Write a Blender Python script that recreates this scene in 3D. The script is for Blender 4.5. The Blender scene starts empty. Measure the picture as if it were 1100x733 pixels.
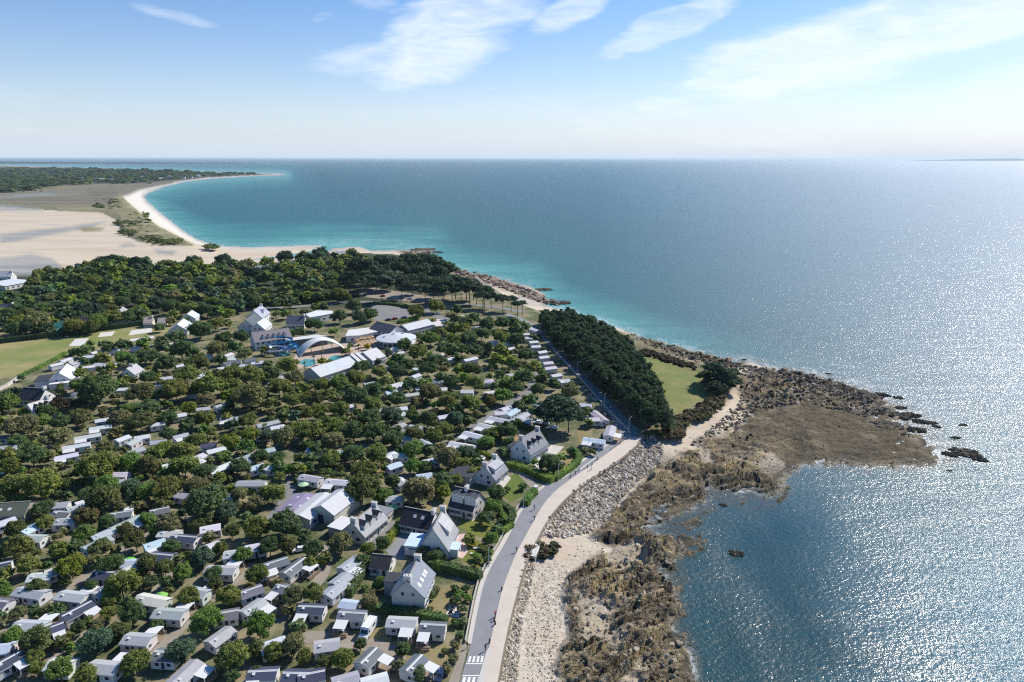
import bpy, math, random
import numpy as np

# ---------------------------------------------------------------- camera, sky, sun, exposure
SC = bpy.context.scene
COL = SC.collection
H, PITCH, F = 110.0, math.radians(15.0), 733.0
SUN_AZ, SUN_EL = math.radians(51), math.radians(42)
HAZE = 2.4e-5
cam = bpy.data.cameras.new('camera')
cam.sensor_width = 36; cam.lens = 36 * F / 1100; cam.clip_end = 300000; cam.clip_start = 1
camo = bpy.data.objects.new('camera', cam); COL.objects.link(camo)
camo.location = (0, 0, H); camo.rotation_euler = (math.pi / 2 - PITCH, 0, 0)
SC.camera = camo
SC.view_settings.view_transform = 'Standard'; SC.view_settings.look = 'None'
SC.view_settings.exposure = 0.5; SC.view_settings.gamma = 1
SC.cycles.use_denoising = False
SC.cycles.max_bounces = 5; SC.cycles.diffuse_bounces = 3; SC.cycles.glossy_bounces = 2
SC.cycles.transparent_max_bounces = 6; SC.cycles.volume_bounces = 0
SC.cycles.sample_clamp_indirect = 4
SC.cycles.use_adaptive_sampling = True; SC.cycles.adaptive_threshold = 0.01
SC.cycles.pixel_filter_type = 'BLACKMAN_HARRIS'; SC.cycles.filter_width = 1.2

sun = bpy.data.lights.new('sun', 'SUN'); sun.energy = 4.3; sun.angle = math.radians(0.5); sun.color = (1, .955, .88)
suno = bpy.data.objects.new('sun', sun); COL.objects.link(suno)
suno.rotation_euler = (math.pi / 2 - SUN_EL, 0, math.pi - SUN_AZ)
suno.location = (0, 0, 300)

W = bpy.data.worlds.new('World'); SC.world = W; W.use_nodes = True
nt = W.node_tree; N = nt.nodes; LK = nt.links
for n in list(N): N.remove(n)
def wn(t, **k):
    n = N.new(t)
    for a, b in k.items(): setattr(n, a, b)
    return n
def wmath(op, a, b=None, c=None, clamp=False):
    n = wn('ShaderNodeMath', operation=op); n.use_clamp = clamp
    for i, v in enumerate((a, b, c)):
        if v is None: continue
        if isinstance(v, (int, float)): n.inputs[i].default_value = v
        else: LK.new(v, n.inputs[i])
    return n.outputs[0]
sky = wn('ShaderNodeTexSky', sky_type='NISHITA', sun_disc=False)
sky.sun_elevation = SUN_EL; sky.sun_rotation = SUN_AZ
sky.altitude = 0; sky.air_density = 1.0; sky.dust_density = 0.25; sky.ozone_density = 3.0
bg = wn('ShaderNodeBackground'); bg.inputs[1].default_value = 0.106
# cirrus: noise in the plane of a high cloud deck (direction / elevation), in a few patches of the sky
tc = wn('ShaderNodeTexCoord'); sep = wn('ShaderNodeSeparateXYZ'); LK.new(tc.outputs['Generated'], sep.inputs[0])
zz = wmath('MAXIMUM', sep.outputs[2], 0.02)
cx = wmath('DIVIDE', sep.outputs[0], zz); cy = wmath('DIVIDE', sep.outputs[1], zz)
comb = wn('ShaderNodeCombineXYZ'); LK.new(sep.outputs[0], comb.inputs[0]); LK.new(wmath('MULTIPLY', sep.outputs[2], 2.3), comb.inputs[1]); LK.new(sep.outputs[1], comb.inputs[2])
def wnoise(scale, detail, rough, rot, sx, sy, dist=0.0):
    m = wn('ShaderNodeMapping'); m.inputs['Rotation'].default_value = (0, 0, rot); m.inputs['Scale'].default_value = (sx, sy, 1)
    LK.new(comb.outputs[0], m.inputs[0])
    n = wn('ShaderNodeTexNoise'); n.inputs['Scale'].default_value = scale; n.inputs['Detail'].default_value = detail
    n.inputs['Roughness'].default_value = rough; n.inputs['Distortion'].default_value = dist
    LK.new(m.outputs[0], n.inputs['Vector']); return n.outputs[0]
SKYP = [  # centre (px, py) in degrees of sky, half widths, tilt, strength
    (468, 42, 105, 40, 20, 1.1), (390, 62, 75, 22, 8, .85), (610, 14, 50, 14, 25, .95), (712, 32, 75, 15, 20, .95),
    (905, 50, 210, 34, 13, 1.15), (930, 60, 340, 50, 12, .55), (1000, 135, 420, 34, 2, .5), (560, 100, 300, 40, 5, .3), (1010, 30, 150, 34, 12, 1.05), (1120, 75, 80, 26, 10, .8), (192, 18, 40, 7, -10, .8), (545, 90, 30, 8, 20, .45),
    (345, 20, 16, 6, 20, .5), (400, 3, 30, 8, 0, .6), (300, 27, 10, 3, 0, .4), (60, 105, 160, 14, -3, .22), (1000, 105, 220, 18, 6, .45), (240, 118, 260, 12, 3, .12)]
n1 = wnoise(5.5, 9, .66, -.35, .8, 1.7, .5)
n2 = wnoise(17, 6, .7, -.5, .7, 1.7, .9)
nlow = wnoise(3.2, 5, .6, -.3, .8, 1.3, .8)
tot = None
def px_dir(px, py):
    a, b = (px - 550) / F, (366.5 - py) / F
    v = np.array([a, math.cos(PITCH) + b * math.sin(PITCH), -math.sin(PITCH) + b * math.cos(PITCH)])
    return v / np.linalg.norm(v)
for (px, py, hw, hh, tilt, st) in SKYP:
    d = px_dir(px, py); e = np.array([d[1], -d[0], 0]); e /= np.linalg.norm(e); u = np.cross(e, d)
    c, s = math.cos(math.radians(tilt)), math.sin(math.radians(tilt))
    ax = (e * c + u * s) * F / hw; ay = (u * c - e * s) * F / hh
    def dot(v):
        n = wn('ShaderNodeVectorMath', operation='DOT_PRODUCT'); LK.new(tc.outputs['Generated'], n.inputs[0])
        n.inputs[1].default_value = tuple(v); return n.outputs['Value']
    q = wmath('ADD', wmath('POWER', wmath('ABSOLUTE', dot(ax)), 2.0), wmath('POWER', wmath('ABSOLUTE', dot(ay)), 2.0))
    q = wmath('ADD', q, wmath('ADD', wmath('MULTIPLY', wmath('SUBTRACT', nlow, .5), 3.6), wmath('MULTIPLY', wmath('SUBTRACT', n1, .5), 3.4)))
    g = wmath('MULTIPLY', wmath('SUBTRACT', 1.2, q, clamp=True), st)
    front = wmath('GREATER_THAN', dot(d), 0.3)
    g = wmath('MULTIPLY', g, front)
    tot = g if tot is None else wmath('MAXIMUM', tot, g)
nn = wmath('ADD', wmath('MULTIPLY', n1, .7), wmath('MULTIPLY', n2, .3))
cl = wmath('ADD', nn, wmath('SUBTRACT', wmath('MULTIPLY', tot, .37), .595))
cl = wmath('MULTIPLY', cl, 2.3, clamp=True)
cl = wmath('MULTIPLY', wmath('POWER', cl, 1.15), .88)
# thick pale air low over the sea: the sky whitens towards the horizon
low = wmath('POWER', 2.718, wmath('MULTIPLY', wmath('MAXIMUM', sep.outputs[2], 0.0), -11.5))
low = wmath('MULTIPLY', low, .95)
mixh = wn('ShaderNodeMix', data_type='RGBA')
LK.new(low, mixh.inputs['Factor']); hs = wn('ShaderNodeHueSaturation'); hs.inputs['Saturation'].default_value = 1.32; hs.inputs['Value'].default_value = .93; LK.new(sky.outputs[0], hs.inputs['Color'])
tn = wn('ShaderNodeMix', data_type='RGBA', blend_type='MULTIPLY'); tn.inputs['Factor'].default_value = 1; LK.new(hs.outputs[0], tn.inputs['A']); tn.inputs['B'].default_value = (1.06, .93, 1.0, 1)
LK.new(tn.outputs['Result'], mixh.inputs['A']); mixh.inputs['B'].default_value = (4.2, 5.15, 6.3, 1)
mixc = wn('ShaderNodeMix', data_type='RGBA')
LK.new(cl, mixc.inputs['Factor']); LK.new(mixh.outputs['Result'], mixc.inputs['A']); mixc.inputs['B'].default_value = (6.9, 7.3, 7.9, 1)
LK.new(mixc.outputs['Result'], bg.inputs[0])
wo = wn('ShaderNodeOutputWorld'); LK.new(bg.outputs[0], wo.inputs[0])

# ---------------------------------------------------------------- picture <-> ground
SP, CP = math.sin(PITCH), math.cos(PITCH)
def G(px, py, z=0.0):
    a, b = (px - 550) / F, (366.5 - py) / F
    dx, dy, dz = a, CP + b * SP, -SP + b * CP
    t = (z - H) / dz
    return np.array([dx * t, dy * t, z])
def Garr(u, v, z):
    a, b = (u - 550) / F, (366.5 - v) / F
    dy, dz = CP + b * SP, -SP + b * CP
    t = (z - H) / dz
    return a * t, dy * t
def proj(x, y, z):
    dz = z - H
    d = y * CP - dz * SP; up = y * SP + dz * CP
    return 550 + F * x / d, 366.5 - F * up / d
def depth_at(py, z=0.0):
    b = (366.5 - py) / F
    return (z - H) / (-SP + b * CP)

# ---------------------------------------------------------------- numpy noise, polygons
def hash2(ix, iy, s):
    h = (ix * 374761393 + iy * 668265263 + s * 974634777) & 0xffffffff
    h = ((h ^ (h >> 13)) * 1274126177) & 0xffffffff
    return ((h ^ (h >> 16)) & 0xffff) / 65535.0
def vnoise(x, y, s=0):
    ix = np.floor(x).astype(np.int64); iy = np.floor(y).astype(np.int64)
    fx = x - ix; fy = y - iy
    fx = fx * fx * fx * (fx * (fx * 6 - 15) + 10); fy = fy * fy * fy * (fy * (fy * 6 - 15) + 10)
    a = hash2(ix, iy, s); b = hash2(ix + 1, iy, s); c = hash2(ix, iy + 1, s); d = hash2(ix + 1, iy + 1, s)
    return (a * (1 - fx) + b * fx) * (1 - fy) + (c * (1 - fx) + d * fx) * fy
def fbm(x, y, o=4, s=0, g=.5):
    t = 0; a = 1; n = 0
    for k in range(o):
        t = t + a * vnoise(x * 2 ** k + 17.3 * k, y * 2 ** k - 9.1 * k, s + k); n += a; a *= g
    return t / n
def ridged(x, y, o=4, s=0):
    t = 0; a = 1; n = 0
    for k in range(o):
        t = t + a * (1 - np.abs(2 * vnoise(x * 2 ** k + 5.3 * k, y * 2 ** k + 3.1 * k, s + k) - 1)); n += a; a *= .5
    return t / n
def inside(P, u, v):
    r = np.zeros(u.shape, bool); n = len(P)
    for i in range(n):
        x1, y1 = P[i]; x2, y2 = P[(i + 1) % n]
        if y1 == y2: continue
        c = ((y1 > v) != (y2 > v)) & (u < (x2 - x1) * (v - y1) / (y2 - y1) + x1)
        r ^= c
    return r
def dist_line(P, u, v, closed=True):
    best = np.full(u.shape, 1e9); n = len(P)
    for i in range(n if closed else n - 1):
        x1, y1 = P[i]; x2, y2 = P[(i + 1) % n]
        dx, dy = x2 - x1, y2 - y1; L2 = dx * dx + dy * dy + 1e-9
        t = np.clip(((u - x1) * dx + (v - y1) * dy) / L2, 0, 1)
        best = np.minimum(best, (u - x1 - t * dx) ** 2 + (v - y1 - t * dy) ** 2)
    return np.sqrt(best)
def sdf(P, u, v):
    d = dist_line(P, u, v); return np.where(inside(P, u, v), d, -d)
def soft(P, u, v, w, wob=None):
    d = sdf(P, u, v)
    if wob is not None: d = d + wob
    return np.clip(d / w * .5 + .5, 0, 1)

# ---------------------------------------------------------------- mesh builder
class MB:
    def __init__(s): s.v = []; s.f = []; s.m = []
    def add(s, vs, fs, m=0):
        o = len(s.v); s.v += [tuple(map(float, p)) for p in vs]; s.f += [tuple(i + o for i in f) for f in fs]; s.m += [m] * len(fs)
    def box(s, x0, x1, y0, y1, z0, z1, m=0):
        s.add([(x0, y0, z0), (x1, y0, z0), (x1, y1, z0), (x0, y1, z0), (x0, y0, z1), (x1, y0, z1), (x1, y1, z1), (x0, y1, z1)],
              [(0, 3, 2, 1), (4, 5, 6, 7), (0, 1, 5, 4), (1, 2, 6, 5), (2, 3, 7, 6), (3, 0, 4, 7)], m)
    def hexa(s, p, m=0):
        s.add(p, [(0, 3, 2, 1), (4, 5, 6, 7), (0, 1, 5, 4), (1, 2, 6, 5), (2, 3, 7, 6), (3, 0, 4, 7)], m)
    def cyl(s, p, q, r, r2=None, n=6, m=0, cap=True):
        p = np.array(p, float); q = np.array(q, float); r2 = r if r2 is None else r2
        d = q - p; d /= np.linalg.norm(d) + 1e-9
        a = np.cross(d, (0, 0, 1) if abs(d[2]) < .9 else (1, 0, 0)); a /= np.linalg.norm(a); b = np.cross(d, a)
        vs = []
        for c, rr in ((p, r), (q, r2)):
            for k in range(n):
                t = 2 * math.pi * k / n; vs.append(c + (a * math.cos(t) + b * math.sin(t)) * rr)
        fs = [(k, (k + 1) % n, n + (k + 1) % n, n + k) for k in range(n)]
        if cap: fs += [tuple(range(n - 1, -1, -1)), tuple(range(n, 2 * n))]
        s.add(vs, fs, m)
    def mesh(s, name, mats):
        me = bpy.data.meshes.new(name); me.from_pydata(s.v, [], s.f)
        for m in mats: me.materials.append(m)
        if s.m: me.polygons.foreach_set('material_index', s.m)
        me.update(); return me
def link(name, data, parent=None, loc=None, rz=0, color=None, scale=None):
    o = bpy.data.objects.new(name, data); COL.objects.link(o)
    if parent is not None: o.parent = parent
    if loc is not None: o.location = loc
    if rz: o.rotation_euler = (0, 0, rz)
    if scale is not None: o.scale = scale
    if color is not None: o.color = (*color[:3], 1)
    return o
def tag(o, label, cat, group=None, kind=None):
    o['label'] = label; o['category'] = cat
    if group: o['group'] = group
    if kind: o['kind'] = kind
    return o
def np_mesh(name, v, f, mats, attrs=None, smooth=False):
    v = np.asarray(v, np.float32); f = np.asarray(f, np.int32)
    me = bpy.data.meshes.new(name); nf, k = f.shape
    me.vertices.add(len(v)); me.vertices.foreach_set('co', v.ravel())
    me.loops.add(nf * k); me.loops.foreach_set('vertex_index', f.ravel())
    me.polygons.add(nf); me.polygons.foreach_set('loop_start', np.arange(0, nf * k, k, dtype=np.int32))
    try: me.polygons.foreach_set('loop_total', np.full(nf, k, np.int32))
    except Exception: pass
    me.polygons.foreach_set('use_smooth', np.full(nf, smooth))
    for m in mats: me.materials.append(m)
    me.update(calc_edges=True)
    for nme, a in (attrs or {}).items():
        a = np.asarray(a, np.float32)
        if a.ndim == 1:
            at = me.attributes.new(nme, 'FLOAT', 'POINT'); at.data.foreach_set('value', a)
        else:
            at = me.attributes.new(nme, 'FLOAT_COLOR', 'POINT'); at.data.foreach_set('color', np.c_[a, np.ones(len(a))].astype(np.float32).ravel())
    return me

# ---------------------------------------------------------------- materials
class NT:
    def __init__(s, name):
        s.m = bpy.data.materials.new(name); s.m.use_nodes = True; s.t = s.m.node_tree
        s.b = s.t.nodes['Principled BSDF']; s.out = s.t.nodes['Material Output']
        s.b.inputs['Specular IOR Level'].default_value = .25
    def n(s, t, **k):
        x = s.t.nodes.new(t)
        for a, b in k.items(): setattr(x, a, b)
        return x
    def set(s, sock, v):
        if isinstance(v, (int, float)): sock.default_value = v
        elif isinstance(v, tuple): sock.default_value = v if len(v) == 4 or sock.type == 'VECTOR' else (*v, 1)
        else: s.t.links.new(v, sock)
    def math(s, op, a, b=0.0, clamp=False):
        x = s.n('ShaderNodeMath', operation=op); x.use_clamp = clamp; s.set(x.inputs[0], a); s.set(x.inputs[1], b); return x.outputs[0]
    def mix(s, f, a, b, mode='MIX'):
        x = s.n('ShaderNodeMix', data_type='RGBA', blend_type=mode); s.set(x.inputs['Factor'], f); s.set(x.inputs['A'], a); s.set(x.inputs['B'], b)
        return x.outputs['Result']
    def attr(s, name):
        x = s.n('ShaderNodeAttribute', attribute_name=name); return x
    def pos(s, obj=False, scale=None, rot=0):
        if obj: o = s.n('ShaderNodeTexCoord').outputs['Object']
        else: o = s.n('ShaderNodeNewGeometry').outputs['Position']
        if scale is not None or rot:
            mp = s.n('ShaderNodeMapping'); s.t.links.new(o, mp.inputs[0]); mp.inputs['Scale'].default_value = scale or (1, 1, 1)
            mp.inputs['Rotation'].default_value = (0, 0, rot); o = mp.outputs[0]
        return o
    def noise(s, scale, detail=3, rough=.55, vec=None, dist=0):
        x = s.n('ShaderNodeTexNoise'); x.inputs['Scale'].default_value = scale; x.inputs['Detail'].default_value = detail
        x.inputs['Roughness'].default_value = rough; x.inputs['Distortion'].default_value = dist
        s.t.links.new(vec if vec is not None else s.pos(), x.inputs['Vector']); return x.outputs[0]
    def ramp(s, f, a, b, c0=(0, 0, 0), c1=(1, 1, 1)):
        x = s.n('ShaderNodeMapRange'); x.clamp = True; s.set(x.inputs[0], f); x.inputs[1].default_value = a; x.inputs[2].default_value = b
        if c0 == (0, 0, 0) and c1 == (1, 1, 1): return x.outputs[0]
        return s.mix(x.outputs[0], c0, c1)
    def bump(s, h, strength, dist):
        x = s.n('ShaderNodeBump'); x.inputs['Strength'].default_value = strength; x.inputs['Distance'].default_value = dist
        s.t.links.new(h, x.inputs['Height']); s.t.links.new(x.outputs[0], s.b.inputs['Normal']); return x
    def base(s, c): s.set(s.b.inputs['Base Color'], c)
def simple(name, col, rough=.7, var=.12, scale=.6, spec=.25, fine=6.0, bump=0):
    t = NT(name); a = t.noise(scale, 4); b = t.noise(fine, 2)
    k = t.math('ADD', t.math('MULTIPLY', t.math('SUBTRACT', a, .5), 2 * var), t.math('MULTIPLY', t.math('SUBTRACT', b, .5), var))
    k = t.math('ADD', k, 1.0)
    src = t.n('ShaderNodeObjectInfo').outputs['Color'] if col is None else col
    t.base(t.mix(1.0, src, t.n('ShaderNodeCombineColor').outputs[0], 'MULTIPLY'))
    cc = [x for x in t.t.nodes if x.bl_idname == 'ShaderNodeCombineColor'][0]
    for i in range(3): t.t.links.new(k, cc.inputs[i])
    t.b.inputs['Roughness'].default_value = rough; t.b.inputs['Specular IOR Level'].default_value = spec
    if bump: t.bump(b, bump, .05)
    return t.m
M = {}
M['wall'] = simple('white_render', None, .8, .07, .5)
M['roof'] = simple('roof_sheet', None, .7, .16, .8, .18)
M['slate'] = simple('slate_roof', None, .75, .22, 1.2, .15, 4)
M['glass'] = simple('window_glass', (.03, .04, .05), .12, .05, 1, .5)
M['white'] = simple('white_paint', (.6, .6, .59), .55, .08, .8)
M['grey'] = simple('grey_paint', (.28, .29, .30), .5, .1)
M['dark'] = simple('dark_paint', (.05, .05, .055), .5, .1)
M['wood'] = simple('weathered_wood', (.26, .2, .14), .8, .2, 1.5)
M['bark'] = simple('bark', (.13, .095, .07), .9, .25, 1.5)
M['stone'] = simple('granite_wall', (.33, .3, .26), .85, .25, 1.2, .2, 2.5)
M['metal'] = simple('galvanised_metal', (.5, .51, .52), .4, .06)
M['obj'] = simple('tinted_surface', None, .6, .12, .7)
M['rubber'] = simple('tyre_rubber', (.03, .03, .03), .8, .1)
M['paint'] = simple('car_paint', None, .25, .03, 1, .5)
M['asphalt'] = simple('asphalt', (.225, .228, .235), .85, .2, .25, .3, 1.2)
M['asphalt2'] = simple('pale_asphalt', (.2, .195, .19), .9, .2, .15, .3, 1.2)
M['track'] = simple('dusty_track', (.27, .235, .19), .95, .25, .2, .2, 1.0)
M['prom'] = simple('beige_promenade', (.53, .46, .385), .9, .14, .3, .2, 1.0)
M['pave'] = simple('pale_paving', (.5, .47, .42), .85, .12, .3)
M['pink'] = simple('pink_paving', (.55, .4, .36), .85, .15, .4)
M['line'] = simple('road_paint', (.72, .72, .7), .7, .15, .7)
M['kerb'] = simple('kerb_stone', (.42, .4, .37), .85, .12, .4)
M['lawn'] = simple('dry_lawn', None, .95, .35, .13, .1, 1.2)
M['pool'] = simple('pool_water', (.06, .3, .3), .15, .1, .3, .5)
M['slab'] = simple('concrete_slab', (.58, .55, .5), .85, .1, .3)
def foliage(name, tint_attr):
    t = NT(name); isl = t.n('ShaderNodeNewGeometry').outputs['Random Per Island']
    big = t.noise(.35, 3)
    if tint_attr: c = t.attr('tint').outputs['Color']
    else: c = t.n('ShaderNodeObjectInfo').outputs['Color']
    k = t.math('ADD', t.math('MULTIPLY', isl, .55), t.math('ADD', .45, t.math('MULTIPLY', big, .6)))
    cc = t.n('ShaderNodeCombineColor')
    for i in range(3): t.t.links.new(k, cc.inputs[i])
    c = t.mix(1.0, c, cc.outputs[0], 'MULTIPLY')
    c = t.mix(t.ramp(isl, .72, 1.0), c, t.mix(1.0, c, (1.35, 1.2, .8), 'MULTIPLY'))
    t.base(c); t.b.inputs['Roughness'].default_value = .62; t.b.inputs['Specular IOR Level'].default_value = .2
    tr = t.n('ShaderNodeBsdfTranslucent'); t.set(tr.inputs[0], t.mix(1.0, c, (1.2, 1.35, .6), 'MULTIPLY'))
    ms = t.n('ShaderNodeMixShader'); ms.inputs[0].default_value = .33
    t.t.links.new(t.b.outputs[0], ms.inputs[1]); t.t.links.new(tr.outputs[0], ms.inputs[2]); t.t.links.new(ms.outputs[0], t.out.inputs[0])
    return t.m
M['leaf'] = foliage('foliage', False); M['leafmass'] = foliage('foliage_mass', True)
def tinted(name, rough=.9):
    t = NT(name); c = t.attr('tint').outputs['Color']; k = t.noise(1.8, 4); k2 = t.noise(9, 2)
    f = t.math('ADD', t.math('MULTIPLY', k, .8), t.math('ADD', .35, t.math('MULTIPLY', k2, .5)))
    cc = t.n('ShaderNodeCombineColor')
    for i in range(3): t.t.links.new(f, cc.inputs[i])
    t.base(t.mix(1.0, c, cc.outputs[0], 'MULTIPLY')); t.b.inputs['Roughness'].default_value = rough
    return t.m
M['rock'] = tinted('boulder_stone')
# ---------------------------------------------------------------- setting: terrain, sea, far land, haze
LAND = [(533, 900), (533, 733), (540, 696), (548, 656), (556, 628), (566, 600), (576, 580), (586, 564), (600, 542), (618, 526), (640, 512), (664, 496), (680, 482),
        (691, 469.5), (702, 468), (712, 464), (726, 461), (745, 452), (766, 442), (780, 430), (786, 416), (790, 403), (772, 393), (745, 388), (720, 379), (700, 372),
        (680, 361), (655, 351), (630, 343), (600, 336), (578, 333), (560, 327), (540, 317), (525, 307), (500, 300), (480, 292), (460, 284), (440, 277), (425, 273),
        (400, 272), (370, 271), (340, 276), (300, 281), (250, 285), (205, 288), (160, 285), (130, 285), (100, 291), (60, 293), (0, 291), (-300, 291), (-1200, 300), (-1200, 900)]
NORTH = [(-1200, 232), (-300, 226), (0, 222), (60, 226), (110, 228), (126, 236), (131, 250), (150, 259), (175, 263), (200, 263.5), (208, 263), (190, 253), (170, 243), (151, 229),
         (137, 217), (131, 211), (136, 206.5), (150, 202.5), (187, 196.5), (187, 195.4), (222, 190.7), (262, 188.4), (288, 187.5), (295, 187), (262, 186.4), (200, 184.4), (100, 181), (0, 178.5), (-300, 177), (-1200, 177)]
SHORE = [(750, 900), (750, 760), (748, 733), (742, 705), (722, 678), (726, 655), (720, 632), (712, 617), (699, 606), (720, 600), (729, 588), (722, 580), (697, 576), (682, 569),
         (704, 563), (736, 547), (760, 537), (756, 518), (775, 524), (800, 528), (836, 526), (842, 508), (862, 498), (905, 497), (960, 498), (1004, 498), (1011, 492), (992, 470), (968, 443), (940, 424),
         (905, 410), (880, 404), (850, 397), (800, 387), (770, 384), (750, 377), (720, 369), (690, 361.5), (670, 353.5), (650, 346), (625, 339), (600, 331), (585, 327), (588, 322), (585, 315),
         (570, 307), (545, 301), (525, 296.5), (500, 292), (480, 284.5), (462, 278), (462, 268), (430, 268), (400, 269), (385, 264.5), (360, 266), (345, 272), (338, 268), (346, 263.5), (325, 263.8), (300, 264.6), (262, 265.5),
         (230, 262.4), (211, 256.5), (196, 247.5), (181, 235.5), (167, 224), (158, 216), (155, 211), (161, 206.8), (176, 200.8), (201, 195), (231, 191.8), (271, 189.3), (304, 188.2),
         (308, 187.6), (300, 186.6), (262, 185.9), (200, 183.9), (100, 180.5), (0, 178), (-300, 176.5), (-1200, 176.5), (-1200, 900)]
CHAN = [(100, 291), (128, 284), (160, 283), (200, 279.5), (260, 277), (300, 273), (330, 269), (350, 266), (370, 268), (345, 273), (300, 281), (250, 285), (205, 288), (150, 288), (110, 294)]
ROCKA = [(788, 402), (840, 391), (905, 406), (966, 440), (1016, 496), (860, 501), (840, 530), (800, 532), (735, 550), (690, 570), (735, 590), (720, 610), (730, 640), (748, 700), (755, 900),
         (602, 900), (600, 720), (612, 690), (606, 650), (612, 618), (636, 604), (652, 590), (636, 578), (655, 552), (690, 520), (708, 497), (722, 500), (735, 488), (752, 476), (795, 462), (806, 444), (792, 422)]
WEED = [(808, 440), (870, 428), (950, 442), (1008, 496), (870, 499), (842, 486), (800, 476)]
ROCKB = [(425, 268), (465, 266), (482, 283), (530, 295), (592, 318), (608, 327), (585, 327), (560, 319), (530, 309), (500, 302), (470, 290), (440, 278)]
ROCKC = [(672, 358), (700, 364), (752, 378), (805, 388), (792, 398), (745, 391), (700, 377)]
BEACH = [(305, 187.5), (262, 188.5), (222, 191), (187, 195.5), (150, 201.5), (136, 206.5), (131, 211), (137, 217), (151, 229), (170, 243), (190, 253), (212, 263), (240, 267), (290, 268), (346, 263.5), (300, 265), (262, 266), (230, 263), (211, 257), (196, 248), (181, 236), (167, 225), (157, 216), (154, 211), (160, 207), (176, 201), (201, 195.3), (231, 192), (271, 189.6)]
RIPA = [(691, 471), (702, 470), (711, 480), (712, 496), (690, 512), (668, 534), (650, 560), (634, 570), (606, 578), (581, 580), (590, 563), (604, 546), (622, 528), (644, 514), (668, 498), (684, 484)]
RIPB = [(567, 602), (574, 612), (569, 640), (562, 664), (557, 700), (555, 745), (535, 745), (543, 696), (551, 656), (559, 628)]
LAWN = [(690, 386), (700, 379), (737, 389), (764, 399), (766, 416), (755, 431), (737, 441), (722, 448), (713, 424), (700, 402)]
FIELD = [(-300, 385), (-60, 368), (0, 368), (50, 364.5), (100, 357), (165, 348), (180, 346), (182, 357), (140, 366), (100, 375), (70, 381), (22, 403), (-60, 414), (-300, 425)]
MARSH = [(-1200, 215), (0, 206), (60, 203), (150, 199), (180, 198), (150, 204), (138, 209), (125, 213), (118, 222), (60, 222), (0, 216), (-1200, 224)]
WET = [[(-300, 208), (0, 211), (40, 207), (92, 207), (95, 209), (50, 211), (0, 214), (-300, 215)], [(-300, 221), (0, 220), (45, 224), (45, 226), (0, 226), (-300, 228)],
       [(-300, 276), (0, 276), (34, 272), (55, 276), (70, 288), (68, 296), (-300, 298)], [(128, 262), (140, 260), (145, 263), (132, 264)], [(165, 267), (190, 268), (185, 273), (170, 271)],
       [(0, 250), (60, 244), (100, 239), (112, 237), (100, 243), (60, 250), (20, 258), (0, 260)]]
def axis(parts):
    out = []
    for a, b, s in parts: out.append(np.arange(a, b, s))
    return np.concatenate(out)
us = axis([(-1500, -160, 30), (-160, 1060, 1.25), (1060, 1400, 30)])
vs = axis([(174.2, 200, .5), (200, 300, .9), (300, 440, .9), (440, 745, .85), (745, 800, 4), (800, 1500, 30)])
UU, VV = np.meshgrid(us, vs)
X, Y = Garr(UU, VV, 0.0)
u0, v0 = proj(X, Y, 0.0); u3, v3 = proj(X, Y, -3.3)
wob = (fbm(X / 9, Y / 9, 4, 3) - .5)
mpp = depth_at(np.minimum(v3, 900)) / F                     # metres per pixel
wpx = np.clip(wob * 10 / mpp * .35, -5, 5)
dl = np.maximum(sdf(LAND, u0, v0), sdf(NORTH, u0, v0))
ds = sdf(SHORE, u3, v3) + wpx * .6
land = dl > 0
sfrac = np.clip(-dl, 0, None) / (np.clip(-dl, 0, None) + np.clip(ds, 0, None) + 1e-6)
rock = np.maximum.reduce([soft(ROCKA, u3, v3, 6, wpx * 1.4), soft(ROCKB, u3, v3, 2.5, wpx), soft(ROCKC, u3, v3, 3, wpx)])
pebble = np.clip(fbm(X / 14, Y / 14, 3, 60) * 2.4 - .9, 0, 1)
sandspots = np.clip((fbm(X / 11, Y / 11, 4, 31) - .53) * 9, 0, 1) * np.clip((v3 - 400) / 40, 0, 1) * .8
weed = soft(WEED, u3, v3, 10, wpx * 2)
rock_r = np.clip(rock - sandspots * (1 - weed) * .75, 0, 1)
c30, s30 = math.cos(.6), math.sin(.6)
xr, yr = X * c30 + Y * s30, -X * s30 + Y * c30
rg = ridged(xr / 10, yr / 4.2, 5, 11); rg2 = fbm(X / 2.2, Y / 2.2, 3, 23); mound = fbm(X / 26, Y / 26, 3, 41)
near = np.clip((v3 - 300) / 60, .25, 1)
z_shelf = -.9 - 3.0 * sfrac ** .8
rg3 = ridged(xr / 4.5 + 3, yr / 1.9, 4, 71)
mnd = 0
for (a, b, r, h) in ((700, 588, 26, 2.4), (716, 586, 12, 1.6), (672, 545, 14, 1.6), (700, 520, 16, 1.8), (722, 500, 10, 1.5), (742, 505, 16, 1.3), (775, 505, 18, 1.5), (800, 505, 20, 1.4), (690, 612, 30, 1.8), (705, 650, 24, 1.8), (665, 640, 28, 1.2), (690, 680, 30, 1.3), (725, 700, 20, 1.2), (655, 690, 30, .9), (760, 470, 10, 1.2), (735, 462, 8, 1.2), (850, 465, 16, 1.2), (870, 470, 14, 1.3), (820, 480, 16, 1.2), (805, 445, 12, .9), (850, 425, 30, .9), (640, 720, 30, .8)):
    mnd = mnd + h * np.exp(-((u3 - a) ** 2 + (1.5 * (v3 - b)) ** 2) / r ** 2)
sw1 = yr / 5.5 + fbm(xr / 16, yr / 9, 4, 81) * 3.2; sw2 = yr / 2.1 - xr / 9 + fbm(xr / 6, yr / 4, 3, 85) * 2.6
ledge = ((1 - (sw1 - np.floor(sw1))) - .5) * 1.9 * fbm(xr / 20, yr / 20, 2, 90) * 1.6 + ((1 - (sw2 - np.floor(sw2))) - .5) * .8
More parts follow.
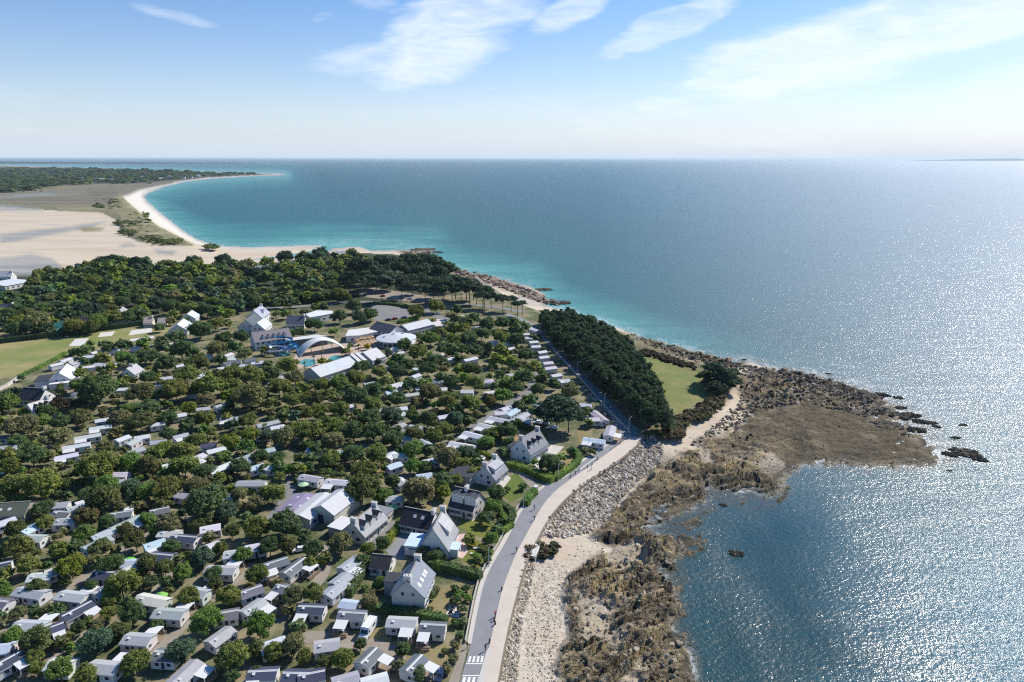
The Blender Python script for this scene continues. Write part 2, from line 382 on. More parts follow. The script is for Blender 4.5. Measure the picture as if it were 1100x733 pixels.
blk = hash2(np.floor(xr / 2.6 + fbm(xr / 5, yr / 5, 2, 95) * 2).astype(np.int64), np.floor(yr / 1.7 + fbm(xr / 4, yr / 4, 2, 97) * 2).astype(np.int64), 7) - .5
zr = (((1 - (sw1 - np.floor(sw1))) - .5) * 2.3 * np.clip(fbm(xr / 18, yr / 18, 2, 90) * 3 - .7, .15, 1.3) + ((1 - (sw2 - np.floor(sw2))) - .5) * .3) * (1 - .85 * weed) + (rg - .5) * 2.2 * (1 - .45 * weed) + (rg2 - .5) * (.35 + .5 * weed) + (mound - .52) * 2.6 * (1 - weed) + mnd * (.8 + 1.0 * (rg - .3))
z_shelf = z_shelf + rock_r * zr * near * np.clip(np.minimum(-dl, 6) / 3, 0, 1)
tidal = (v0 < 300) & (u0 < 345)
z_shelf = np.where(tidal, -1.2 - 2.2 * np.clip(sfrac, 0, 1), z_shelf)
reefn = np.clip(soft([(690, 495), (860, 498), (840, 540), (790, 560), (760, 600), (735, 610), (745, 700), (760, 900), (690, 900)], u3, v3, 12), 0, 1)
z_sea = -4.25 - np.clip(-ds, 0, 40) * .10 * np.clip(mpp, .3, 3) + np.maximum(rock, reefn) * ((rg - .5) * 3 + (rg3 - .5) * 1.6 + (mound - .5) * 3 - .55)
rock_r = np.maximum(rock_r, reefn); rock_r = np.maximum(rock_r, ((v3 > 400) & (ds < 4)).astype(float))
Z = np.where(ds > 0, z_shelf, z_sea)
ch = soft(CHAN, u3, v3, 2, wpx * .3); Z = np.where(land, 0, Z - 2.0 * ch * tidal)
dune = np.clip(sdf(NORTH, u0, v0), 0, 4) / 4 * np.clip((u0 - 100) / 25, 0, 1) * np.clip((v0 - 195) / 10, 0, 1)
Z = np.where(land, dune * (1.5 + 5 * (fbm(X / 60, Y / 60, 3, 5) - .3)), Z)
edge = np.clip(dl, 0, 4) / 4
Z = np.where(land & (u0 > 690) & (v0 < 470), Z * 1.0 - (1 - edge) * .5 + (fbm(X / 7, Y / 7, 3, 9) - .5) * .5, Z)
wetm = np.maximum.reduce([soft(w, u0, v0, 2.0, wpx * .4) for w in WET])
wetm = np.maximum(wetm, np.clip((ds < 5) * (ds > -8) * (1 - ds / 5), 0, 1) * (~land))
grass = soft(LAWN, u0, v0, 3, wpx); field = soft(FIELD, u0, v0, 2.5, wpx * .4)
dgr = np.clip(sdf(NORTH, u0, v0) / 1.2 + .5, 0, 1) * np.clip((v0 - 197) / 6, 0, 1) * (u0 > 60)
marsh = np.maximum(soft(MARSH, u0, v0, 2), ((v0 < 200) & (dl > 0)).astype(float))
shelf = (~land).astype(float)
island = soft([(82, 244), (95, 243), (112, 244), (108, 247), (90, 248)], u0, v0, 1.5)
bank = np.clip(1 - np.abs(dl - 4) / 9, 0, 1) * ((u0 > 690) & (v0 > 365) & (v0 < 480))
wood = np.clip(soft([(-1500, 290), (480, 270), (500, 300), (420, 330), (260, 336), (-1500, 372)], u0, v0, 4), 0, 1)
keep = (Z > -7.5) | (dl > -3)
fv = np.array([keep[:-1, :-1], keep[1:, :-1], keep[:-1, 1:], keep[1:, 1:]]).any(0)
idx = np.arange(UU.size).reshape(UU.shape)
Fq = np.stack([idx[1:, :-1][fv], idx[1:, 1:][fv], idx[:-1, 1:][fv], idx[:-1, :-1][fv]], 1)
used = np.zeros(UU.size, bool); used[Fq.ravel()] = True
remap = np.cumsum(used) - 1
V = np.stack([X, Y, Z], -1).reshape(-1, 3)[used]
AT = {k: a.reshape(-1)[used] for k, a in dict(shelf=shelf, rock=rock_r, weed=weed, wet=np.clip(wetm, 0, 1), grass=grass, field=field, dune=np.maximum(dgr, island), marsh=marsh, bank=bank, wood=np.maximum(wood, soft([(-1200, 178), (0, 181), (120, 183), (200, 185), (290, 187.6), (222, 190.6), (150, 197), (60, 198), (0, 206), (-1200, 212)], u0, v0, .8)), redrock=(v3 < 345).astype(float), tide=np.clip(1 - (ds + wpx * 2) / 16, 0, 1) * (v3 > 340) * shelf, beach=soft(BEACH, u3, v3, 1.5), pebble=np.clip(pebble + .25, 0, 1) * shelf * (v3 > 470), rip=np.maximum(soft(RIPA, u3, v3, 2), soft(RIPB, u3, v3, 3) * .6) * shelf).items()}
def ground_mat():
    t = NT('ground'); A = lambda n: t.attr(n).outputs['Fac']
    nA = t.noise(.09, 5, .6); nB = t.noise(.7, 4, .6); nC = t.noise(3.2, 3, .6); nD = t.noise(.02, 4, .6)
    st = t.noise(.02, 5, .6, t.pos(scale=(.16, .9, 1), rot=.12), 1.2)
    camp = t.mix(t.ramp(nA, .42, .6), (.075, .095, .036), (.25, .21, .13)); camp = t.mix(t.ramp(nB, .5, .75), camp, (.19, .175, .09))
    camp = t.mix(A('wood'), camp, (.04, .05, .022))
    sand = t.mix(t.ramp(st, .35, .6), (.46, .375, .27), (.60, .50, .37)); sand = t.mix(t.math('MULTIPLY', t.ramp(st, .55, .63), .7), sand, (.30, .29, .26))
    sand = t.mix(t.ramp(nC, .5, .8), sand, (.42, .37, .30))
    sand = t.mix(A('beach'), sand, (.70, .64, .54))
    peb = t.n('ShaderNodeTexVoronoi'); peb.inputs['Scale'].default_value = 1.9; t.t.links.new(t.pos(), peb.inputs['Vector']); psp = t.n('ShaderNodeSeparateColor'); t.t.links.new(peb.outputs['Color'], psp.inputs[0])
    pc = t.mix(psp.outputs[0], (.25, .21, .16), (.62, .56, .47)); sand = t.mix(t.math('MULTIPLY', A('pebble'), .75), sand, pc)
    c = t.mix(A('shelf'), camp, sand)
    wetc = t.mix(t.ramp(st, .35, .6), (.17, .19, .19), (.34, .32, .27))
    c = t.mix(t.math('MULTIPLY', A('wet'), .75), c, wetc)
    nE = t.noise(.17, 4, .6, t.pos(scale=(.6, 1.6, 1), rot=-.6), .8)
    rk = t.mix(t.ramp(nE, .38, .64), (.065, .052, .035), (.27, .22, .15)); rk = t.mix(t.math('MULTIPLY', t.ramp(nB, .45, .75), .55), rk, (.16, .13, .085))
    vo = t.n('ShaderNodeTexVoronoi'); vo.inputs['Scale'].default_value = .4; vo.feature = 'F1'
    wv = t.n('ShaderNodeVectorMath', operation='ADD'); t.t.links.new(t.pos(scale=(1, 1.5, .6), rot=-.6), wv.inputs[0]); nz = t.n('ShaderNodeTexNoise'); nz.inputs['Scale'].default_value = .8; t.t.links.new(t.pos(), nz.inputs['Vector']); t.t.links.new(nz.outputs['Color'], wv.inputs[1]); t.t.links.new(wv.outputs[0], vo.inputs['Vector'])
    ve = t.n('ShaderNodeTexVoronoi', feature='DISTANCE_TO_EDGE'); ve.inputs['Scale'].default_value = .4; t.t.links.new(wv.outputs[0], ve.inputs['Vector'])
    sp = t.n('ShaderNodeSeparateColor'); t.t.links.new(vo.outputs['Color'], sp.inputs[0])
    crack = t.ramp(ve.outputs[0], .0, .07)
    rk = t.mix(t.ramp(sp.outputs[0], .2, .9), t.mix(1.0, rk, (.8, .79, .78), 'MULTIPLY'), t.mix(1.0, rk, (1.25, 1.25, 1.24), 'MULTIPLY'))
    rk = t.mix(crack, t.mix(1.0, rk, (.72, .7, .68), 'MULTIPLY'), rk)
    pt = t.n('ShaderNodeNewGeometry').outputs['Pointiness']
    rk = t.mix(t.ramp(pt, .46, .54), t.mix(1.0, rk, (.45, .43, .4), 'MULTIPLY'), t.mix(1.0, rk, (1.25, 1.22, 1.15), 'MULTIPLY'))  # hollows darkened, crests lightened: relief shading put into the rock colour
    rk = t.mix(t.math('MULTIPLY', t.ramp(nA, .48, .66), .7), rk, (.36, .28, .14)); rk = t.mix(t.math('MULTIPLY', t.ramp(nD, .5, .62), .5), rk, (.06, .055, .035))
    rr = t.mix(t.ramp(nB, .35, .65), (.13, .095, .07), (.36, .28, .21))
    rk = t.mix(A('redrock'), rk, rr); rk = t.mix(t.math('MULTIPLY', A('rip'), .8), rk, (.12, .1, .08)); c = t.mix(t.math('MULTIPLY', A('rip'), .75), c, (.13, .11, .085))  # ground under the riprap darkened to paint the shaded gaps between boulders
    rk = t.mix(t.math('MULTIPLY', A('tide'), t.ramp(nE, .62, .38)), rk, (.042, .038, .026)); rk = t.mix(t.math('MULTIPLY', A('tide'), .45), rk, (.06, .055, .035))
    c = t.mix(A('rock'), c, rk)
    wd = t.mix(t.ramp(nB, .35, .65), (.07, .054, .03), (.14, .107, .057)); wd = t.mix(t.ramp(nC, .5, .75), wd, (.05, .042, .03)); wd = t.mix(t.math('MULTIPLY', t.ramp(nE, .5, .6), .85), wd, (.042, .036, .024)); wd = t.mix(t.math('MULTIPLY', t.ramp(nA, .55, .7), .6), wd, (.24, .2, .14))
    c = t.mix(t.math('MULTIPLY', A('weed'), t.math('MULTIPLY', A('rock'), .9)), c, wd)
    gr = t.mix(t.ramp(nA, .35, .65), (.125, .165, .038), (.22, .205, .075)); gr = t.mix(t.ramp(nB, .5, .8), gr, (.15, .16, .06))
    c = t.mix(A('grass'), c, gr)
    fd = t.mix(t.ramp(nD, .4, .6), (.17, .20, .055), (.36, .28, .13)); fd = t.mix(t.math('MULTIPLY', t.ramp(nA, .45, .65), .7), fd, (.22, .225, .085))
    c = t.mix(A('field'), c, fd)
    du = t.mix(t.ramp(nA, .4, .62), (.15, .14, .06), (.26, .23, .13)); du = t.mix(t.ramp(nD, .55, .7), du, (.34, .3, .2))
    c = t.mix(A('dune'), c, du)
    ma = t.mix(t.ramp(st, .4, .6), (.12, .11, .075), (.2, .17, .12))
    c = t.mix(t.math('MULTIPLY', A('marsh'), t.math('SUBTRACT', 1.0, A('wet'))), c, ma)
    bk = t.mix(t.ramp(nB, .4, .65), (.09, .075, .035), (.2, .16, .09))
    c = t.mix(A('bank'), c, bk)
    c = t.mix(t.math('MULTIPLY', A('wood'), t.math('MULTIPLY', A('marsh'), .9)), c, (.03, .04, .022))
    t.base(c)
    t.set(t.b.inputs['Roughness'], t.math('SUBTRACT', .95, t.math('MULTIPLY', A('wet'), .45)))
    hb = t.math('MULTIPLY', t.math('ADD', t.math('MULTIPLY', crack, .15), t.math('ADD', t.math('MULTIPLY', sp.outputs[1], .4), t.math('MULTIPLY', nB, .5))), t.math('ADD', .1, A('rock')))
    t.bump(hb, .9, 1.1)
    return t.m
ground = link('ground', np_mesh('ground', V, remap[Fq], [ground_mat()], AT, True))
tag(ground, 'flat coastal land with tidal sand flats, rocky foreshore and dunes', 'ground', kind='structure')

# ---- the sea
us2 = axis([(-3000, -200, 120), (-200, 1250, 4), (1250, 4200, 150)])
vs2 = np.concatenate([np.array([170.75, 170.9, 171.1, 171.4, 171.8, 172.3, 173]), axis([(174, 300, 2), (300, 760, 4), (760, 1500, 40)])])
U2, V2 = np.meshgrid(us2, vs2); X2, Y2 = Garr(U2, V2, -4.0)
dsea = np.clip(-sdf(SHORE, U2, V2), 0, None)
mpp2 = np.maximum(depth_at(V2, -4.0), 1) / F
dm = dsea * mpp2 * np.clip(.35 + .65 / (mpp2 + .2), .35, 1.6)
shr = np.clip(1.6 / mpp2, .12, 1)
bay = np.clip(1 - dsea / (30 * shr ** .85), 0, 1) * np.clip((420 - V2) / 40, 0, 1) * np.clip((900 - U2) / 200, 0, 1)
turq = np.maximum(soft([(600, 325), (640, 325), (720, 340), (800, 370), (790, 388), (720, 372), (640, 348)], U2, V2, 26) * 1.3, np.clip(1 - dsea / (80 * np.sqrt(shr)), 0, 1)) * np.clip((430 - V2) / 60, 0, 1) * np.clip((860 - U2) / 260, 0, 1)
foam = np.clip(1 - dsea / 7, 0, 1) * np.where(V2 > 330, 1, .5) + .8 * soft([(860, 404), (905, 400), (1010, 440), (1060, 500), (1000, 505), (960, 470), (880, 425)], U2, V2, 26)
foam += .35 * soft([(330, 258), (400, 254), (450, 260), (455, 266), (390, 263), (340, 264)], U2, V2, 3)
offsh = np.clip((dsea - 30) / 130, 0, 1)
rip = np.clip(soft([(745, 520), (830, 530), (1000, 700), (900, 740), (760, 740), (726, 640)], U2, V2, 60), 0, 1)
i2 = np.arange(U2.size).reshape(U2.shape)
F2 = np.stack([i2[1:, :-1].ravel(), i2[1:, 1:].ravel(), i2[:-1, 1:].ravel(), i2[:-1, :-1].ravel()], 1)
def sea_mat():
    t = NT('sea_water'); A = lambda n: t.attr(n).outputs['Fac']
    big = t.noise(.006, 4, .6); st = t.noise(.012, 5, .6, t.pos(scale=(.5, 1.6, 1), rot=-.5), .4)
    c = t.mix(t.ramp(big, .35, .65), (.003, .085, .128), (.006, .105, .145))
    c = t.mix(A('offsh'), (.003, .075, .09), c)
    c = t.mix(t.math('MULTIPLY', A('turq'), .8), c, (.003, .13, .15))
    c = t.mix(t.math('MULTIPLY', A('bay'), t.ramp(st, .2, .7)), c, (.09, .35, .31))
    c = t.mix(t.math('MULTIPLY', A('cove'), .9), c, (.005, .036, .036))
    rf = t.ramp(t.math('ADD', t.math('MULTIPLY', t.noise(.11, 5, .65), .75), t.math('MULTIPLY', A('reef'), .42)), .52, .72)
    c = t.mix(t.math('MULTIPLY', rf, t.math('MULTIPLY', A('reef'), .85)), c, (.05, .048, .026))
    fn = t.noise(.35, 5, .7, None, .8); fn2 = t.noise(.09, 4, .6, None, .5)
    fo = t.math('MULTIPLY', A('foam'), t.ramp(t.math('ADD', t.math('MULTIPLY', fn, .6), t.math('MULTIPLY', fn2, .4)), .47, .62))
    fo = t.math('MULTIPLY', fo, .75, True)
    c = t.mix(fo, c, (.62, .66, .66))
    t.base(c)
    t.b.inputs['IOR'].default_value = 1.33; t.b.inputs['Specular IOR Level'].default_value = .46
    w1 = t.noise(.75, 3, .62, t.pos(scale=(.85, 1.15, 1), rot=.85)); w2 = t.noise(.07, 3, .55, t.pos(scale=(.45, 1.7, 1), rot=.7)); w3 = t.noise(2.2, 2, .6)
    patch = t.ramp(t.noise(.011, 3, .55, t.pos(scale=(1.6, .5, 1), rot=.7)), .36, .68)
    calm = t.math('SUBTRACT', 1.0, t.math('MULTIPLY', A('cove'), t.math('SUBTRACT', .86, t.math('MULTIPLY', patch, .62))))
    h = t.math('ADD', t.math('MULTIPLY', w2, .9), t.math('ADD', t.math('MULTIPLY', w1, .5), t.math('MULTIPLY', w3, .10)))
    h = t.math('MULTIPLY', h, calm)
    t.set(t.b.inputs['Roughness'], t.math('ADD', .1, t.math('ADD', t.math('MULTIPLY', calm, .48), t.math('MULTIPLY', fo, .3))))
    bp = t.bump(h, 1.0, 1.0)
    gl = t.n('ShaderNodeBsdfGlossy'); t.set(gl.inputs['Roughness'], t.math('ADD', .12, t.math('MULTIPLY', t.ramp(calm, .4, 1.0), .05))); t.t.links.new(bp.outputs[0], gl.inputs['Normal'])
    fr = t.n('ShaderNodeFresnel'); fr.inputs['IOR'].default_value = 1.33; t.t.links.new(bp.outputs[0], fr.inputs['Normal'])
    ms = t.n('ShaderNodeMixShader'); t.t.links.new(t.math('MULTIPLY', fr.outputs[0], t.math('ADD', .22, t.math('MULTIPLY', A('glint_mask'), .78))), ms.inputs[0])  # mirror share raised by a position mask to place the sun glitter
    t.t.links.new(t.b.outputs[0], ms.inputs[1]); t.t.links.new(gl.outputs[0], ms.inputs[2]); t.t.links.new(ms.outputs[0], t.out.inputs[0])
    return t.m
reef = np.clip(1 - dsea / 55, 0, 1) * soft([(640, 380), (800, 380), (910, 400), (1030, 450), (1050, 510), (860, 512), (850, 545), (780, 600), (760, 640), (770, 900), (640, 900)], U2, V2, 14)
cove = soft([(700, 500), (860, 500), (900, 520), (1000, 740), (700, 900), (690, 560)], U2, V2, 85)
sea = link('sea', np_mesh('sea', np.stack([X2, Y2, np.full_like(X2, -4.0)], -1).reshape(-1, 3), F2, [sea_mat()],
           {k: a.reshape(-1) for k, a in dict(bay=bay, turq=np.clip(turq, 0, 1), foam=np.clip(foam, 0, 1), offsh=offsh, cove=cove, reef=reef, glint_mask=np.clip(np.maximum((U2 - 640) / 330, (V2 - 430) / 60), 0, 1)).items()}, True))
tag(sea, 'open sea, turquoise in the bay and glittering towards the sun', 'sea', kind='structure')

# ---- far shores on the horizon
def far_ridge(name, label, pts, dist, depth, colr):
    n = len(pts); rows = []
    for k, f in enumerate((0, .2, .5, .8, 1)):
        hh = (0, .75, 1, .7, 0)[k]; r = []
        for (px, hpx) in pts:
            y = dist + depth * f; d = y * CP; x = (px - 550) / F * (y * CP + 114 * SP)
            r.append((x, y, -4.5 + hpx * y / F * hh))
        rows += r
    fs = [(k * n + i, k * n + i + 1, (k + 1) * n + i + 1, (k + 1) * n + i) for k in range(4) for i in range(n - 1)]
    mt = simple(name + '_slopes', colr, .95, .3, .002, .1, .01)
    return tag(link(name, np_mesh(name, rows, fs, [mt], None, True)), label, 'hills', kind='structure')
rnd = random.Random(4)
far_ridge('hills', 'low dark land far across the water on the horizon', [(-700 + i * 26, 2.1 * min(1, (290 - (-700 + i * 26)) / 330) * (.75 + .4 * rnd.random())) for i in range(38)], 15000, 3000, (.045, .06, .04))
far_ridge('hills', 'faint island low on the horizon', [(975 + i * 14, 2.2 * min(1, i / 6) * (.8 + .3 * rnd.random())) for i in range(30)], 32000, 3000, (.06, .07, .06))

# ---- the air over the bay
hz = MB(); hz.box(-70000, 70000, -1500, 99000, -60, 118)
th = NT('sea_haze'); th.t.nodes.remove(th.b)
pv = th.n('ShaderNodeVolumePrincipled'); pv.inputs['Density'].default_value = HAZE; pv.inputs['Color'].default_value = (.74, .88, 1, 1); pv.inputs['Anisotropy'].default_value = .25
th.t.links.new(pv.outputs[0], th.out.inputs['Volume'])
tag(link('haze', hz.mesh('haze', [th.m])), 'thin sea haze that turns the far shore blue', 'haze', kind='stuff')

# ---- sheets: roads, paths, lawns, paved yards
def sheet(name, label, pts, z, mat, cat=None, color=None, smooth=0):
    vs = [tuple(G(px, py, z)) for px, py in pts]
    me = bpy.data.meshes.new(name); me.from_pydata(vs, [], [tuple(range(len(vs)))])
    me.materials.append(mat); me.update()
    if me.polygons[0].normal.z < 0: me.flip_normals()
    return tag(link(name, me, color=color), label, cat or name, kind='structure')
def chaikin(P, n=2):
    P = [np.array(p, float) for p in P]
    for _ in range(n):
        Q = [P[0]]
        for a, b in zip(P[:-1], P[1:]): Q += [a * .75 + b * .25, a * .25 + b * .75]
        P = Q + [P[-1]]
    return P
def strip(name, label, pts, w, z, mat, cat=None, hgt=0):
    P = chaikin([G(px, py, z)[:2] for px, py in pts]); L = []; R = []
    for i, p in enumerate(P):
        d = P[min(i + 1, len(P) - 1)] - P[max(i - 1, 0)]; d /= np.linalg.norm(d) + 1e-9; n = np.array([-d[1], d[0]])
        L.append((*(p + n * w / 2), z)); R.append((*(p - n * w / 2), z))
    n = len(P); vs = L + R; fs = [(i, n + i, n + i + 1, i + 1) for i in range(n - 1)]
    if hgt:
        o = len(vs); vs = vs + [(x, y, z - hgt) for x, y, z in vs]
        for i in range(n - 1): fs += [(i + 1, o + i + 1, o + i, i), (n + i, o + n + i, o + n + i + 1, n + i + 1)]
        fs += [(0, o, o + n, n), (n - 1, 2 * n - 1, o + 2 * n - 1, o + n - 1)]
    me = bpy.data.meshes.new(name); me.from_pydata(vs, [], fs); me.materials.append(mat); me.update()
    return tag(link(name, me), label, cat or name, kind='structure')
def band(name, label, A, B, z, mat, cat=None, hgt=0):
    def rs(P, n=60):
        P = chaikin([G(px, py, z)[:2] for px, py in P]); d = np.r_[0, np.cumsum([np.linalg.norm(b - a) for a, b in zip(P[:-1], P[1:])])]
        P = np.array(P); s = np.linspace(0, d[-1], n); return np.c_[np.interp(s, d, P[:, 0]), np.interp(s, d, P[:, 1])]
    a, b = rs(A), rs(B); n = len(a)
    vs = [(*p, z) for p in a] + [(*p, z) for p in b]; fs = [(i, n + i, n + i + 1, i + 1) for i in range(n - 1)]
    if hgt:
        o = 2 * n; vs += [(x, y, z - hgt) for x, y, z in vs]
        for i in range(n - 1): fs += [(i + 1, o + i + 1, o + i, i), (n + i, o + n + i, o + n + i + 1, n + i + 1)]
    me = bpy.data.meshes.new(name); me.from_pydata(vs, [], fs); me.materials.append(mat); me.update()
    if me.polygons[0].normal.z < 0 and not hgt: me.flip_normals()
    return tag(link(name, me), label, cat or name, kind='structure')
RL = [(491, 745), (496.5, 725), (506, 692), (515, 645), (521, 622), (531, 602), (540, 588), (552, 565), (561, 547), (577.6, 527), (599, 515.5), (618.5, 500.7), (640, 487), (655, 477), (664, 470), (667, 463), (652, 442), (636, 421), (616, 399), (597, 379), (583, 364), (571.5, 353), (560, 344), (540, 338)]
RR = [(518, 745), (522, 715), (526, 692), (532, 666), (539, 633), (550, 605), (556, 591), (571, 564), (580, 547), (594, 529), (614, 514), (632, 502), (655, 485), (676, 469), (690, 468), (684, 460), (663, 439), (640, 415), (617, 395), (600, 378), (588, 365), (577.5, 353), (566, 343.5), (545, 336.5)]
PR = [(532, 745), (536, 725), (541, 696), (549, 660), (558, 627), (566, 598.5), (577, 579), (584, 565), (597, 546), (614, 529), (638, 511.5), (664, 495), (684, 478), (690.6, 469.6)]
PRL = [(518, 745), (522, 715), (526, 692), (532, 666), (539, 633), (550, 605), (556, 591), (571, 564), (580, 547), (594, 529), (614, 514), (632, 502), (655, 485), (676, 469.4)]
band('road', 'grey asphalt coast road curving along the seafront', RL, RR, .05, M['asphalt'])
band('promenade', 'beige seafront promenade beside the coast road', PRL, PR, .17, M['prom'], 'promenade', .16)
band('wall', 'brownish sea wall under the outer edge of the promenade', PR, [(px + 1.8, py + .7) for px, py in PR], .12, simple('stained_wall', (.2, .165, .12), .9, .3, .4), 'sea wall', 1.6)
SWL = [(x - (4.5 if y > 560 else 3.2), y - .6) for x, y in RL[2:14]]
band('pavement', 'narrow pale pavement on the garden side of the coast road', SWL, RL[2:14], .16, M['pave'], 'pavement', .15)
band('path', 'sandy verge beside the coast road and the hedge', [(478, 745), (487, 718), (497, 690)], [(490, 745), (496, 722), (503, 694)], .03, M['track'], 'path')
def road_x(py, P):
    P = sorted(P, key=lambda p: p[1]); return float(np.interp(py, [p[1] for p in P], [p[0] for p in P]))
mk = MB()
def qd(pts, z=.075): mk.add([G(px, py, z) for px, py in pts], [(0, 1, 2, 3)])
for (ya, yb) in ((705, 711.5), (727.5, 734)):
    xa0, xa1 = road_x(ya, RL) + 1.5, road_x(ya, RR) - 2.6; xb0, xb1 = road_x(yb, RL) + 1.5, road_x(yb, RR) - 2.6
    for k in range(4):
        f0, f1 = (k + .12) / 4, (k + .66) / 4
        qd([(xa0 + (xa1 - xa0) * f0, ya), (xa0 + (xa1 - xa0) * f1, ya), (xb0 + (xb1 - xb0) * f1, yb), (xb0 + (xb1 - xb0) * f0, yb)])
for y in (712.6, 725.4):
    qd([(road_x(y, RL) + .5, y), (road_x(y, RR) - .8, y), (road_x(y + 1, RR) - .8, y + 1.0), (road_x(y + 1, RL) + .5, y + 1.0)])
for a, b in (((622, 505), (640, 492)), ((604, 514), (612, 509))):
    qd([(a[0] - .6, a[1]), (a[0] + .6, a[1]), (b[0] + .5, b[1]), (b[0] - .5, b[1])])
tag(link('road_marking', mk.mesh('road_marking', [M['line']])), 'white crossing bars and lines painted on the coast road', 'road marking', kind='structure')
sheet('pavement', 'white traffic island where the promenade widens by the crossing', [(527, 693), (522.5, 700), (514, 728), (512, 745), (519, 745), (523, 716), (527, 700)], .19, M['pave'], 'pavement')
TR = [([(-10, 690), (9, 674), (30, 662), (58, 641), (81, 627), (105, 610), (132, 592), (150, 579), (165, 565), (199, 552)], 3.6, 'dusty camp track climbing between the homes from the bottom corner'),
      ([(50, 707), (75, 696), (93, 681), (112, 671)], 3.6, 'short pale camp track among white homes'), ([(150, 715), (165, 701), (185, 683), (203, 667)], 3.0, 'narrow camp track beside a long grey roof'),
      ([(165, 640), (184, 615), (202, 598), (214, 585), (239, 573)], 3.4, 'camp track below the dark oak clump'), ([(225, 645), (258, 621), (272, 605)], 3.0, 'sandy footpath between two mobile homes'),
      ([(297, 668), (309, 657), (328, 637), (346, 621), (350, 606), (348, 586)], 3.4, 'grey camp lane running up to the barn yard'), ([(300, 690), (330, 683), (360, 687), (385, 691), (418, 697), (428, 712)], 4.4, 'pale gravel lane in front of the row of homes'),
      ([(483, 477), (495, 469), (532, 443.5), (561, 427), (575, 411), (580, 400)], 5.2, 'pale lane along the terrace of white homes'),
      ([(318, 420), (330, 411), (345, 406)], 7, 'paved lane at the gable of the pool hall'), ([(415, 402), (424, 390), (429, 376)], 7, 'paved lane behind the round building'),
      ([(225, 334), (262, 332.5), (300, 331), (350, 327), (392, 323.5), (427, 327), (457, 336), (480, 343)], 7, 'grey road behind the tall hedge'), ([(457, 336), (463, 328), (490, 325), (540, 331), (562, 335)], 6, 'sandy road under the seaside pines'),
      ([(120, 222), (116, 225), (124, 228), (119, 231)], 9, 'sandy track over the dune'), ([(560, 329), (545, 322), (531, 311), (518, 303), (511, 297)], 3.5, 'pale coast path along the rocks'),
      ([(545, 500), (556, 504), (563, 511), (570, 518), (577, 526)], 3.2, 'curving drive from the coast road to a white house')]
for k, (p, w, lab) in enumerate(TR):
    strip('path' if w < 5 else 'road', lab, p, w, .03 + .004 * (k % 4), M['track'] if w < 5 else M['asphalt2'], 'track')
sheet('road', 'broad pale yard beside the lilac roofed shed', [(271, 571), (285, 557), (297, 543), (303, 529), (305, 516), (318, 508), (312, 519), (318, 526), (306, 549), (296, 562)], .036, M['asphalt2'], 'yard')
strip('road', 'pale lane leaving the barn yard uphill', [(306, 516), (310, 504), (322, 494)], 4, .044, M['asphalt2'], 'lane')
sheet('parking_lot', 'grey car park with faint rows beside the tall trees', [(397, 327), (415, 328), (440, 332), (446, 338), (437, 341.5), (420, 343.5), (402, 345), (404, 338)], .05, M['asphalt2'], 'car park')
sheet('parking_lot', 'pale sandy car park under the pines', [(385, 312), (400, 309), (440, 315), (480, 322), (470, 327), (420, 322), (388, 319)], .04, M['track'], 'car park')
sheet('patio', 'sandy coloured pool terrace between the arch and the pool hall', [(320, 379), (345, 371), (370, 368), (385, 362), (404, 362), (407, 370), (400, 376), (360, 388), (335, 395), (322, 396), (312, 388)], .04, simple('warm_paving', (.44, .34, .26), .8, .2, .2), 'terrace')
sheet('pool', 'teal swimming pool beside the pool hall', [(351, 389), (354, 384), (361, 381.5), (367, 382.5), (366, 386), (358, 389)], .08, M['pool'], 'pool')
sheet('pool', 'teal splash pool below the blue slides', [(321, 390), (326, 386), (338, 386), (340, 391), (330, 394)], .08, M['pool'], 'pool')
sheet('pool', 'small pale blue pool below the hotel block', [(294, 379), (303, 377), (312, 379), (306, 383), (296, 383)], .08, M['pool'], 'pool')
for pts, lab in (([(73.5, 372), (81, 364.3), (96, 363.3), (88.5, 371.4)], 'pale court slab alone in the dry field'), ([(105, 362.3), (108, 357.6), (124, 356), (120, 361)], 'sandy court slab beside the long dark hedge'), ([(138, 360.4), (141, 355), (163.5, 352.3), (163, 357.2)], 'largest pale court slab at the end of the field'), ([(139, 364.5), (165, 361), (166, 363.3), (140, 367)], 'long pale strip below the courts')):
    sheet('court', lab, pts, .06, M['slab'], 'court')
GR, DRY, YG = (.115, .15, .038), (.24, .2, .1), (.15, .16, .04)
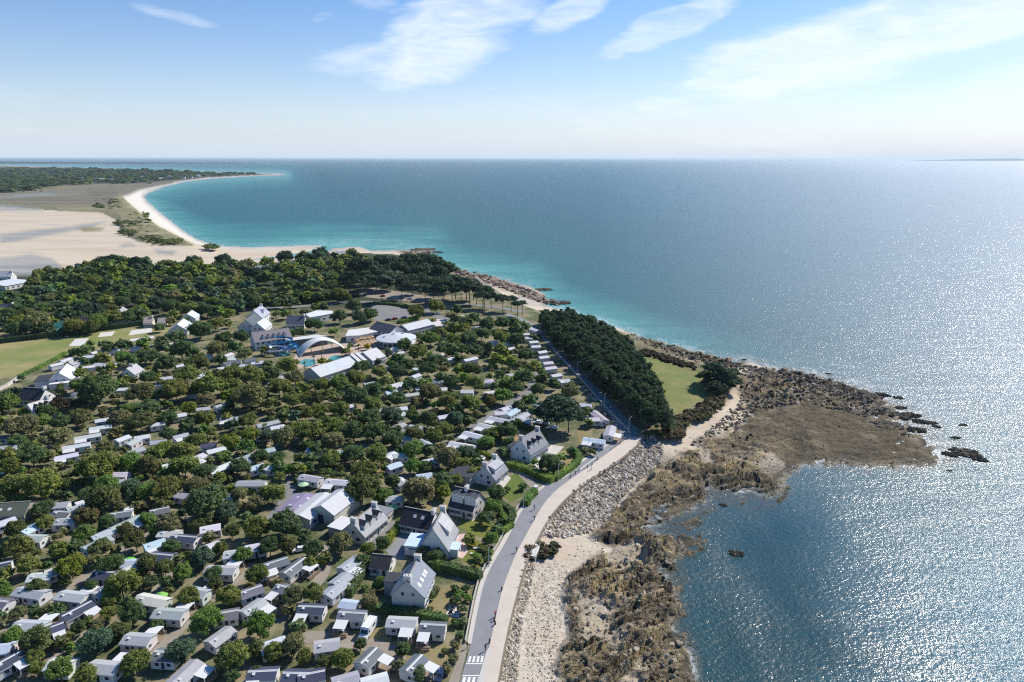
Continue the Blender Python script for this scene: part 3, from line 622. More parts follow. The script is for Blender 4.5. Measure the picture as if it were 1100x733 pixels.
LW = [([(455, 632), (476, 630), (496, 624), (508, 628), (497, 655), (482, 668), (460, 662), (452, 648)], DRY, 'dry lawn beside the tall grey house'), ([(492, 566), (504, 553), (520, 558), (540, 568), (532, 580), (512, 576)], YG, 'lawn below the white gabled slate house'),
      ([(540, 515), (556, 508), (566, 522), (562, 533), (548, 540), (538, 530)], GR, 'lawn beside the curving drive'), ([(594, 486), (612, 483), (622, 490), (612, 502), (600, 508), (590, 500)], DRY, 'scorched lawn by the bend of the road'),
      ([(546, 470), (565, 461), (575, 466), (556, 480), (548, 484)], (.3, .2, .1), 'terracotta patch behind the long dormered house'), ([(497, 588), (512, 580), (523, 588), (524, 605), (510, 610), (494, 602)], YG, 'garden with two white loungers'),
      ([(450, 548), (462, 540), (486, 532), (482, 546), (462, 552)], DRY, 'dry garden behind the black roofed house'), ([(310, 512), (340, 509), (357, 514), (345, 520), (318, 520)], YG, 'green lawn below the oaks'),
      ([(420, 690), (440, 680), (478, 690), (486, 700), (472, 725), (440, 715)], DRY, 'dry grass in front of the last homes'), ([(370, 665), (400, 672), (422, 680), (420, 692), (380, 688), (352, 680)], DRY, 'worn grass between two homes'),
      ([(270, 458), (292, 448), (305, 452), (290, 466), (275, 468)], DRY, 'sunlit dry clearing'), ([(400, 508), (415, 500), (425, 507), (412, 520), (400, 518)], DRY, 'sandy clearing above the white barn'),
      ([(620, 462), (630, 456), (637, 464), (634, 473), (622, 476)], DRY, 'bare sandy pitch by the end homes'), ([(470, 490), (500, 480), (520, 483), (510, 494), (485, 500)], GR, 'garden below the terrace of homes'),
      ([(290, 333), (310, 331), (311, 335), (292, 337)], YG, 'green lawn beside the white villas')]
for p, c, lab in LW: sheet('lawn', lab, p, .024, M['lawn'], 'lawn', c)
sheet('driveway', 'grey tarmac drive between two houses', [(414, 592), (432, 573), (443, 573), (441, 585), (434, 601), (424, 601)], .03, M['asphalt'], 'driveway')
sheet('driveway', 'pale gravel drive in front of the three dormered longhouse', [(392, 583), (400, 570), (418, 559), (427, 560), (416, 572), (404, 588)], .03, M['asphalt2'], 'driveway')
sheet('patio', 'pink paved patio behind the white gabled house', [(484, 590), (490, 575), (501, 573), (500, 582), (503, 592), (497, 600), (486, 597)], .04, M['pink'], 'patio')
sheet('patio', 'pale terrace by the slate house', [(500, 556), (515, 543), (520, 546), (508, 560)], .04, M['pave'], 'patio')
sheet('patio', 'white terrace of the house with the big roof dormer', [(536, 520), (546, 511), (549, 514), (541, 524)], .04, M['pave'], 'patio')
sheet('driveway', 'pale drive in front of the long dormered house', [(572, 498), (592, 478), (606, 480), (596, 490), (580, 505)], .03, M['pave'], 'driveway')
sheet('patio', 'white garden pad with dark chairs', [(478.5, 661), (483.5, 650), (496, 651), (493, 664)], .05, M['slab'], 'patio')
# ---------------------------------------------------------------- vegetation builders
def ico(sub):
    import bmesh
    bm = bmesh.new(); bmesh.ops.create_icosphere(bm, subdivisions=sub, radius=1)
    v = np.array([x.co[:] for x in bm.verts]); f = np.array([[y.index for y in x.verts] for x in bm.faces]); bm.free(); return v, f
ICO1, ICO2, ICO3 = ico(1), ico(2), ico(3)
def leaves(rg, C, R, n, size, up=.35, squash=1.0):
    """n leaf sprays (quads) scattered on the clump spheres C,R"""
    k = rg.integers(0, len(C), n); d = rg.normal(size=(n, 3)); d /= np.linalg.norm(d, axis=1)[:, None]
    low = d[:, 2] < -.35; d[low, 2] *= -.6; d /= np.linalg.norm(d, axis=1)[:, None]
    p = C[k] + d * (R[k] * rg.uniform(.72, 1.08, n))[:, None] * np.array([1, 1, squash])
    nrm = d + rg.normal(size=(n, 3)) * .55 + np.array([0, 0, up]); nrm /= np.linalg.norm(nrm, axis=1)[:, None]
    t = np.cross(nrm, rg.normal(size=(n, 3))); t /= np.linalg.norm(t, axis=1)[:, None] + 1e-9; b = np.cross(nrm, t)
    s = size * rg.uniform(.55, 1.25, n)[:, None]; a = rg.uniform(.55, 1, n)[:, None]
    q = np.stack([p - t * s - b * s * a, p + t * s - b * s * a * .6, p + t * s * .8 + b * s * a, p - t * s * .7 + b * s * a * .9], 1)
    return q.reshape(-1, 3), np.arange(4 * n).reshape(n, 4)
def crown_np(seed, nclump, nleaf, leaf, rz=.42, cz=.0, cr=(.15, .25), flat_bottom=-.55, squash=1.0, rough=.12, core=.72, spread=1.0):
    """a crown of unit diameter centred on the origin: clumps of leaf sprays over a broken inner mass"""
    rg = np.random.default_rng(seed); C = []
    lob = rg.normal(size=(5, 3)); lob /= np.linalg.norm(lob, axis=1)[:, None]
    while len(C) < nclump:
        d = rg.normal(size=3); d /= np.linalg.norm(d)
        if d[2] < flat_bottom: continue
        w = 1 + rough * 1.6 * max(0, float((lob @ d).max()) - .6) - rough * rg.random() * 1.4
        C.append(d * np.array([.37, .37, rz * .76]) * w * (.75 + .3 * rg.random()) * spread)
    C = np.array(C); R = rg.uniform(*cr, len(C)); C[:, 2] += cz
    v, f = leaves(rg, C, R, nleaf, leaf, squash=squash)
    cv, cf = [], []; o = len(v); iv, if_ = ICO1
    for c, r in zip(C, R):
        vv = iv * r * core * np.array([1, 1, squash]) * rg.uniform(.8, 1.1, (len(iv), 1)) + c * .95; cv.append(vv)
        ff = np.c_[if_, if_[:, 2:3]] + o; cf.append(ff); o += len(iv)
    return np.concatenate([v] + cv), np.concatenate([f] + cf)
def tri_fix(v, f):
    return v, f
def crown_mesh(name, vf, mat):
    v, f = vf; me = bpy.data.meshes.new(name)
    me.from_pydata(v.tolist(), [], [tuple(q) if q[2] != q[3] else tuple(q[:3]) for q in f.tolist()]); me.materials.append(mat); me.update(); return me
BROAD_NP = [crown_np(10 + i, 72, 4200, .027, rz=.44 if i % 2 else .38, cr=(.075, .16), rough=.26) for i in range(6)]
BROAD = [crown_mesh('crown', b, M['leaf']) for b in BROAD_NP]
SMALL_NP = [crown_np(40 + i, 34, 900, .05, rz=.42, cr=(.1, .19), rough=.24) for i in range(4)]
SMALL = [crown_mesh('crown', b, M['leaf']) for b in SMALL_NP]
PINE_NP = [crown_np(60 + i, 44, 2200, .031, rz=.3, cr=(.08, .16), squash=.62, rough=.25, flat_bottom=-.15) for i in range(4)]
PINE = [crown_mesh('crown', b, M['leaf']) for b in PINE_NP]
BELT = [crown_mesh('crown', crown_np(70 + i, 70, 3600, .027, rz=.62, cr=(.08, .15), squash=.7, rough=.3, flat_bottom=-.75), M['leaf']) for i in range(4)]
COLN = [crown_mesh('crown', crown_np(80, 30, 700, .05, rz=1.3, cr=(.14, .22), flat_bottom=-.95, rough=.15), M['leaf'])]
SHRUB = [crown_mesh('foliage', crown_np(90 + i, 16, 420, .075, rz=.4, cr=(.16, .25), rough=.2, flat_bottom=-.1), M['leaf']) for i in range(3)]
def trunk_mesh(seed, bare):
    rg = random.Random(seed); b = MB()
    lean = (rg.uniform(-.05, .05), rg.uniform(-.05, .05)); top = (lean[0], lean[1], 1.0)
    b.cyl((0, 0, -.08), (lean[0] * .5, lean[1] * .5, .5), .032, .024, 7); b.cyl((lean[0] * .5, lean[1] * .5, .5), top, .024, .012, 6)
    for k in range(5 if bare else 4):
        a = k * 2.4 + rg.random(); z0 = rg.uniform(.55, .8) if bare else rg.uniform(.4, .7); r = rg.uniform(.16, .3)
        b.cyl((lean[0] * z0, lean[1] * z0, z0), (lean[0] + r * math.cos(a), lean[1] + r * math.sin(a), min(1.02, z0 + .25)), .014, .006, 5)
    return b.mesh('trunk', [M['bark']])
TRUNK = [trunk_mesh(i, False) for i in range(3)]; TRUNKP = [trunk_mesh(7 + i, True) for i in range(3)]
COLS = {'o': (0.160, 0.188, 0.050), 'd': (0.085, 0.135, 0.054), 'k': (0.108, 0.130, 0.046), 'g': (0.128, 0.208, 0.049), 'b': (0.172, 0.218, 0.032), 'r': (0.140, 0.139, 0.057), 'p': (0.187, 0.187, 0.093), 'y': (.36, .27, .018), 't': (0.078, 0.137, 0.082), 'm': (.06, .04, .035), 'n': (0.040, 0.076, 0.047)}
CNAME = {'o': 'olive green', 'd': 'deep green', 'k': 'dark olive', 'g': 'mid green', 'b': 'bright lime green', 'r': 'rust tinged', 'p': 'pale grey green', 'y': 'yellow flowering', 't': 'bluish dark green', 'm': 'dark purple brown', 'n': 'blackish green'}
RN = random.Random(77)
AUTO = []          # (object, noun phrase, xy): labels are worded at the end
LANDMARK = []      # (phrase, xy)
FOOT = []          # footprints of buildings: x, y, angle, half length, half width
def vary(c, a=.14):
    k = 1 + RN.uniform(-a, a); return tuple(x * k * (1 + RN.uniform(-.06, .06)) for x in c)
def tree(x, y, D, h, crown, trunk, col, noun, name, group, cz=.62, zs=None, z0=0.0, cat='tree'):
    root = link(name, None, loc=(x, y, z0)); root.empty_display_size = 1
    tag(root, noun, cat, group)
    c = link('crown', crown, root, (0, 0, h * cz), RN.uniform(0, 6.28), vary(col), (D * RN.uniform(.86, 1.2), D * RN.uniform(.86, 1.12), zs if zs else D))
    t = link('trunk', trunk, root, (0, 0, 0), RN.uniform(0, 6.28), None, (max(h * .8, 2), max(h * .8, 2), h * cz))
    AUTO.append((root, noun, (x, y))); return root
TREES_PLACED = []
def broad_px(px, py, wpx, c, name='broadleaf_tree', group='broadleaf trees of the camp'):
    z = 3.0
    for _ in range(4):
        D = wpx * depth_at(py, z) / F; D = min(max(D, 1.6), 17); h = max(2.2, D * .84 + .6); z = h * .5
    p = G(px, py, z)
    size = 'small' if D < 4.6 else ('large' if D > 7.8 else 'medium')
    far = py < 400
    noun = f'{size} {CNAME[c]} round headed tree'
    cm = RN.choice(SMALL) if wpx < 13 else RN.choice(BROAD)
    tree(p[0], p[1], D * (1.04 if py > 560 else 1.22), h, cm, RN.choice(TRUNK), COLS[c], noun, name, group, .52, D * RN.uniform(1.05, 1.25))
    TREES_PLACED.append((p[0], p[1], D))
def shrub_px(px, py, wpx, c, noun='rounded shrub'):
    D = max(.8, wpx * depth_at(py, .8) / F); p = G(px, py, D * .3)
    root = link('shrub', None, loc=(p[0], p[1], 0)); tag(root, noun, 'shrub', 'garden shrubs')
    link('foliage', RN.choice(SHRUB), root, (0, 0, D * .3), RN.uniform(0, 6), vary(COLS[c]), (D, D, D * RN.uniform(.75, 1)))
    AUTO.append((root, f'{CNAME[c]} {noun}', (p[0], p[1])))
TREES = {
 (0, 623): '30,80,120,g;265,60,150,k;870,40,230,o;940,240,230,d;850,370,150,k;-5,270,80,d;85,420,150,g;265,440,225,k;560,345,120,d;690,450,225,t;245,560,140,o;270,640,130,o;430,650,210,g;620,690,180,o;965,600,200,o;350,590,110,k;780,150,120,o;1080,20,110,d',
 (165, 623): '250,130,160,o;540,120,170,o;370,300,230,g;200,510,190,t;760,330,230,g;560,560,230,o;640,420,150,o;860,520,170,o;1000,470,190,p;1000,120,180,p;20,330,110,d;1040,330,100,d;480,600,170,o;740,500,150,k;900,40,90,r;960,200,90,p;690,60,80,r;90,20,90,d;440,40,130,k;1080,560,130,o;740,660,110,k;560,700,120,d;180,60,110,o;430,230,100,g',
 (330, 623): '40,100,170,o;30,520,200,o;250,570,170,o;380,460,105,d;685,500,120,d;800,680,120,d;660,610,90,p;120,610,130,k;450,150,120,p;520,30,110,g',
 (0, 513): '100,60,200,o;300,60,230,o;480,60,110,k;760,60,180,g;740,170,220,k;930,90,160,t;1060,100,150,g;310,220,130,d;110,370,160,k;620,280,160,r;330,330,140,o;400,400,150,o;600,410,165,g;130,500,210,o;420,520,150,o;510,640,205,b;200,630,180,o;760,320,120,d;1060,310,120,g;900,380,120,r;970,460,170,r;790,630,190,d;720,510,150,p;1050,620,160,k;20,130,90,g;330,20,150,k;620,120,110,d;40,690,100,o;960,690,70,b',
 (165, 513): '90,90,190,o;300,60,150,r;380,190,270,d;520,250,150,t;640,300,260,o;740,360,190,o;940,330,240,d;610,130,130,p;740,180,120,p;660,400,200,k;830,500,170,d;960,490,150,r;1070,420,100,d;480,510,120,o;640,560,140,g;650,500,110,p;110,330,180,p;310,340,110,k;350,570,170,t;80,650,140,k;210,690,150,g;130,500,120,d;740,700,160,o;430,690,130,d;10,290,90,g;850,120,160,o;590,600,120,g;690,600,90,o;560,390,130,k;40,30,130,o',
 (330, 513): '390,90,230,k;540,130,130,g;330,170,150,d;60,370,230,o;240,470,190,p;430,510,110,o;540,475,110,d;800,100,220,p;700,60,130,o;960,30,140,d;980,110,110,b;40,510,150,d;120,580,90,k;380,600,110,d;930,150,90,y;610,30,120,d;450,40,120,o;20,620,110,o;760,180,120,o;850,30,130,g;1060,20,110,o',
 (430, 513): '690,110,125,d;670,210,120,g;625,285,90,d;655,440,115,g;490,440,80,o;470,400,70,d;700,370,80,d;880,60,50,d;560,600,60,k;250,560,110,d;160,540,90,p',
 (0, 403): '50,200,170,g;110,190,140,d;200,270,110,b;330,260,130,d;430,220,140,m;700,110,250,d;760,190,160,t;640,160,150,t;1010,140,190,r;950,250,110,g;590,310,150,r;440,340,150,d;410,450,190,p;150,370,190,p;850,320,140,p;1060,240,150,d;1010,340,170,k;820,420,90,r;750,520,130,p;670,580,150,r;450,680,250,g;700,660,250,o;230,580,190,d;130,480,120,d;200,690,230,r;50,570,100,o;1060,650,160,r;930,640,160,g;600,650,160,d;70,660,150,o;330,590,100,r;20,330,90,b;300,330,120,g;840,580,80,p;100,260,110,d;340,700,150,k;1040,60,110,d;560,80,110,g',
 (165, 403): '40,220,140,d;100,310,120,d;160,120,170,o;250,240,120,b;380,180,120,p;400,80,200,o;560,80,130,o;540,145,100,b;550,210,75,t;690,160,220,r;720,50,230,d;790,120,90,d;900,90,150,o;990,180,140,o;1060,100,100,o;1010,290,90,t;370,320,150,o;450,390,170,r;300,470,130,o;100,420,110,d;240,350,100,d;670,330,130,o;560,360,90,t;550,480,130,b;690,435,125,b;670,510,95,g;620,655,150,d;760,590,110,d;880,600,110,d;810,440,110,t;930,450,170,p;1050,400,170,o;200,560,190,o;220,660,170,o;50,560,170,o;40,670,140,r;360,690,130,d;400,610,60,p;1030,670,100,o;40,150,120,t;100,160,110,t;930,290,90,k;600,420,70,k;340,20,120,d;230,80,110,d;480,20,120,o;620,20,120,d;850,200,100,k;790,370,50,g;870,340,45,d;1000,470,130,p;300,100,100,o;150,560,120,o;520,310,70,o;1080,180,90,o;430,90,130,k;860,30,110,d;60,60,70,o;600,520,60,k;790,670,70,d;890,660,90,d',
 (330, 403): '60,165,130,r;110,80,130,o;230,60,150,g;350,30,130,o;470,110,130,d;340,160,150,d;470,220,150,o;570,40,100,o;740,70,100,d;850,60,90,g;1030,60,110,d;650,180,130,d;730,185,130,k;880,130,160,r;890,200,140,d;780,190,80,r;1000,200,130,o;1060,150,110,o;60,270,150,o;120,290,150,r;230,240,120,o;380,230,130,o;280,290,130,d;450,320,170,d;600,290,140,t;720,250,130,r;760,300,110,d;860,320,140,k;900,270,110,p;170,370,170,o;60,410,160,o;330,400,170,d;480,410,150,d;700,340,90,k;770,420,130,r;620,460,140,d;380,490,180,o;180,480,160,p;910,430,130,o;990,390,110,o;1060,320,130,t;500,570,160,o;320,570,160,d;180,600,140,o;400,630,100,d;760,540,150,g;690,620,170,d;1000,600,180,p;880,540,100,d;20,600,80,d;10,650,60,d;850,660,110,d;760,660,120,g;20,470,110,d;950,500,120,o;570,500,130,p;280,460,110,o;640,390,60,d;70,520,100,d;540,190,90,d;410,680,130,o;560,660,60,o;300,130,100,g;200,200,110,o;160,150,100,k;420,60,90,d;600,110,70,g;960,20,80,d;1080,240,90,d;120,440,110,o;420,560,90,k',
 (495, 403): '100,60,130,o;330,60,100,g;400,90,110,d;130,110,120,o;200,180,110,r;70,210,150,o;300,150,140,g;20,150,110,d;90,260,130,o;420,220,80,d;490,180,90,d;550,110,110,d;620,110,120,o;780,110,130,p;830,160,100,r;660,60,80,d;280,30,110,o;450,20,140,d;330,400,150,d;230,420,110,o;180,480,110,g;40,560,130,t;20,260,80,o;910,260,70,d;920,340,60,g;310,550,70,d;640,630,150,d;720,590,70,g;530,620,50,g;790,540,60,d;20,20,90,b;100,10,80,d;370,110,90,d;350,480,80,d;20,640,110,o;130,500,70,o;60,330,90,k;590,30,90,k;850,260,50,d;510,260,70,d;120,640,90,d;100,690,80,o',
 (0, 313): '760,400,90,d;895,385,90,d;1030,370,90,g;650,375,50,g;880,480,110,g;960,430,110,o;740,480,90,o;600,500,60,d;1070,470,120,d;960,490,90,d;1080,400,80,k;520,430,50,d;590,430,80,d;830,440,60,g;700,225,130,g;240,240,150,p;300,200,110,p;60,180,130,d;150,250,90,k;520,240,70,g;580,590,80,o;1060,620,110,d;480,520,30,d;790,540,60,b;150,620,40,d;1000,160,90,d',
 (165, 313): '40,260,60,d;200,145,40,p;140,170,80,o;120,210,60,p;380,140,110,d;470,140,80,g;540,160,80,b;520,200,70,g;330,280,150,d;440,240,120,o;250,350,150,d;370,300,130,k;630,330,110,d;450,420,140,p;570,400,100,d;500,340,120,d;90,520,150,d;200,420,160,d;310,520,150,k;240,610,160,o;330,560,90,o;100,480,100,d;650,450,110,p;480,490,70,d;550,600,140,o;700,610,160,o;640,660,150,o;830,590,130,d;560,680,110,o;420,680,160,o;430,600,90,r;960,540,130,o;1010,620,130,p;1060,700,90,d;900,700,120,o;780,700,90,d;20,450,110,d;60,400,90,d;170,320,100,d;740,520,40,d;790,420,60,o;140,670,110,o;50,350,60,d;280,440,80,d;390,480,90,d;950,160,70,g;1010,210,70,d;910,640,100,d;850,660,80,k;1040,290,70,d;980,300,60,g;590,540,50,d;760,580,110,o;540,430,60,d;820,520,60,d;20,620,70,o;190,670,100,k;230,210,50,g;540,235,50,b;480,240,60,o;880,160,50,d;1080,150,50,d;960,100,40,b',
 (330, 313): '50,240,110,d;230,180,120,d;330,110,120,d;450,170,110,d;370,190,110,t;190,290,55,g;780,150,110,o;920,110,110,o;230,230,90,d;120,110,60,d;60,110,60,o;290,570,110,g;190,600,110,d;270,650,110,o;120,690,140,o;390,540,110,d;380,610,120,o;520,580,110,o;560,630,90,g;450,690,110,d;640,570,120,d;720,530,120,d;790,440,130,o;880,340,130,g;750,390,110,o;690,380,90,d;830,360,90,o;980,400,100,d;1040,260,90,o;950,290,80,r;1050,350,90,o;860,560,110,d;930,500,110,d;1000,540,110,d;1050,430,90,d;750,660,80,d;850,670,80,d;1040,650,110,d;800,320,50,k;990,240,50,d;1050,190,90,p;1080,560,70,b;650,490,90,d;600,520,60,g;380,680,90,k;500,500,60,d;340,640,80,k;280,430,50,o;310,390,40,g;430,395,40,y;580,430,50,d;1070,130,70,d;900,220,50,o;170,510,50,o;100,500,50,b;840,500,60,k;1090,480,70,d;700,610,90,o',
 (495, 313): '30,220,90,d;90,190,90,d;190,240,120,d;300,230,110,d;340,280,90,d;150,310,110,d;60,340,110,d;240,290,100,t;290,330,120,o;400,350,120,d;340,200,110,d;400,280,100,d;20,270,80,o;200,410,60,n;290,430,100,o;110,430,120,d;430,410,110,d;460,460,120,d;520,450,90,d;140,480,100,b;260,490,100,b;360,500,90,b;90,560,110,k;200,530,110,d;310,550,110,d;400,550,120,d;450,610,120,d;510,540,90,o;430,680,90,d;310,650,90,o;380,690,90,k;130,680,110,o;20,600,80,b;20,420,80,d;630,600,90,k;690,640,80,d;770,700,110,p;560,710,100,d;30,510,70,d;460,250,70,d;270,600,70,d;20,660,70,d;350,400,70,k;520,330,50,d;590,420,40,d;60,160,80,d;140,150,90,o;250,680,80,d;230,590,60,o;470,540,70,d;180,350,70,o;380,230,80,d;440,320,70,d;30,470,60,d;220,460,60,d;90,390,70,d;560,320,30,d',
}
placed_px = []
items = []
for (tx, ty), s in TREES.items():
    for e in s.split(';'):
        a, b, w, c = e.split(','); px, py, w = tx + float(a) * .15, ty + float(b) * .15, float(w) * .15
        if any(abs(px - q[0]) < .33 * (w + q[2]) and abs(py - q[1]) < .27 * (w + q[2]) for q in placed_px): continue
        placed_px.append((px, py, w)); items.append((px, py, w, c))
# ---------------------------------------------------------------- mobile homes
RC = {'g': (.36, .37, .38), 'd': (.13, .14, .155), 'n': (.055, .065, .10), 't': (.36, .405, .41), 'w': (.52, .525, .53), 'p': (.46, .465, .44), 'l': (.50, .48, .56), 'b': (.42, .49, .57), 'k': (.14, .15, .13), 'm': (.17, .12, .12)}
RNAME = {'g': 'grey', 'd': 'dark slate', 'n': 'navy', 't': 'pale teal', 'w': 'white', 'p': 'pale beige', 'l': 'lilac grey', 'b': 'light blue', 'k': 'mossy dark', 'm': 'purple brown'}
HM = {}
def cached(key, fn):
    if key not in HM: HM[key] = fn()
    return HM[key]
def gable_body(b, L, W, he, hr, m=0, z0=0.0):
    x, y = L / 2, W / 2
    b.add([(-x, -y, z0), (x, -y, z0), (x, y, z0), (-x, y, z0), (-x, -y, he), (x, -y, he), (x, y, he), (-x, y, he), (-x, 0, hr), (x, 0, hr)],
          [(0, 1, 5, 4), (2, 3, 7, 6), (1, 2, 6, 9, 5), (3, 0, 4, 8, 7), (4, 5, 9, 8), (6, 7, 8, 9)], m)
def gable_roof(b, L, W, he, hr, over=.22, th=.12, m=0, m2=None):
    x = L / 2 + over; y = W / 2; sl = (hr - he) / y; yo = y + over; ze = hr - sl * yo
    for s in (-1, 1):
        p = [(-x, 0, hr + .02), (x, 0, hr + .02), (x, s * yo, ze + .02), (-x, s * yo, ze + .02)]
        q = [(a, c, d + th) for a, c, d in p]
        b.add(p + q, [(0, 1, 2, 3), (7, 6, 5, 4), (0, 4, 5, 1), (1, 5, 6, 2), (2, 6, 7, 3), (3, 7, 4, 0)], m)
def win_mesh(w, h, name='window'):
    def f():
        b = MB(); t = .07
        b.box(-w / 2, w / 2, -.05, 0.0, -h / 2, -h / 2 + t, 0); b.box(-w / 2, w / 2, -.05, 0, h / 2 - t, h / 2, 0)
        b.box(-w / 2, -w / 2 + t, -.05, 0, -h / 2 + t, h / 2 - t, 0); b.box(w / 2 - t, w / 2, -.05, 0, -h / 2 + t, h / 2 - t, 0)
        b.box(-w / 2 + t, w / 2 - t, -.03, -.005, -h / 2 + t, h / 2 - t, 1)
        return b.mesh(name, [M['white'], M['glass']])
    return cached((name, w, h), f)
M['shutter'] = simple('shutter_paint', (.10, .15, .22), .6, .1)
def shut_win(w, h):
    def f():
        b = MB(); t = .08
        b.box(-w / 2, w / 2, -.05, 0.0, -h / 2, -h / 2 + t, 0); b.box(-w / 2, w / 2, -.05, 0, h / 2 - t, h / 2, 0)
        b.box(-w / 2, -w / 2 + t, -.05, 0, -h / 2 + t, h / 2 - t, 0); b.box(w / 2 - t, w / 2, -.05, 0, -h / 2 + t, h / 2 - t, 0)
        b.box(-w / 2 + t, w / 2 - t, -.03, -.005, -h / 2 + t, h / 2 - t, 1)
        for s in (-1, 1): b.box(s * (w / 2 + .26) - .24, s * (w / 2 + .26) + .24, -.06, 0, -h / 2, h / 2, 2)
        b.box(-w / 2 - .1, w / 2 + .1, -.14, 0, -h / 2 - .1, -h / 2 - .01, 0)
        return b.mesh('window', [M['white'], M['glass'], M['shutter']])
    return cached(('sw', w, h), f)
HOMES = []
def mobile_home(px1, py1, px2, py2, roof='g', aw='-', W=4.0, lod=2, wall=(.58, .575, .55), noun=None, label=None, maxL=12.5):
    if px2 < px1: px1, py1, px2, py2 = px2, py2, px1, py1
    A, B = G(px1, py1, 3.2), G(px2, py2, 3.2); d = (B - A)[:2]; L = float(np.linalg.norm(d)); ang = math.atan2(d[1], d[0])
    L = round(min(max(L, 5.5), maxL) * 2) / 2; c = (A + B) / 2
    he, hr = 2.55, 3.25 if W < 5 else 3.5
    nm = {'-': '', 'f': ' and front awning', 'F': ' and front awning', 'b': ' and rear awning'}[aw]
    noun = noun or f'mobile home with {RNAME[roof]} roof{nm}'
    r = link('mobile_home', None, loc=(c[0], c[1], 0), rz=ang); tag(r, label or noun, 'mobile home', 'mobile homes of the camp')
    def fb():
        b = MB(); gable_body(b, L, W, he, hr, 0, .35); return b.mesh('wall', [M['wall']])
    link('wall', cached(('mw', L, W), fb), r, color=vary(wall, .05))
    def fs():
        b = MB(); b.box(-L / 2 + .12, L / 2 - .12, -W / 2 + .12, W / 2 - .12, 0, .35); return b.mesh('skirting', [M['dark']])
    link('skirting', cached(('ms', L, W), fs), r)
    def fr():
        b = MB(); gable_roof(b, L, W, he, hr, .16, .08)
        return b.mesh('roof', [M['roof']])
    ro = link('roof', cached(('mr', L, W), fr), r, color=vary(RC[roof], .1))
    if lod > 1:
        def fv():
            b = MB(); sl = (hr - he) / (W / 2)
            for x, y in ((-L * .28, -.7),): b.box(x - .3, x + .3, y - .3, y + .3, hr - sl * abs(y) - .05, hr - sl * abs(y) + .3)
            return b.mesh('roof_vent', [M['white']])
        link('roof_vent', cached(('rv', L, W), fv), ro)
        def fg():
            b = MB()
            b.box(-L / 2 - .16, L / 2 + .16, -.06, .06, he - .16, he - .02)
            return b.mesh('gutter', [M['white']])
        for s in (-1, 1): link('gutter', cached(('gu', L), fg), ro, (0, s * (W / 2 + .16), 0))
    if roof in 'nd' and lod > 1:
        def fp():
            b = MB(); sl = (hr - he) / (W / 2)
            for s in (-1, 1): b.hexa([(x, s * y, hr - sl * y + z + .11) for z in (0, .04) for x, y in ((-L / 2 - .1, .05), (L / 2 + .1, .05), (L / 2 + .1, .3), (-L / 2 - .1, .3))] if s < 0 else
                                     [(x, s * y, hr - sl * y + z + .11) for z in (0, .04) for x, y in ((-L / 2 - .1, .3), (L / 2 + .1, .3), (L / 2 + .1, .05), (-L / 2 - .1, .05))])
            return b.mesh('ridge_cap', [M['white']])
        link('ridge_cap', cached(('rc', L, W), fp), ro)
    if lod > 0:
        n = 3 if L > 8 else 2
        xs = [L * (-.5 + (k + .55) / n) for k in range(n)]
        if aw == 'f': xs = [x for x in xs if x < L * .05] + [L * .25]
        if aw == 'F': xs = [-L * .25] + [x for x in xs if x > -L * .05]
        for x in xs: link('window', win_mesh(1.1, .95), r, (x, -W / 2 - .002, 1.65))
        for s in (-1, 1):
            link('window', win_mesh(1.0, .9), r, (s * (L / 2 + .002), -W * .18, 1.65), rz=s * math.pi / 2)
        if lod > 1:
            for x in (-L * .3, L * .12): link('window', win_mesh(.9, .8), r, (x, W / 2 + .002, 1.7), rz=math.pi)
            link('door', win_mesh(.9, 1.95, 'door'), r, (xs[0] + 1.35, -W / 2 - .004, 1.36))
    if aw != '-':
        aL = min(4.0, L * .46); s = -1 if aw in 'fF' else 1; x0 = L * .5 - aL - .1 if aw in 'fb' else -L * .5 + .1
        def fa():
            b = MB(); y0, y1 = s * (W / 2 + .03), s * (W / 2 + 3.0); ya, yb = min(y0, y1), max(y0, y1)
            za, zb = (2.62, 2.38) if s > 0 else (2.38, 2.62)
            b.hexa([(0, ya, za), (aL, ya, za), (aL, yb, zb), (0, yb, zb), (0, ya, za + .07), (aL, ya, za + .07), (aL, yb, zb + .07), (0, yb, zb + .07)])
            return b.mesh('awning', [M['white']])
        a = link('awning', cached(('aw', aL, W, s), fa), r, (x0, 0, 0))
        if lod > 0:
            def fpo():
                b = MB()
                b.box(-.05, .05, -.05, .05, .4, 2.38); return b.mesh('post', [M['white']])
            for xx in (.1, aL - .1): link('post', cached('post', fpo), a, (xx, s * (W / 2 + 2.85), 0))
            def fd():
                b = MB(); ya, yb = sorted((s * (W / 2 + .03), s * (W / 2 + 3.1))); b.box(-.3, aL + .3, ya, yb, .02, .4, 0)
                yo = s * (W / 2 + 3.1); 
                for xx in np.linspace(-.3, aL + .3, 5): b.box(xx - .04, xx + .04, yo - .04, yo + .04, .4, 1.25, 1)
                b.box(-.3, aL + .3, yo - .03, yo + .03, 1.15, 1.25, 1); b.box(-.3, aL + .3, yo - .02, yo + .02, .55, .95, 1)
                return b.mesh('deck', [M['wood'], M['wood']])
            link('deck', cached(('dk', aL, W, s), fd), r, (x0, 0, 0))
            if lod > 1 and RN.random() < .6:
                def ft():
                    b = MB(); b.box(-.7, .7, -.4, .4, .70, .75, 0)
                    for xx in (-.6, .6): b.box(xx - .04, xx + .04, -.3, .3, 0, .7, 0)
                    return b.mesh('garden_table', [M['white']])
                tb = link('garden_table', cached('gt', ft)); tp = r.matrix_basis @ __import__('mathutils').Vector((x0 + aL * .5, s * (W / 2 + 1.6), .4))
                tb.location = (tp.x, tp.y, .4); tb.rotation_euler = (0, 0, ang); tag(tb, '', 'table', 'terrace tables')
                AUTO.append((tb, 'white terrace table on a wooden deck', (tp.x, tp.y)))
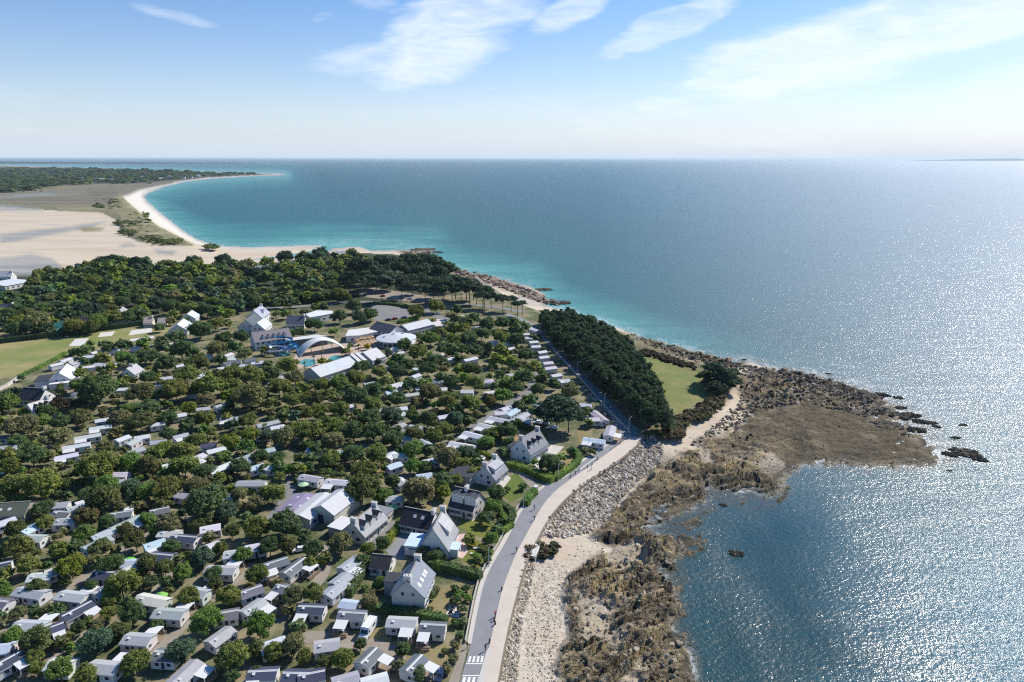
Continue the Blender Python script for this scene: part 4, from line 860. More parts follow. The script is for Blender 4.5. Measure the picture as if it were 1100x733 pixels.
    HOMES.append(r); FOOT.append((c[0], c[1], ang, L / 2, W / 2))
    if label is None: AUTO.append((r, noun, (c[0], c[1])))
    else: LANDMARK.append((label.split(' with ')[0], (c[0], c[1])))
    return r
HD = {
 (0, 623): '120,62,320,92,g,-;-90,140,60,160,d,f;425,92,610,112,t,b;445,262,660,150,n,f;110,308,320,318,t,b;285,370,425,318,n,f;700,85,800,30,p,-;985,112,1190,150,p,-;890,400,1085,415,g,b;640,600,850,620,g,b;-10,600,110,535,n,f;-60,480,40,470,b,-;370,585,500,590,p,-',
 (165, 623): '10,220,215,232,g,b;235,62,385,88,g,b;630,92,760,45,d,-;640,232,785,135,g,f;395,448,555,335,g,-;125,745,310,572,g,f;490,238,550,228,d,-;20,515,165,525,d,-;800,470,915,432,w,-;880,35,1000,70,d,F;680,660,880,650,n,F;930,668,1110,672,n,-;1040,190,1220,196,n,F',
 (330, 623): '222,232,415,242,d,F;572,282,782,292,g,f;808,318,990,328,d,F;392,592,490,495,d,f;722,640,810,550,d,f;90,460,190,445,g,-;395,735,570,690,w,f;220,720,330,690,g,-;-20,680,80,660,n,-;135,105,260,0,g,-',
 (0, 513): '370,192,470,182,g,-;485,225,620,185,g,b;400,245,490,250,d,-;390,305,545,300,g,-;790,262,945,240,d,b;800,365,1010,270,t,f;600,505,785,420,t,-;695,412,760,385,t,-;175,420,315,425,t,-;190,370,250,340,b,-;345,670,470,635,p,-;-60,630,40,610,n,-;240,700,335,690,p,-;840,690,925,645,p,-;690,675,800,680,n,-;860,600,950,600,b,-;830,25,900,20,g,-;0,320,60,300,w,-',
 (165, 513): '-50,485,65,448,b,F;-30,545,140,560,n,F;130,415,310,430,n,F;365,360,445,345,w,-;0,235,85,218,d,-;40,385,185,390,p,-;360,500,445,470,w,-;535,538,620,528,p,-;380,645,585,652,g,b;770,635,960,575,d,F;935,685,1085,575,d,f;600,32,795,32,g,-;170,110,275,125,g,-;690,495,770,480,l,-;520,130,570,125,w,-',
 (330, 513): '250,650,375,560,g,F;220,735,260,705,g,-;585,140,670,140,g,-;640,0,700,40,w,-;820,10,880,20,w,-',
 (0, 403): '680,322,790,305,w,-;640,378,800,355,w,F;530,448,722,415,w,F;448,515,645,482,w,F;385,590,560,555,w,F;840,460,905,435,w,-;905,495,985,450,t,-;985,440,1050,430,w,-;935,545,1010,520,t,-;-60,440,130,430,m,-;-30,515,125,500,t,-;830,700,890,700,w,-;-30,640,20,640,w,-;920,325,970,320,t,-;1050,200,1110,160,w,-;520,130,600,110,d,-;840,95,930,92,w,-',
 (165, 403): '45,20,150,10,w,-;20,62,90,52,w,-;0,108,90,98,w,-;250,120,325,122,w,-;440,222,520,200,g,F;310,238,400,228,g,-;480,310,615,300,t,F;150,285,215,275,w,-;-20,350,70,335,w,-;-10,475,75,465,g,-;140,440,245,415,g,F;340,500,445,485,n,-;380,545,510,512,w,-;268,608,355,560,w,F;395,690,565,620,w,-;600,600,740,555,t,F;740,550,860,520,t,-;700,660,770,640,b,-;740,358,890,322,g,-;760,420,800,415,w,-;790,650,870,655,w,-;90,640,150,625,w,-;860,370,910,360,w,-;320,15,390,10,w,-;600,470,640,460,t,-',
 (330, 403): '565,125,635,110,b,-;690,140,825,122,p,-;610,85,660,70,w,-;680,55,730,40,w,-;780,90,830,80,w,-;905,95,1000,92,w,-;890,45,970,35,d,-;630,290,690,265,g,-;620,375,690,340,g,-;800,280,870,270,t,-;950,295,1010,285,w,-;570,430,640,410,w,-;670,450,710,440,t,-;570,590,620,550,w,-;620,570,720,560,p,-;590,650,650,630,b,-;790,720,890,705,b,-;860,610,910,600,w,-;740,360,810,370,w,-;900,380,950,375,w,-;650,235,690,230,w,-;540,240,580,260,w,-;0,525,100,530,t,-;420,60,470,50,w,-;820,465,860,490,t,-;240,545,300,540,t,-;445,122,490,115,b,-;260,225,300,215,w,-',
 (495, 403): '330,282,400,238,b,-;375,322,485,262,t,-;205,298,350,328,w,F;130,348,285,380,w,F;25,405,162,440,w,F;-80,480,100,508,w,F;135,38,220,42,l,-;0,110,92,112,w,-;185,130,230,128,w,-;700,30,770,38,w,-;590,200,650,190,w,-;540,195,590,205,w,-;855,205,930,210,l,-;930,240,1050,335,g,-;1055,430,1080,360,g,F;880,450,1030,470,b,F;920,310,970,308,w,-;440,312,480,318,w,-;300,240,345,225,w,-;255,265,320,262,w,-;750,95,800,90,w,-',
 (0, 313): '650,440,730,420,w,-;430,500,500,475,w,-;355,530,440,510,w,-;500,520,595,490,g,-;610,465,660,460,w,-;600,540,670,530,w,-;720,460,775,455,w,-;790,415,860,410,w,-;690,515,740,520,w,-;750,525,830,515,g,-;940,400,1000,395,w,-;520,580,590,690,d,-',
 (165, 313): '315,460,420,452,w,-;505,460,555,440,w,-;505,515,550,500,d,-;550,500,630,495,d,-;455,550,550,535,w,-;580,530,670,525,w,-;660,490,715,480,d,-;700,510,790,500,w,-;320,610,420,560,w,-;770,555,830,545,w,-;80,380,140,370,w,-;850,590,910,600,g,-;170,530,220,520,w,-;50,620,150,605,g,-;25,660,110,650,g,-;610,430,650,425,w,-;840,650,880,640,w,-;530,480,580,478,w,-',
 (330, 313): '880,460,975,445,w,-;1000,480,1100,465,w,-;845,485,880,480,w,-;895,635,985,610,d,F;910,695,1000,690,w,-;750,610,800,590,w,-;680,660,720,650,w,-;600,670,660,655,w,-;620,440,690,430,w,-;570,415,640,400,l,-;780,690,830,680,w,-;770,550,810,545,w,-;560,720,640,705,b,-',
 (495, 313): '440,302,485,300,w,-;450,330,500,328,w,-;490,360,550,355,w,-;505,392,568,388,w,-;560,432,600,425,w,-;560,470,620,462,w,-;590,510,655,503,w,-;600,548,680,538,w,-;650,600,710,590,w,-;710,640,770,630,w,-;325,410,380,400,w,-;0,710,90,708,w,-;145,640,230,630,l,-;90,260,130,250,w,-;330,370,360,360,w,-;20,490,110,470,w,-;210,360,250,355,w,-;0,175,60,172,w,-;430,225,450,222,w,-;180,720,230,715,w,-;340,595,390,590,w,-;410,270,450,280,w,-;500,260,560,280,w,-',
}
for (tx, ty), s in HD.items():
    for e in s.split(';'):
        a = e.split(','); x1, y1, x2, y2 = [tx + float(a[0]) * .15, ty + float(a[1]) * .15, tx + float(a[2]) * .15, ty + float(a[3]) * .15]
        my = (y1 + y2) / 2
        mobile_home(x1, y1, x2, y2, a[4], a[5], lod=2 if my > 540 else (1 if my > 430 else 0), maxL=12.5 if my > 430 else 9.5)

# ---------------------------------------------------------------- houses
def house(name, label, p1, p2, W, he, hr, roof, wall, land=None, wins=(0, 0), gw=2, dorm=(), sky=(), chim=(), door=True, wallmat='wall', cat='house', back=0, rmat='slate', z=0.0, dsize=1.0, dcol=None, group=None, over=.3):
    (x1, y1), (x2, y2) = p1, p2
    if x2 < x1: x1, y1, x2, y2 = x2, y2, x1, y1
    A, B = G(x1, y1, hr), G(x2, y2, hr); d = (B - A)[:2]; L = float(np.linalg.norm(d)); ang = math.atan2(d[1], d[0]); c = (A + B) / 2
    if name in ('house', 'villa'): L = min(L, 17.0)
    r = link(name, None, loc=(c[0], c[1], z), rz=ang); tag(r, label, cat, group)
    b = MB(); gable_body(b, L, W, he, hr); w = link('wall', b.mesh('wall', [M[wallmat]]), r, color=wall)
    b = MB(); gable_roof(b, L, W, he, hr, over, .16); ro = link('roof', b.mesh('roof', [M[rmat]]), r, color=roof)
    if rmat == 'slate':
        b = MB(); b.box(-L / 2 - over, L / 2 + over, -.13, .13, hr + .1, hr + .27); link('ridge', b.mesh('ridge', [M['stone']]), ro)
        for s in (-1, 1):
            b = MB(); zg = he - over * (hr - he) / (W / 2); b.box(-L / 2 - over, L / 2 + over, s * (W / 2 + over) - .08, s * (W / 2 + over) + .08, zg - .1, zg + .1); link('gutter', b.mesh('gutter', [M['grey']]), ro)
    sl = (hr - he) / (W / 2)
    fl = [(1.45, 1.25)] + ([(he - 1.0, 1.1)] if he > 4.2 else [])
    for side, n in ((-1, wins[0]), (1, wins[1])):
        for (zc, wh) in fl:
            for k in range(n):
                x = L * (-.5 + (k + .5) / n)
                if door and side < 0 and k == n // 2 and zc < 2: link('door', win_mesh(1.1, 2.1, 'door'), r, (x, side * (W / 2 + .004), 1.06), rz=0)
                else: link('window', (shut_win if he < 4.9 else win_mesh)(1.3, wh), r, (x, side * (W / 2 + .004), zc), rz=0 if side < 0 else math.pi)
    for s in (-1, 1):
        for k in range(gw):
            y = 0 if gw == 1 else (-.16 + .32 * k / (gw - 1)) * W
            link('window', win_mesh(.9, 1.1), r, (s * (L / 2 + .004), y, min(he + .35, hr - 1.4)), rz=s * math.pi / 2)
        if gw: link('window', win_mesh(1.4, 1.2), r, (s * (L / 2 + .006), -W * .2, 1.45), rz=s * math.pi / 2)
    for (t, side, kind) in dorm:
        x = (t - .5) * L; b = MB(); hw = 1.0 * dsize; f = .78 * W / 2; zf = hr - sl * f; top = min(zf + 1.5 * dsize, hr - .5); dp = (hr - top) / sl
        if kind == 'g':      # gabled dormer
            tp = min(top + .9 * dsize, hr - .1); dr = max((hr - tp) / sl, .05)
            b.add([(x - hw, side * f, zf - .2), (x + hw, side * f, zf - .2), (x + hw, side * f, top), (x, side * f, tp), (x - hw, side * f, top), (x - hw, side * dp, top), (x + hw, side * dp, top)],
                  [(0, 1, 2, 3, 4), (0, 4, 5), (1, 6, 2)], 0)
            o = hw + .2
            for sg in (-1, 1):
                b.add([(x, side * (f + .2), tp + .06), (x, side * dr, tp + .06), (x + sg * o, side * max(dp - .1, .1), top - .1), (x + sg * o, side * (f + .2), top - .1)], [(0, 1, 2, 3)], 1)
        else:                # shed dormer
            hw = 2.4 * dsize; tp = hr - .35
            b.hexa([(x - hw, side * .4, tp - .6), (x + hw, side * .4, tp - .6), (x + hw, side * f, zf - .3), (x - hw, side * f, zf - .3), (x - hw, side * .4, tp), (x + hw, side * .4, tp), (x + hw, side * f, zf + 1.5 * dsize), (x - hw, side * f, zf + 1.5 * dsize)], 0)
            b.hexa([(x - hw - .2, side * .3, tp + .02), (x + hw + .2, side * .3, tp + .02), (x + hw + .2, side * (f + .35), zf + 1.45 * dsize), (x - hw - .2, side * (f + .35), zf + 1.45 * dsize), (x - hw - .2, side * .3, tp + .14), (x + hw + .2, side * .3, tp + .14), (x + hw + .2, side * (f + .35), zf + 1.57 * dsize), (x - hw - .2, side * (f + .35), zf + 1.57 * dsize)], 1)
        dm = link('dormer', b.mesh('dormer', [M['white'], M[rmat]]), ro, color=[.55 * a + .25 for a in roof] if kind == 's' else dcol or roof)
    for (t, side, f) in sky:
        x = (t - .5) * L; b = MB(); y0, y1 = f * W / 2, (f + .2) * W / 2
        P = [(x - .5, side * y0), (x + .5, side * y0), (x + .5, side * y1), (x - .5, side * y1)]
        b.hexa([(a, e, hr - sl * abs(e) + .17) for a, e in P] + [(a, e, hr - sl * abs(e) + .26) for a, e in P], 0)
        link('skylight', b.mesh('skylight', [M['white']]), ro)
    for t in chim:
        x = (t - .5) * L; b = MB(); b.box(x - .45, x + .45, -.9, .9, hr - 1.0, hr + 1.1, 0); b.box(x - .52, x + .52, -.98, .98, hr + 1.1, hr + 1.25, 0)
        for yy in (-.4, .4): b.cyl((x, yy, hr + 1.25), (x, yy, hr + 1.6), .16, .13, 6, 1)
        link('chimney', b.mesh('chimney', [M['wall'], M['stone']]), ro, color=(.6, .58, .54))
    FOOT.append((c[0], c[1], ang, L / 2, W / 2)); LANDMARK.append((land or label, (c[0], c[1])))
    return r, L, ang
def wing(r, x0, x1, y0, y1, h, roofc, wallc=(.6, .6, .58), name='annex', mat='wall', slope=0.0):
    b = MB(); b.hexa([(x0, y0, 0), (x1, y0, 0), (x1, y1, 0), (x0, y1, 0), (x0, y0, h), (x1, y0, h), (x1, y1, h + slope), (x0, y1, h + slope)])
    w = link(name, b.mesh(name, [M[mat]]), r, color=wallc)
    b = MB(); b.hexa([(x0 - .2, y0 - .2, h + .01), (x1 + .2, y0 - .2, h + .01), (x1 + .2, y1 + .2, h + slope + .01), (x0 - .2, y1 + .2, h + slope + .01), (x0 - .2, y0 - .2, h + .18), (x1 + .2, y0 - .2, h + .18), (x1 + .2, y1 + .2, h + slope + .18), (x0 - .2, y1 + .2, h + slope + .18)])
    link('flat_roof', b.mesh('flat_roof', [M['slate']]), w, color=roofc)
    if y1 - y0 > 2: link('window', win_mesh(1.2, 1.2), w, ((x0 + x1) / 2, y0 - .01, 1.4))
WH, CREAM, STN = (.64, .635, .61), (.62, .58, .5), (.3, .28, .24)
GRY, DRK, PAL = (.22, .23, .25), (.05, .055, .065), (.30, .305, .31)
h1, L, a = house('house', 'tall grey roofed house with four skylights beside the coast road', (437.3, 624), (449.3, 599.5), 8.4, 4.6, 8.8, (.22, .245, .28), (.44, .45, .41), 'the four skylight house', (5, 4), 2, sky=((.2, -1, .5), (.42, -1, .5), (.62, -1, .5), (.76, -1, .5)), chim=(.05, .96))
wing(h1, L * .02, L * .42, 4.23, 8.0, 4.2, DRK, (.35, .34, .32))
h4, L, a = house('house', 'white house with a steep gable and one broad roof dormer by the pink patio', (465, 568), (476, 547), 8.6, 2.7, 9.2, PAL, WH, 'the steep white gabled house', (5, 2), 2, dorm=((.62, -1, 's'),), chim=(.97,))
wing(h4, -L * .5, L * .1, 4.33, 8.6, 2.9, (.5, .62, .72), WH, 'sun_room'); wing(h4, -L * .42, -L * .1, -6.8, -4.33, 2.5, (.5, .62, .72), WH, 'veranda')
h3, L, a = house('house', 'long low house with black roof and two skylights by the drive', (435.7, 545), (467, 551), 8.5, 2.9, 6.2, (.035, .037, .045), WH, 'the long black roofed house', (5, 3), 1, sky=((.42, -1, .35), (.68, -1, .35)), chim=(.97,))
h5, L, a = house('house', 'dark slate house with white gables and stone end wall', (489, 523), (514, 528.5), 8.5, 3.2, 7.8, DRK, (.5, .49, .46), 'the dark slate house', (4, 3), 2, dorm=((.3, -1, 'g'), (.85, -1, 'g')), dsize=2.0, chim=(.5,))
h6, L, a = house('house', 'white house with grey roof and one white shed dormer above the curving drive', (520.5, 500.5), (534, 489.5), 8.2, 3.0, 7.4, (.25, .25, .28), WH, 'the house above the curving drive', (4, 3), 2, dorm=((.5, -1, 's'),), dsize=1.3, chim=(.03, .8))
wing(h6, -L * .5 - 3, L * .1, 4.13, 12.5, 3.0, DRK, (.5, .48, .45))
h7, L, a = house('house', 'long white house with a row of dark dormers over an arched front', (559, 471.5), (578, 461), 9.2, 3.8, 8.8, (.24, .245, .26), (.66, .67, .68), 'the dark dormered house', (6, 4), 2, dorm=((.2, -1, 'g'), (.45, -1, 'g'), (.72, -1, 'g')), dsize=1.15, dcol=DRK, chim=(.04, .96))  # dormer roofs coloured dark to stand for their shaded cheeks
wing(h7, -L * .42, L * .0, 4.63, 6.8, 3.8, DRK, WH)
h2, L, a = house('house', 'longhouse with a pale roof and three dark dormers beside the white barn', (378.7, 561), (403, 542.5), 8.2, 3.0, 6.8, (.36, .355, .36), CREAM, 'the three dormered longhouse', (6, 3), 1, dorm=((.22, -1, 'g'), (.5, -1, 'g'), (.8, -1, 'g')), dsize=1.25, dcol=DRK, chim=(.04, .96))  # shade of the dormer cheeks put into the dark dormer colour
wing(h2, -L * .48, L * .1, 4.13, 9.5, 2.9, (.58, .58, .58), STN, 'annex', 'stone'); wing(h2, L * .5 + .3, L * .5 + 6, -2.5, 3, 2.9, GRY, CREAM)
b2, L, a = house('barn', 'white barn with dark door and corrugated roof, bigger of the pair', (345, 543), (373, 522.7), 9.2, 3.8, 6.2, (.5, .505, .51), (.55, .53, .46), 'the white barn', (0, 0), 0, door=False, cat='barn', rmat='roof')
link('door', win_mesh(3.6, 3.0, 'barn_door'), b2, (-L / 2 - .006, 1.2, 1.5), rz=-math.pi / 2); link('door', win_mesh(1.2, 2.2, 'door'), b2, (-L / 2 - .006, 3.5, 1.1), rz=-math.pi / 2)
house('barn', 'white roofed barn with three skylights next to the lilac roof', (321.5, 553.5), (350, 529.5), 7.0, 3.4, 4.4, (.5, .5, .5), (.55, .55, .53), 'the barn with three skylights', (3, 0), 0, door=False, sky=((.3, -1, .4), (.52, -1, .4), (.78, -1, .4)), cat='barn', rmat='roof')
house('shed', 'low lilac roofed shed with four skylights at the yard', (311, 548.5), (329, 530), 8.0, 2.8, 3.5, (.24, .21, .30), (.5, .5, .5), 'the lilac roofed shed', (2, 0), 0, door=False, sky=((.3, -1, .4), (.3, 1, .3), (.75, -1, .4), (.75, 1, .3)), cat='shed', rmat='roof')
mobile_home(323, 510.5, 344, 514, 'g', '-', label=None, lod=2); mobile_home(349.5, 515.5, 374, 517.3, 'w', 'F', lod=2)
house('garage', 'small garage with a black roof below the grey tarmac drive', (401, 595.5), (420.7, 597.3), 6.2, 2.5, 4.6, (.045, .047, .052), WH, 'the black roofed garage', (2, 0), 1, chim=(), cat='garage')
house('shed', 'low pale blue garden shed behind the hedge of the tall house', (366.5, 646.5), (382.5, 648.5), 3.2, 2.0, 2.5, (.4, .47, .55), (.5, .55, .6), 'the pale blue garden shed', (1, 0), 0, cat='shed', rmat='roof')
house('toilet_block', 'mossy dark roofed camp block with two skylights under tall trees', (-8, 541.5), (32, 539), 8.5, 2.8, 5.0, (.10, .11, .085), (.28, .26, .22), 'the mossy roofed camp block', (4, 2), 0, sky=((.3, -1, .45), (.55, -1, .45)), cat='building')
house('house', 'cream house with three black dormer windows among shrubs', (30, 434.5), (51, 428), 9, 3.2, 7.6, (.55, .54, .52), WH, 'the cream house with black dormers', (4, 2), 1, dorm=((.25, -1, 'g'), (.5, -1, 'g'), (.78, -1, 'g')), dsize=1.3, dcol=DRK, chim=(.97,))
house('house', 'white gabled house with a dark slate roof beside the field track', (26, 416.5), (49, 418), 9, 3.2, 7.2, DRK, WH, 'the slate house by the field track', (4, 2), 2, chim=(.95,))
v, L, a = house('villa', 'white villa with a pale roof and blue gable beyond the white caravans', (63, 401.5), (72, 390.5), 10, 3.3, 7.5, (.5, .54, .6), WH, 'the white villa', (4, 3), 2, chim=(), cat='villa')
wing(v, -L * .4, L * .2, 5.03, 11.5, 3.8, DRK, WH); wing(v, -L * .5 - 4, -L * .5 - .1, -4, 4, 3.2, WH, WH)
house('house', 'small white house with a grey roof behind the yellow tree', (136, 396), (146, 391), 7.5, 3.0, 6.2, (.4, .4, .42), (.66, .64, .58), 'the yellow tree house', (3, 2), 1, chim=(.5,))
house('house', 'white gable fronted house beyond the long dark hedge', (127.5, 335.5), (132, 329), 12, 4.0, 9.0, (.3, .3, .3), (.66, .7, .74), 'the hedge gabled house', (4, 2), 2, chim=(.03,))
house('house', 'dark roofed house standing at the long dark hedge', (86, 340.5), (101, 340), 11, 4.0, 8.0, (.05, .05, .06), (.55, .56, .58), 'the dark roofed house by the hedge', (4, 2), 1)
house('house', 'low house with a terracotta pink front next to the hedge end', (155, 341.5), (164, 341), 9, 3.2, 6, (.33, .28, .25), (.62, .55, .48), 'the pink fronted house', (4, 2), 1, chim=(.95,))
house('house', 'low cream house with brown roof at the hedge end', (170, 342), (178, 341.5), 9, 3.2, 5.6, (.3, .26, .25), (.62, .56, .5), 'the low cream house', (3, 2), 1)
house('house', 'white house with pale roofs and a porch among camp trees', (190, 349), (197, 342.5), 11, 3.4, 7.2, (.52, .54, .58), WH, 'the porch house', (4, 2), 2, chim=())
house('house', 'small white house just uphill of the pale porch house', (201, 337.5), (206, 333.5), 10, 3.6, 7, (.5, .52, .56), WH, 'the small white hillside house', (3, 2), 1)
house('villa', 'tall white villa with slate gables beside the hedge road', (272, 334), (281, 328), 11, 5.2, 10.5, (.34, .36, .42), WH, 'the tall white villa', (4, 2), 2, chim=(.95,), cat='villa', dorm=((.5, -1, 'g'),), dsize=1.3)
house('villa', 'dark roofed white villa just behind the hotel block', (264, 344), (274, 338), 11, 4.2, 9.0, (.1, .12, .14), WH, 'the dark roofed villa', (4, 2), 2, cat='villa')
house('villa', 'white villa with twin pale roofs next to the hotel block', (276, 347), (284, 341.5), 9, 4.2, 8.5, (.48, .5, .54), WH, 'the twin roofed villa', (4, 2), 2, cat='villa')
ht, L, a = house('hotel_block', 'long white block with a brown grey roof and five wall dormers', (270.5, 357.5), (309.5, 352.5), 13, 5.2, 9.8, (.23, .205, .21), (.68, .69, .70), 'the hotel block', (7, 7), 2, dorm=((.25, -1, 'g'), (.4, -1, 'g'), (.55, -1, 'g'), (.7, -1, 'g'), (.84, -1, 'g')), dsize=.95, cat='building')
hall, L, a = house('pool_hall', 'long white hall with four blue roof panels beside the pools', (334.5, 395.5), (388, 379), 13, 3.8, 7.2, (.52, .53, .53), (.5, .5, .48), 'the pool hall', (9, 9), 0, cat='hall', rmat='roof', over=.5)
sl = 3.4 / 6.5
for k, (t0, t1, f0, f1) in enumerate(((.22, .36, .2, .45), (.22, .36, .52, .78), (.44, .6, .15, .4), (.44, .6, .48, .74))):
    b = MB(); P = [((t0 - .5) * L, -f0 * 6.5), ((t1 - .5) * L, -f0 * 6.5), ((t1 - .5) * L, -f1 * 6.5), ((t0 - .5) * L, -f1 * 6.5)]
    b.hexa([(x, y, 7.2 + sl * y + .18) for x, y in P] + [(x, y, 7.2 + sl * y + .24) for x, y in P]); link('roof_panel', b.mesh('roof_panel', [M['obj']]), hall, color=(.5, .55, .74))
for t in (.8, .9):
    b = MB(); gable_roof(b, 2.2, 13.4, 4.4, 7.75, .1, .3); link('raised_roof_bay', b.mesh('raised_roof_bay', [M['roof']]), hall, ((t - .5) * L, 0, 0), color=(.52, .52, .52))
house('pool_hall', 'shorter white hall joined to the end of the pool hall', (390, 378.5), (404, 373.8), 13, 4.2, 8.0, (.52, .52, .52), (.45, .46, .5), 'the shorter hall', (4, 4), 0, sky=((.5, -1, .4),), cat='hall', rmat='roof', door=False)
house('long_hall', 'long white roofed hall beside the car park', (432, 349.5), (459, 343), 12, 4.2, 6.8, (.52, .52, .53), (.4, .4, .4), 'the long hall by the car park', (8, 8), 0, cat='hall', rmat='roof')
house('reception', 'dark roofed white building between car park and round building', (405, 345.5), (426, 350.5), 12, 4.6, 8.0, (.07, .08, .10), (.66, .66, .66), 'the dark roofed reception', (5, 3), 1, cat='building')
def flat_building(name, label, land, pts, h, roofc, wallc=(.6, .6, .58), cat='building', roofmat='roof'):
    P = [G(px, py, h) for px, py in pts]; c = sum(P) / len(P); r = link(name, None, loc=(c[0], c[1], 0)); tag(r, label, cat)
    Q = [(p[0] - c[0], p[1] - c[1]) for p in P]; n = len(Q); ar = sum(Q[i][0] * Q[(i + 1) % n][1] - Q[(i + 1) % n][0] * Q[i][1] for i in range(n))
    if ar < 0: Q = Q[::-1]
    def pr(s, z0, z1, nm, mat, col):
        b = MB(); b.add([(x * s, y * s, z0) for x, y in Q] + [(x * s, y * s, z1) for x, y in Q], [tuple(range(n - 1, -1, -1)), tuple(range(n, 2 * n))] + [(i, (i + 1) % n, n + (i + 1) % n, n + i) for i in range(n)])
        return link(nm, b.mesh(nm, [mat]), r, color=col)
    pr(.97, 0, h - .3, 'wall', M['wall'], wallc); pr(1.0, h - .3, h, 'roof', M[roofmat], roofc)
    for i in range(n):
        p, q = np.array(Q[i]) * .97, np.array(Q[(i + 1) % n]) * .97; d = q - p; Ln = np.linalg.norm(d)
        if Ln < 4: continue
        m = max(1, int(Ln / 4)); an = math.atan2(d[1], d[0])
        if d[0] < 0 and an > 1.8: continue
        for k in range(min(m, 8)):
            t = p + d * (k + .5) / m; nn = np.array([d[1], -d[0]]) / Ln; t = t + nn * .01
            link('window', win_mesh(1.8, 1.5), r, (t[0], t[1], min(1.7, h * .5)), rz=an)
    LANDMARK.append((land, (c[0], c[1]))); FOOT.append((c[0], c[1], 0, 8, 5)); return r
flat_building('restaurant', 'low flat roofed white building behind the thatched parasols', 'the flat roofed restaurant', [(371, 361), (374, 354.5), (402, 351.2), (407, 356), (385, 360.5)], 4.2, (.6, .58, .55))
flat_building('shop', 'pinkish flat roofed shop at the end of the long hall', 'the pinkish flat shop', [(461, 347), (470, 343), (480, 343), (479, 348.5), (470, 351)], 3.6, (.58, .53, .52))
flat_building('clubhouse', 'long white flat roofed clubhouse among tall trees', 'the white clubhouse', [(328, 337.5), (340, 333.5), (357, 334), (358, 336.5), (345, 339), (333, 341)], 4.5, (.62, .63, .65))
flat_building('beach_restaurant', 'long white flat roofed building near the estuary', 'the estuary building', [(-12, 304), (2, 301.5), (14, 299.5), (29, 300.8), (28, 303.5), (5, 307.5)], 4.0, (.56, .58, .6))
# round building
def rotunda():
    c = G(425.6, 361.5, 4.6); r = link('rotunda', None, loc=(c[0], c[1], 0)); tag(r, 'round white building with a shallow pale grey cone roof', 'building')
    R = 12.2; n = 28; k = [(math.cos(2 * math.pi * i / n), math.sin(2 * math.pi * i / n)) for i in range(n)]
    b = MB(); b.add([(x * R * .93, y * R * .93, 0) for x, y in k] + [(x * R * .93, y * R * .93, 3.6) for x, y in k], [(i, (i + 1) % n, n + (i + 1) % n, n + i) for i in range(n)]); link('wall', b.mesh('wall', [M['wall']]), r, color=(.5, .5, .48))
    b = MB(); z = [(R, 3.5), (R, 3.9), (R * .55, 5.0), (R * .5, 5.05), (.1, 6.1)]
    vs = [(x * q, y * q, zz) for q, zz in z for x, y in k]; b.add(vs, [(j * n + i, j * n + (i + 1) % n, (j + 1) * n + (i + 1) % n, (j + 1) * n + i) for j in range(4) for i in range(n)] + [tuple(range(n - 1, -1, -1))])
    ro = link('roof', b.mesh('roof', [M['roof']]), r, color=(.5, .53, .55))
    for x, y in ((-2, 1), (-7, -2.5), (3, 4)):
        zc = 6.1 - math.hypot(x, y) * .19; b = MB(); b.box(x - .8, x + .8, y - .6, y + .6, zc - .4, zc + .35); link('roof_vent', b.mesh('roof_vent', [M['dark']]), ro)
    for i in range(9):
        a = -2.6 + i * .28; link('window', win_mesh(2.4, 2.2), r, (R * .935 * math.cos(a), R * .935 * math.sin(a), 1.7), rz=a + math.pi / 2)
    b = MB(); b.hexa([(8, -16, 3.2), (12, -14, 3.2), (13, -4, 3.2), (10.5, -5, 3.2), (8, -16, 3.45), (12, -14, 3.45), (13, -4, 3.45), (10.5, -5, 3.45)]); link('porch_roof', b.mesh('porch_roof', [M['white']]), r)
    for x, y in ((8.5, -15.3), (11.5, -13.6), (12, -10), (9.5, -11)):
        b = MB(); b.cyl((x, y, 0), (x, y, 3.2), .25, n=8); link('column', b.mesh('column', [M['white']]), r)
    LANDMARK.append(('the round building', (c[0], c[1])))
rotunda()
def arch_canopy(label, pa, ptop, pb, w0, w1, ht):
    A, B = G(*pa, 0), G(*pb, 0); c = (A + B) / 2; d = (B - A)[:2]; L = np.linalg.norm(d); ang = math.atan2(d[1], d[0])
    r = link('arch_canopy', None, loc=(c[0], c[1], 0), rz=ang); tag(r, label, 'canopy'); n = 22; vs = []; 
    for i in range(n + 1):
        t = i / n; x = (t - .5) * L; z = ht * (1 - (2 * t - 1) ** 2); w = w1 + (w0 - w1) * abs(2 * t - 1) ** 1.5
        nx = 4 * ht / L * (2 * t - 1); m = math.hypot(nx, 1); ox, oz = nx / m * .35, 1 / m * .35
        vs += [(x, -w / 2, z), (x, w / 2, z), (x + ox, w / 2, z + oz), (x + ox, -w / 2, z + oz)]
    b = MB(); b.add(vs, [(4 * i + k, 4 * i + (k + 1) % 4, 4 * i + 4 + (k + 1) % 4, 4 * i + 4 + k) for i in range(n) for k in range(4)] + [(3, 2, 1, 0), (4 * n, 4 * n + 1, 4 * n + 2, 4 * n + 3)])
    link('arch_roof', b.mesh('arch_roof', [M['obj']]), r, color=(.66, .66, .62))
    for xx in (-.2, .05, .25):
        z = ht * (1 - (2 * xx) ** 2) - .4; b = MB(); b.cyl((xx * L, w1 * .3, 0), (xx * L, w1 * .3, z), .2, n=6); link('strut', b.mesh('strut', [M['metal']]), r)
    LANDMARK.append(('the arched canopy', (c[0], c[1])))
arch_canopy('curved white canopy arching over the pool terrace', (320, 381), (342, 362), (370, 375), 15, 8, 7.5)
flat_building('canopy', 'flat pale canopy strip between hotel block and arch', 'the canopy strip', [(307, 366.5), (306, 364), (340, 359.5), (352, 361), (342, 362.5)], 5.5, (.56, .56, .55), (.12, .12, .12), 'canopy')
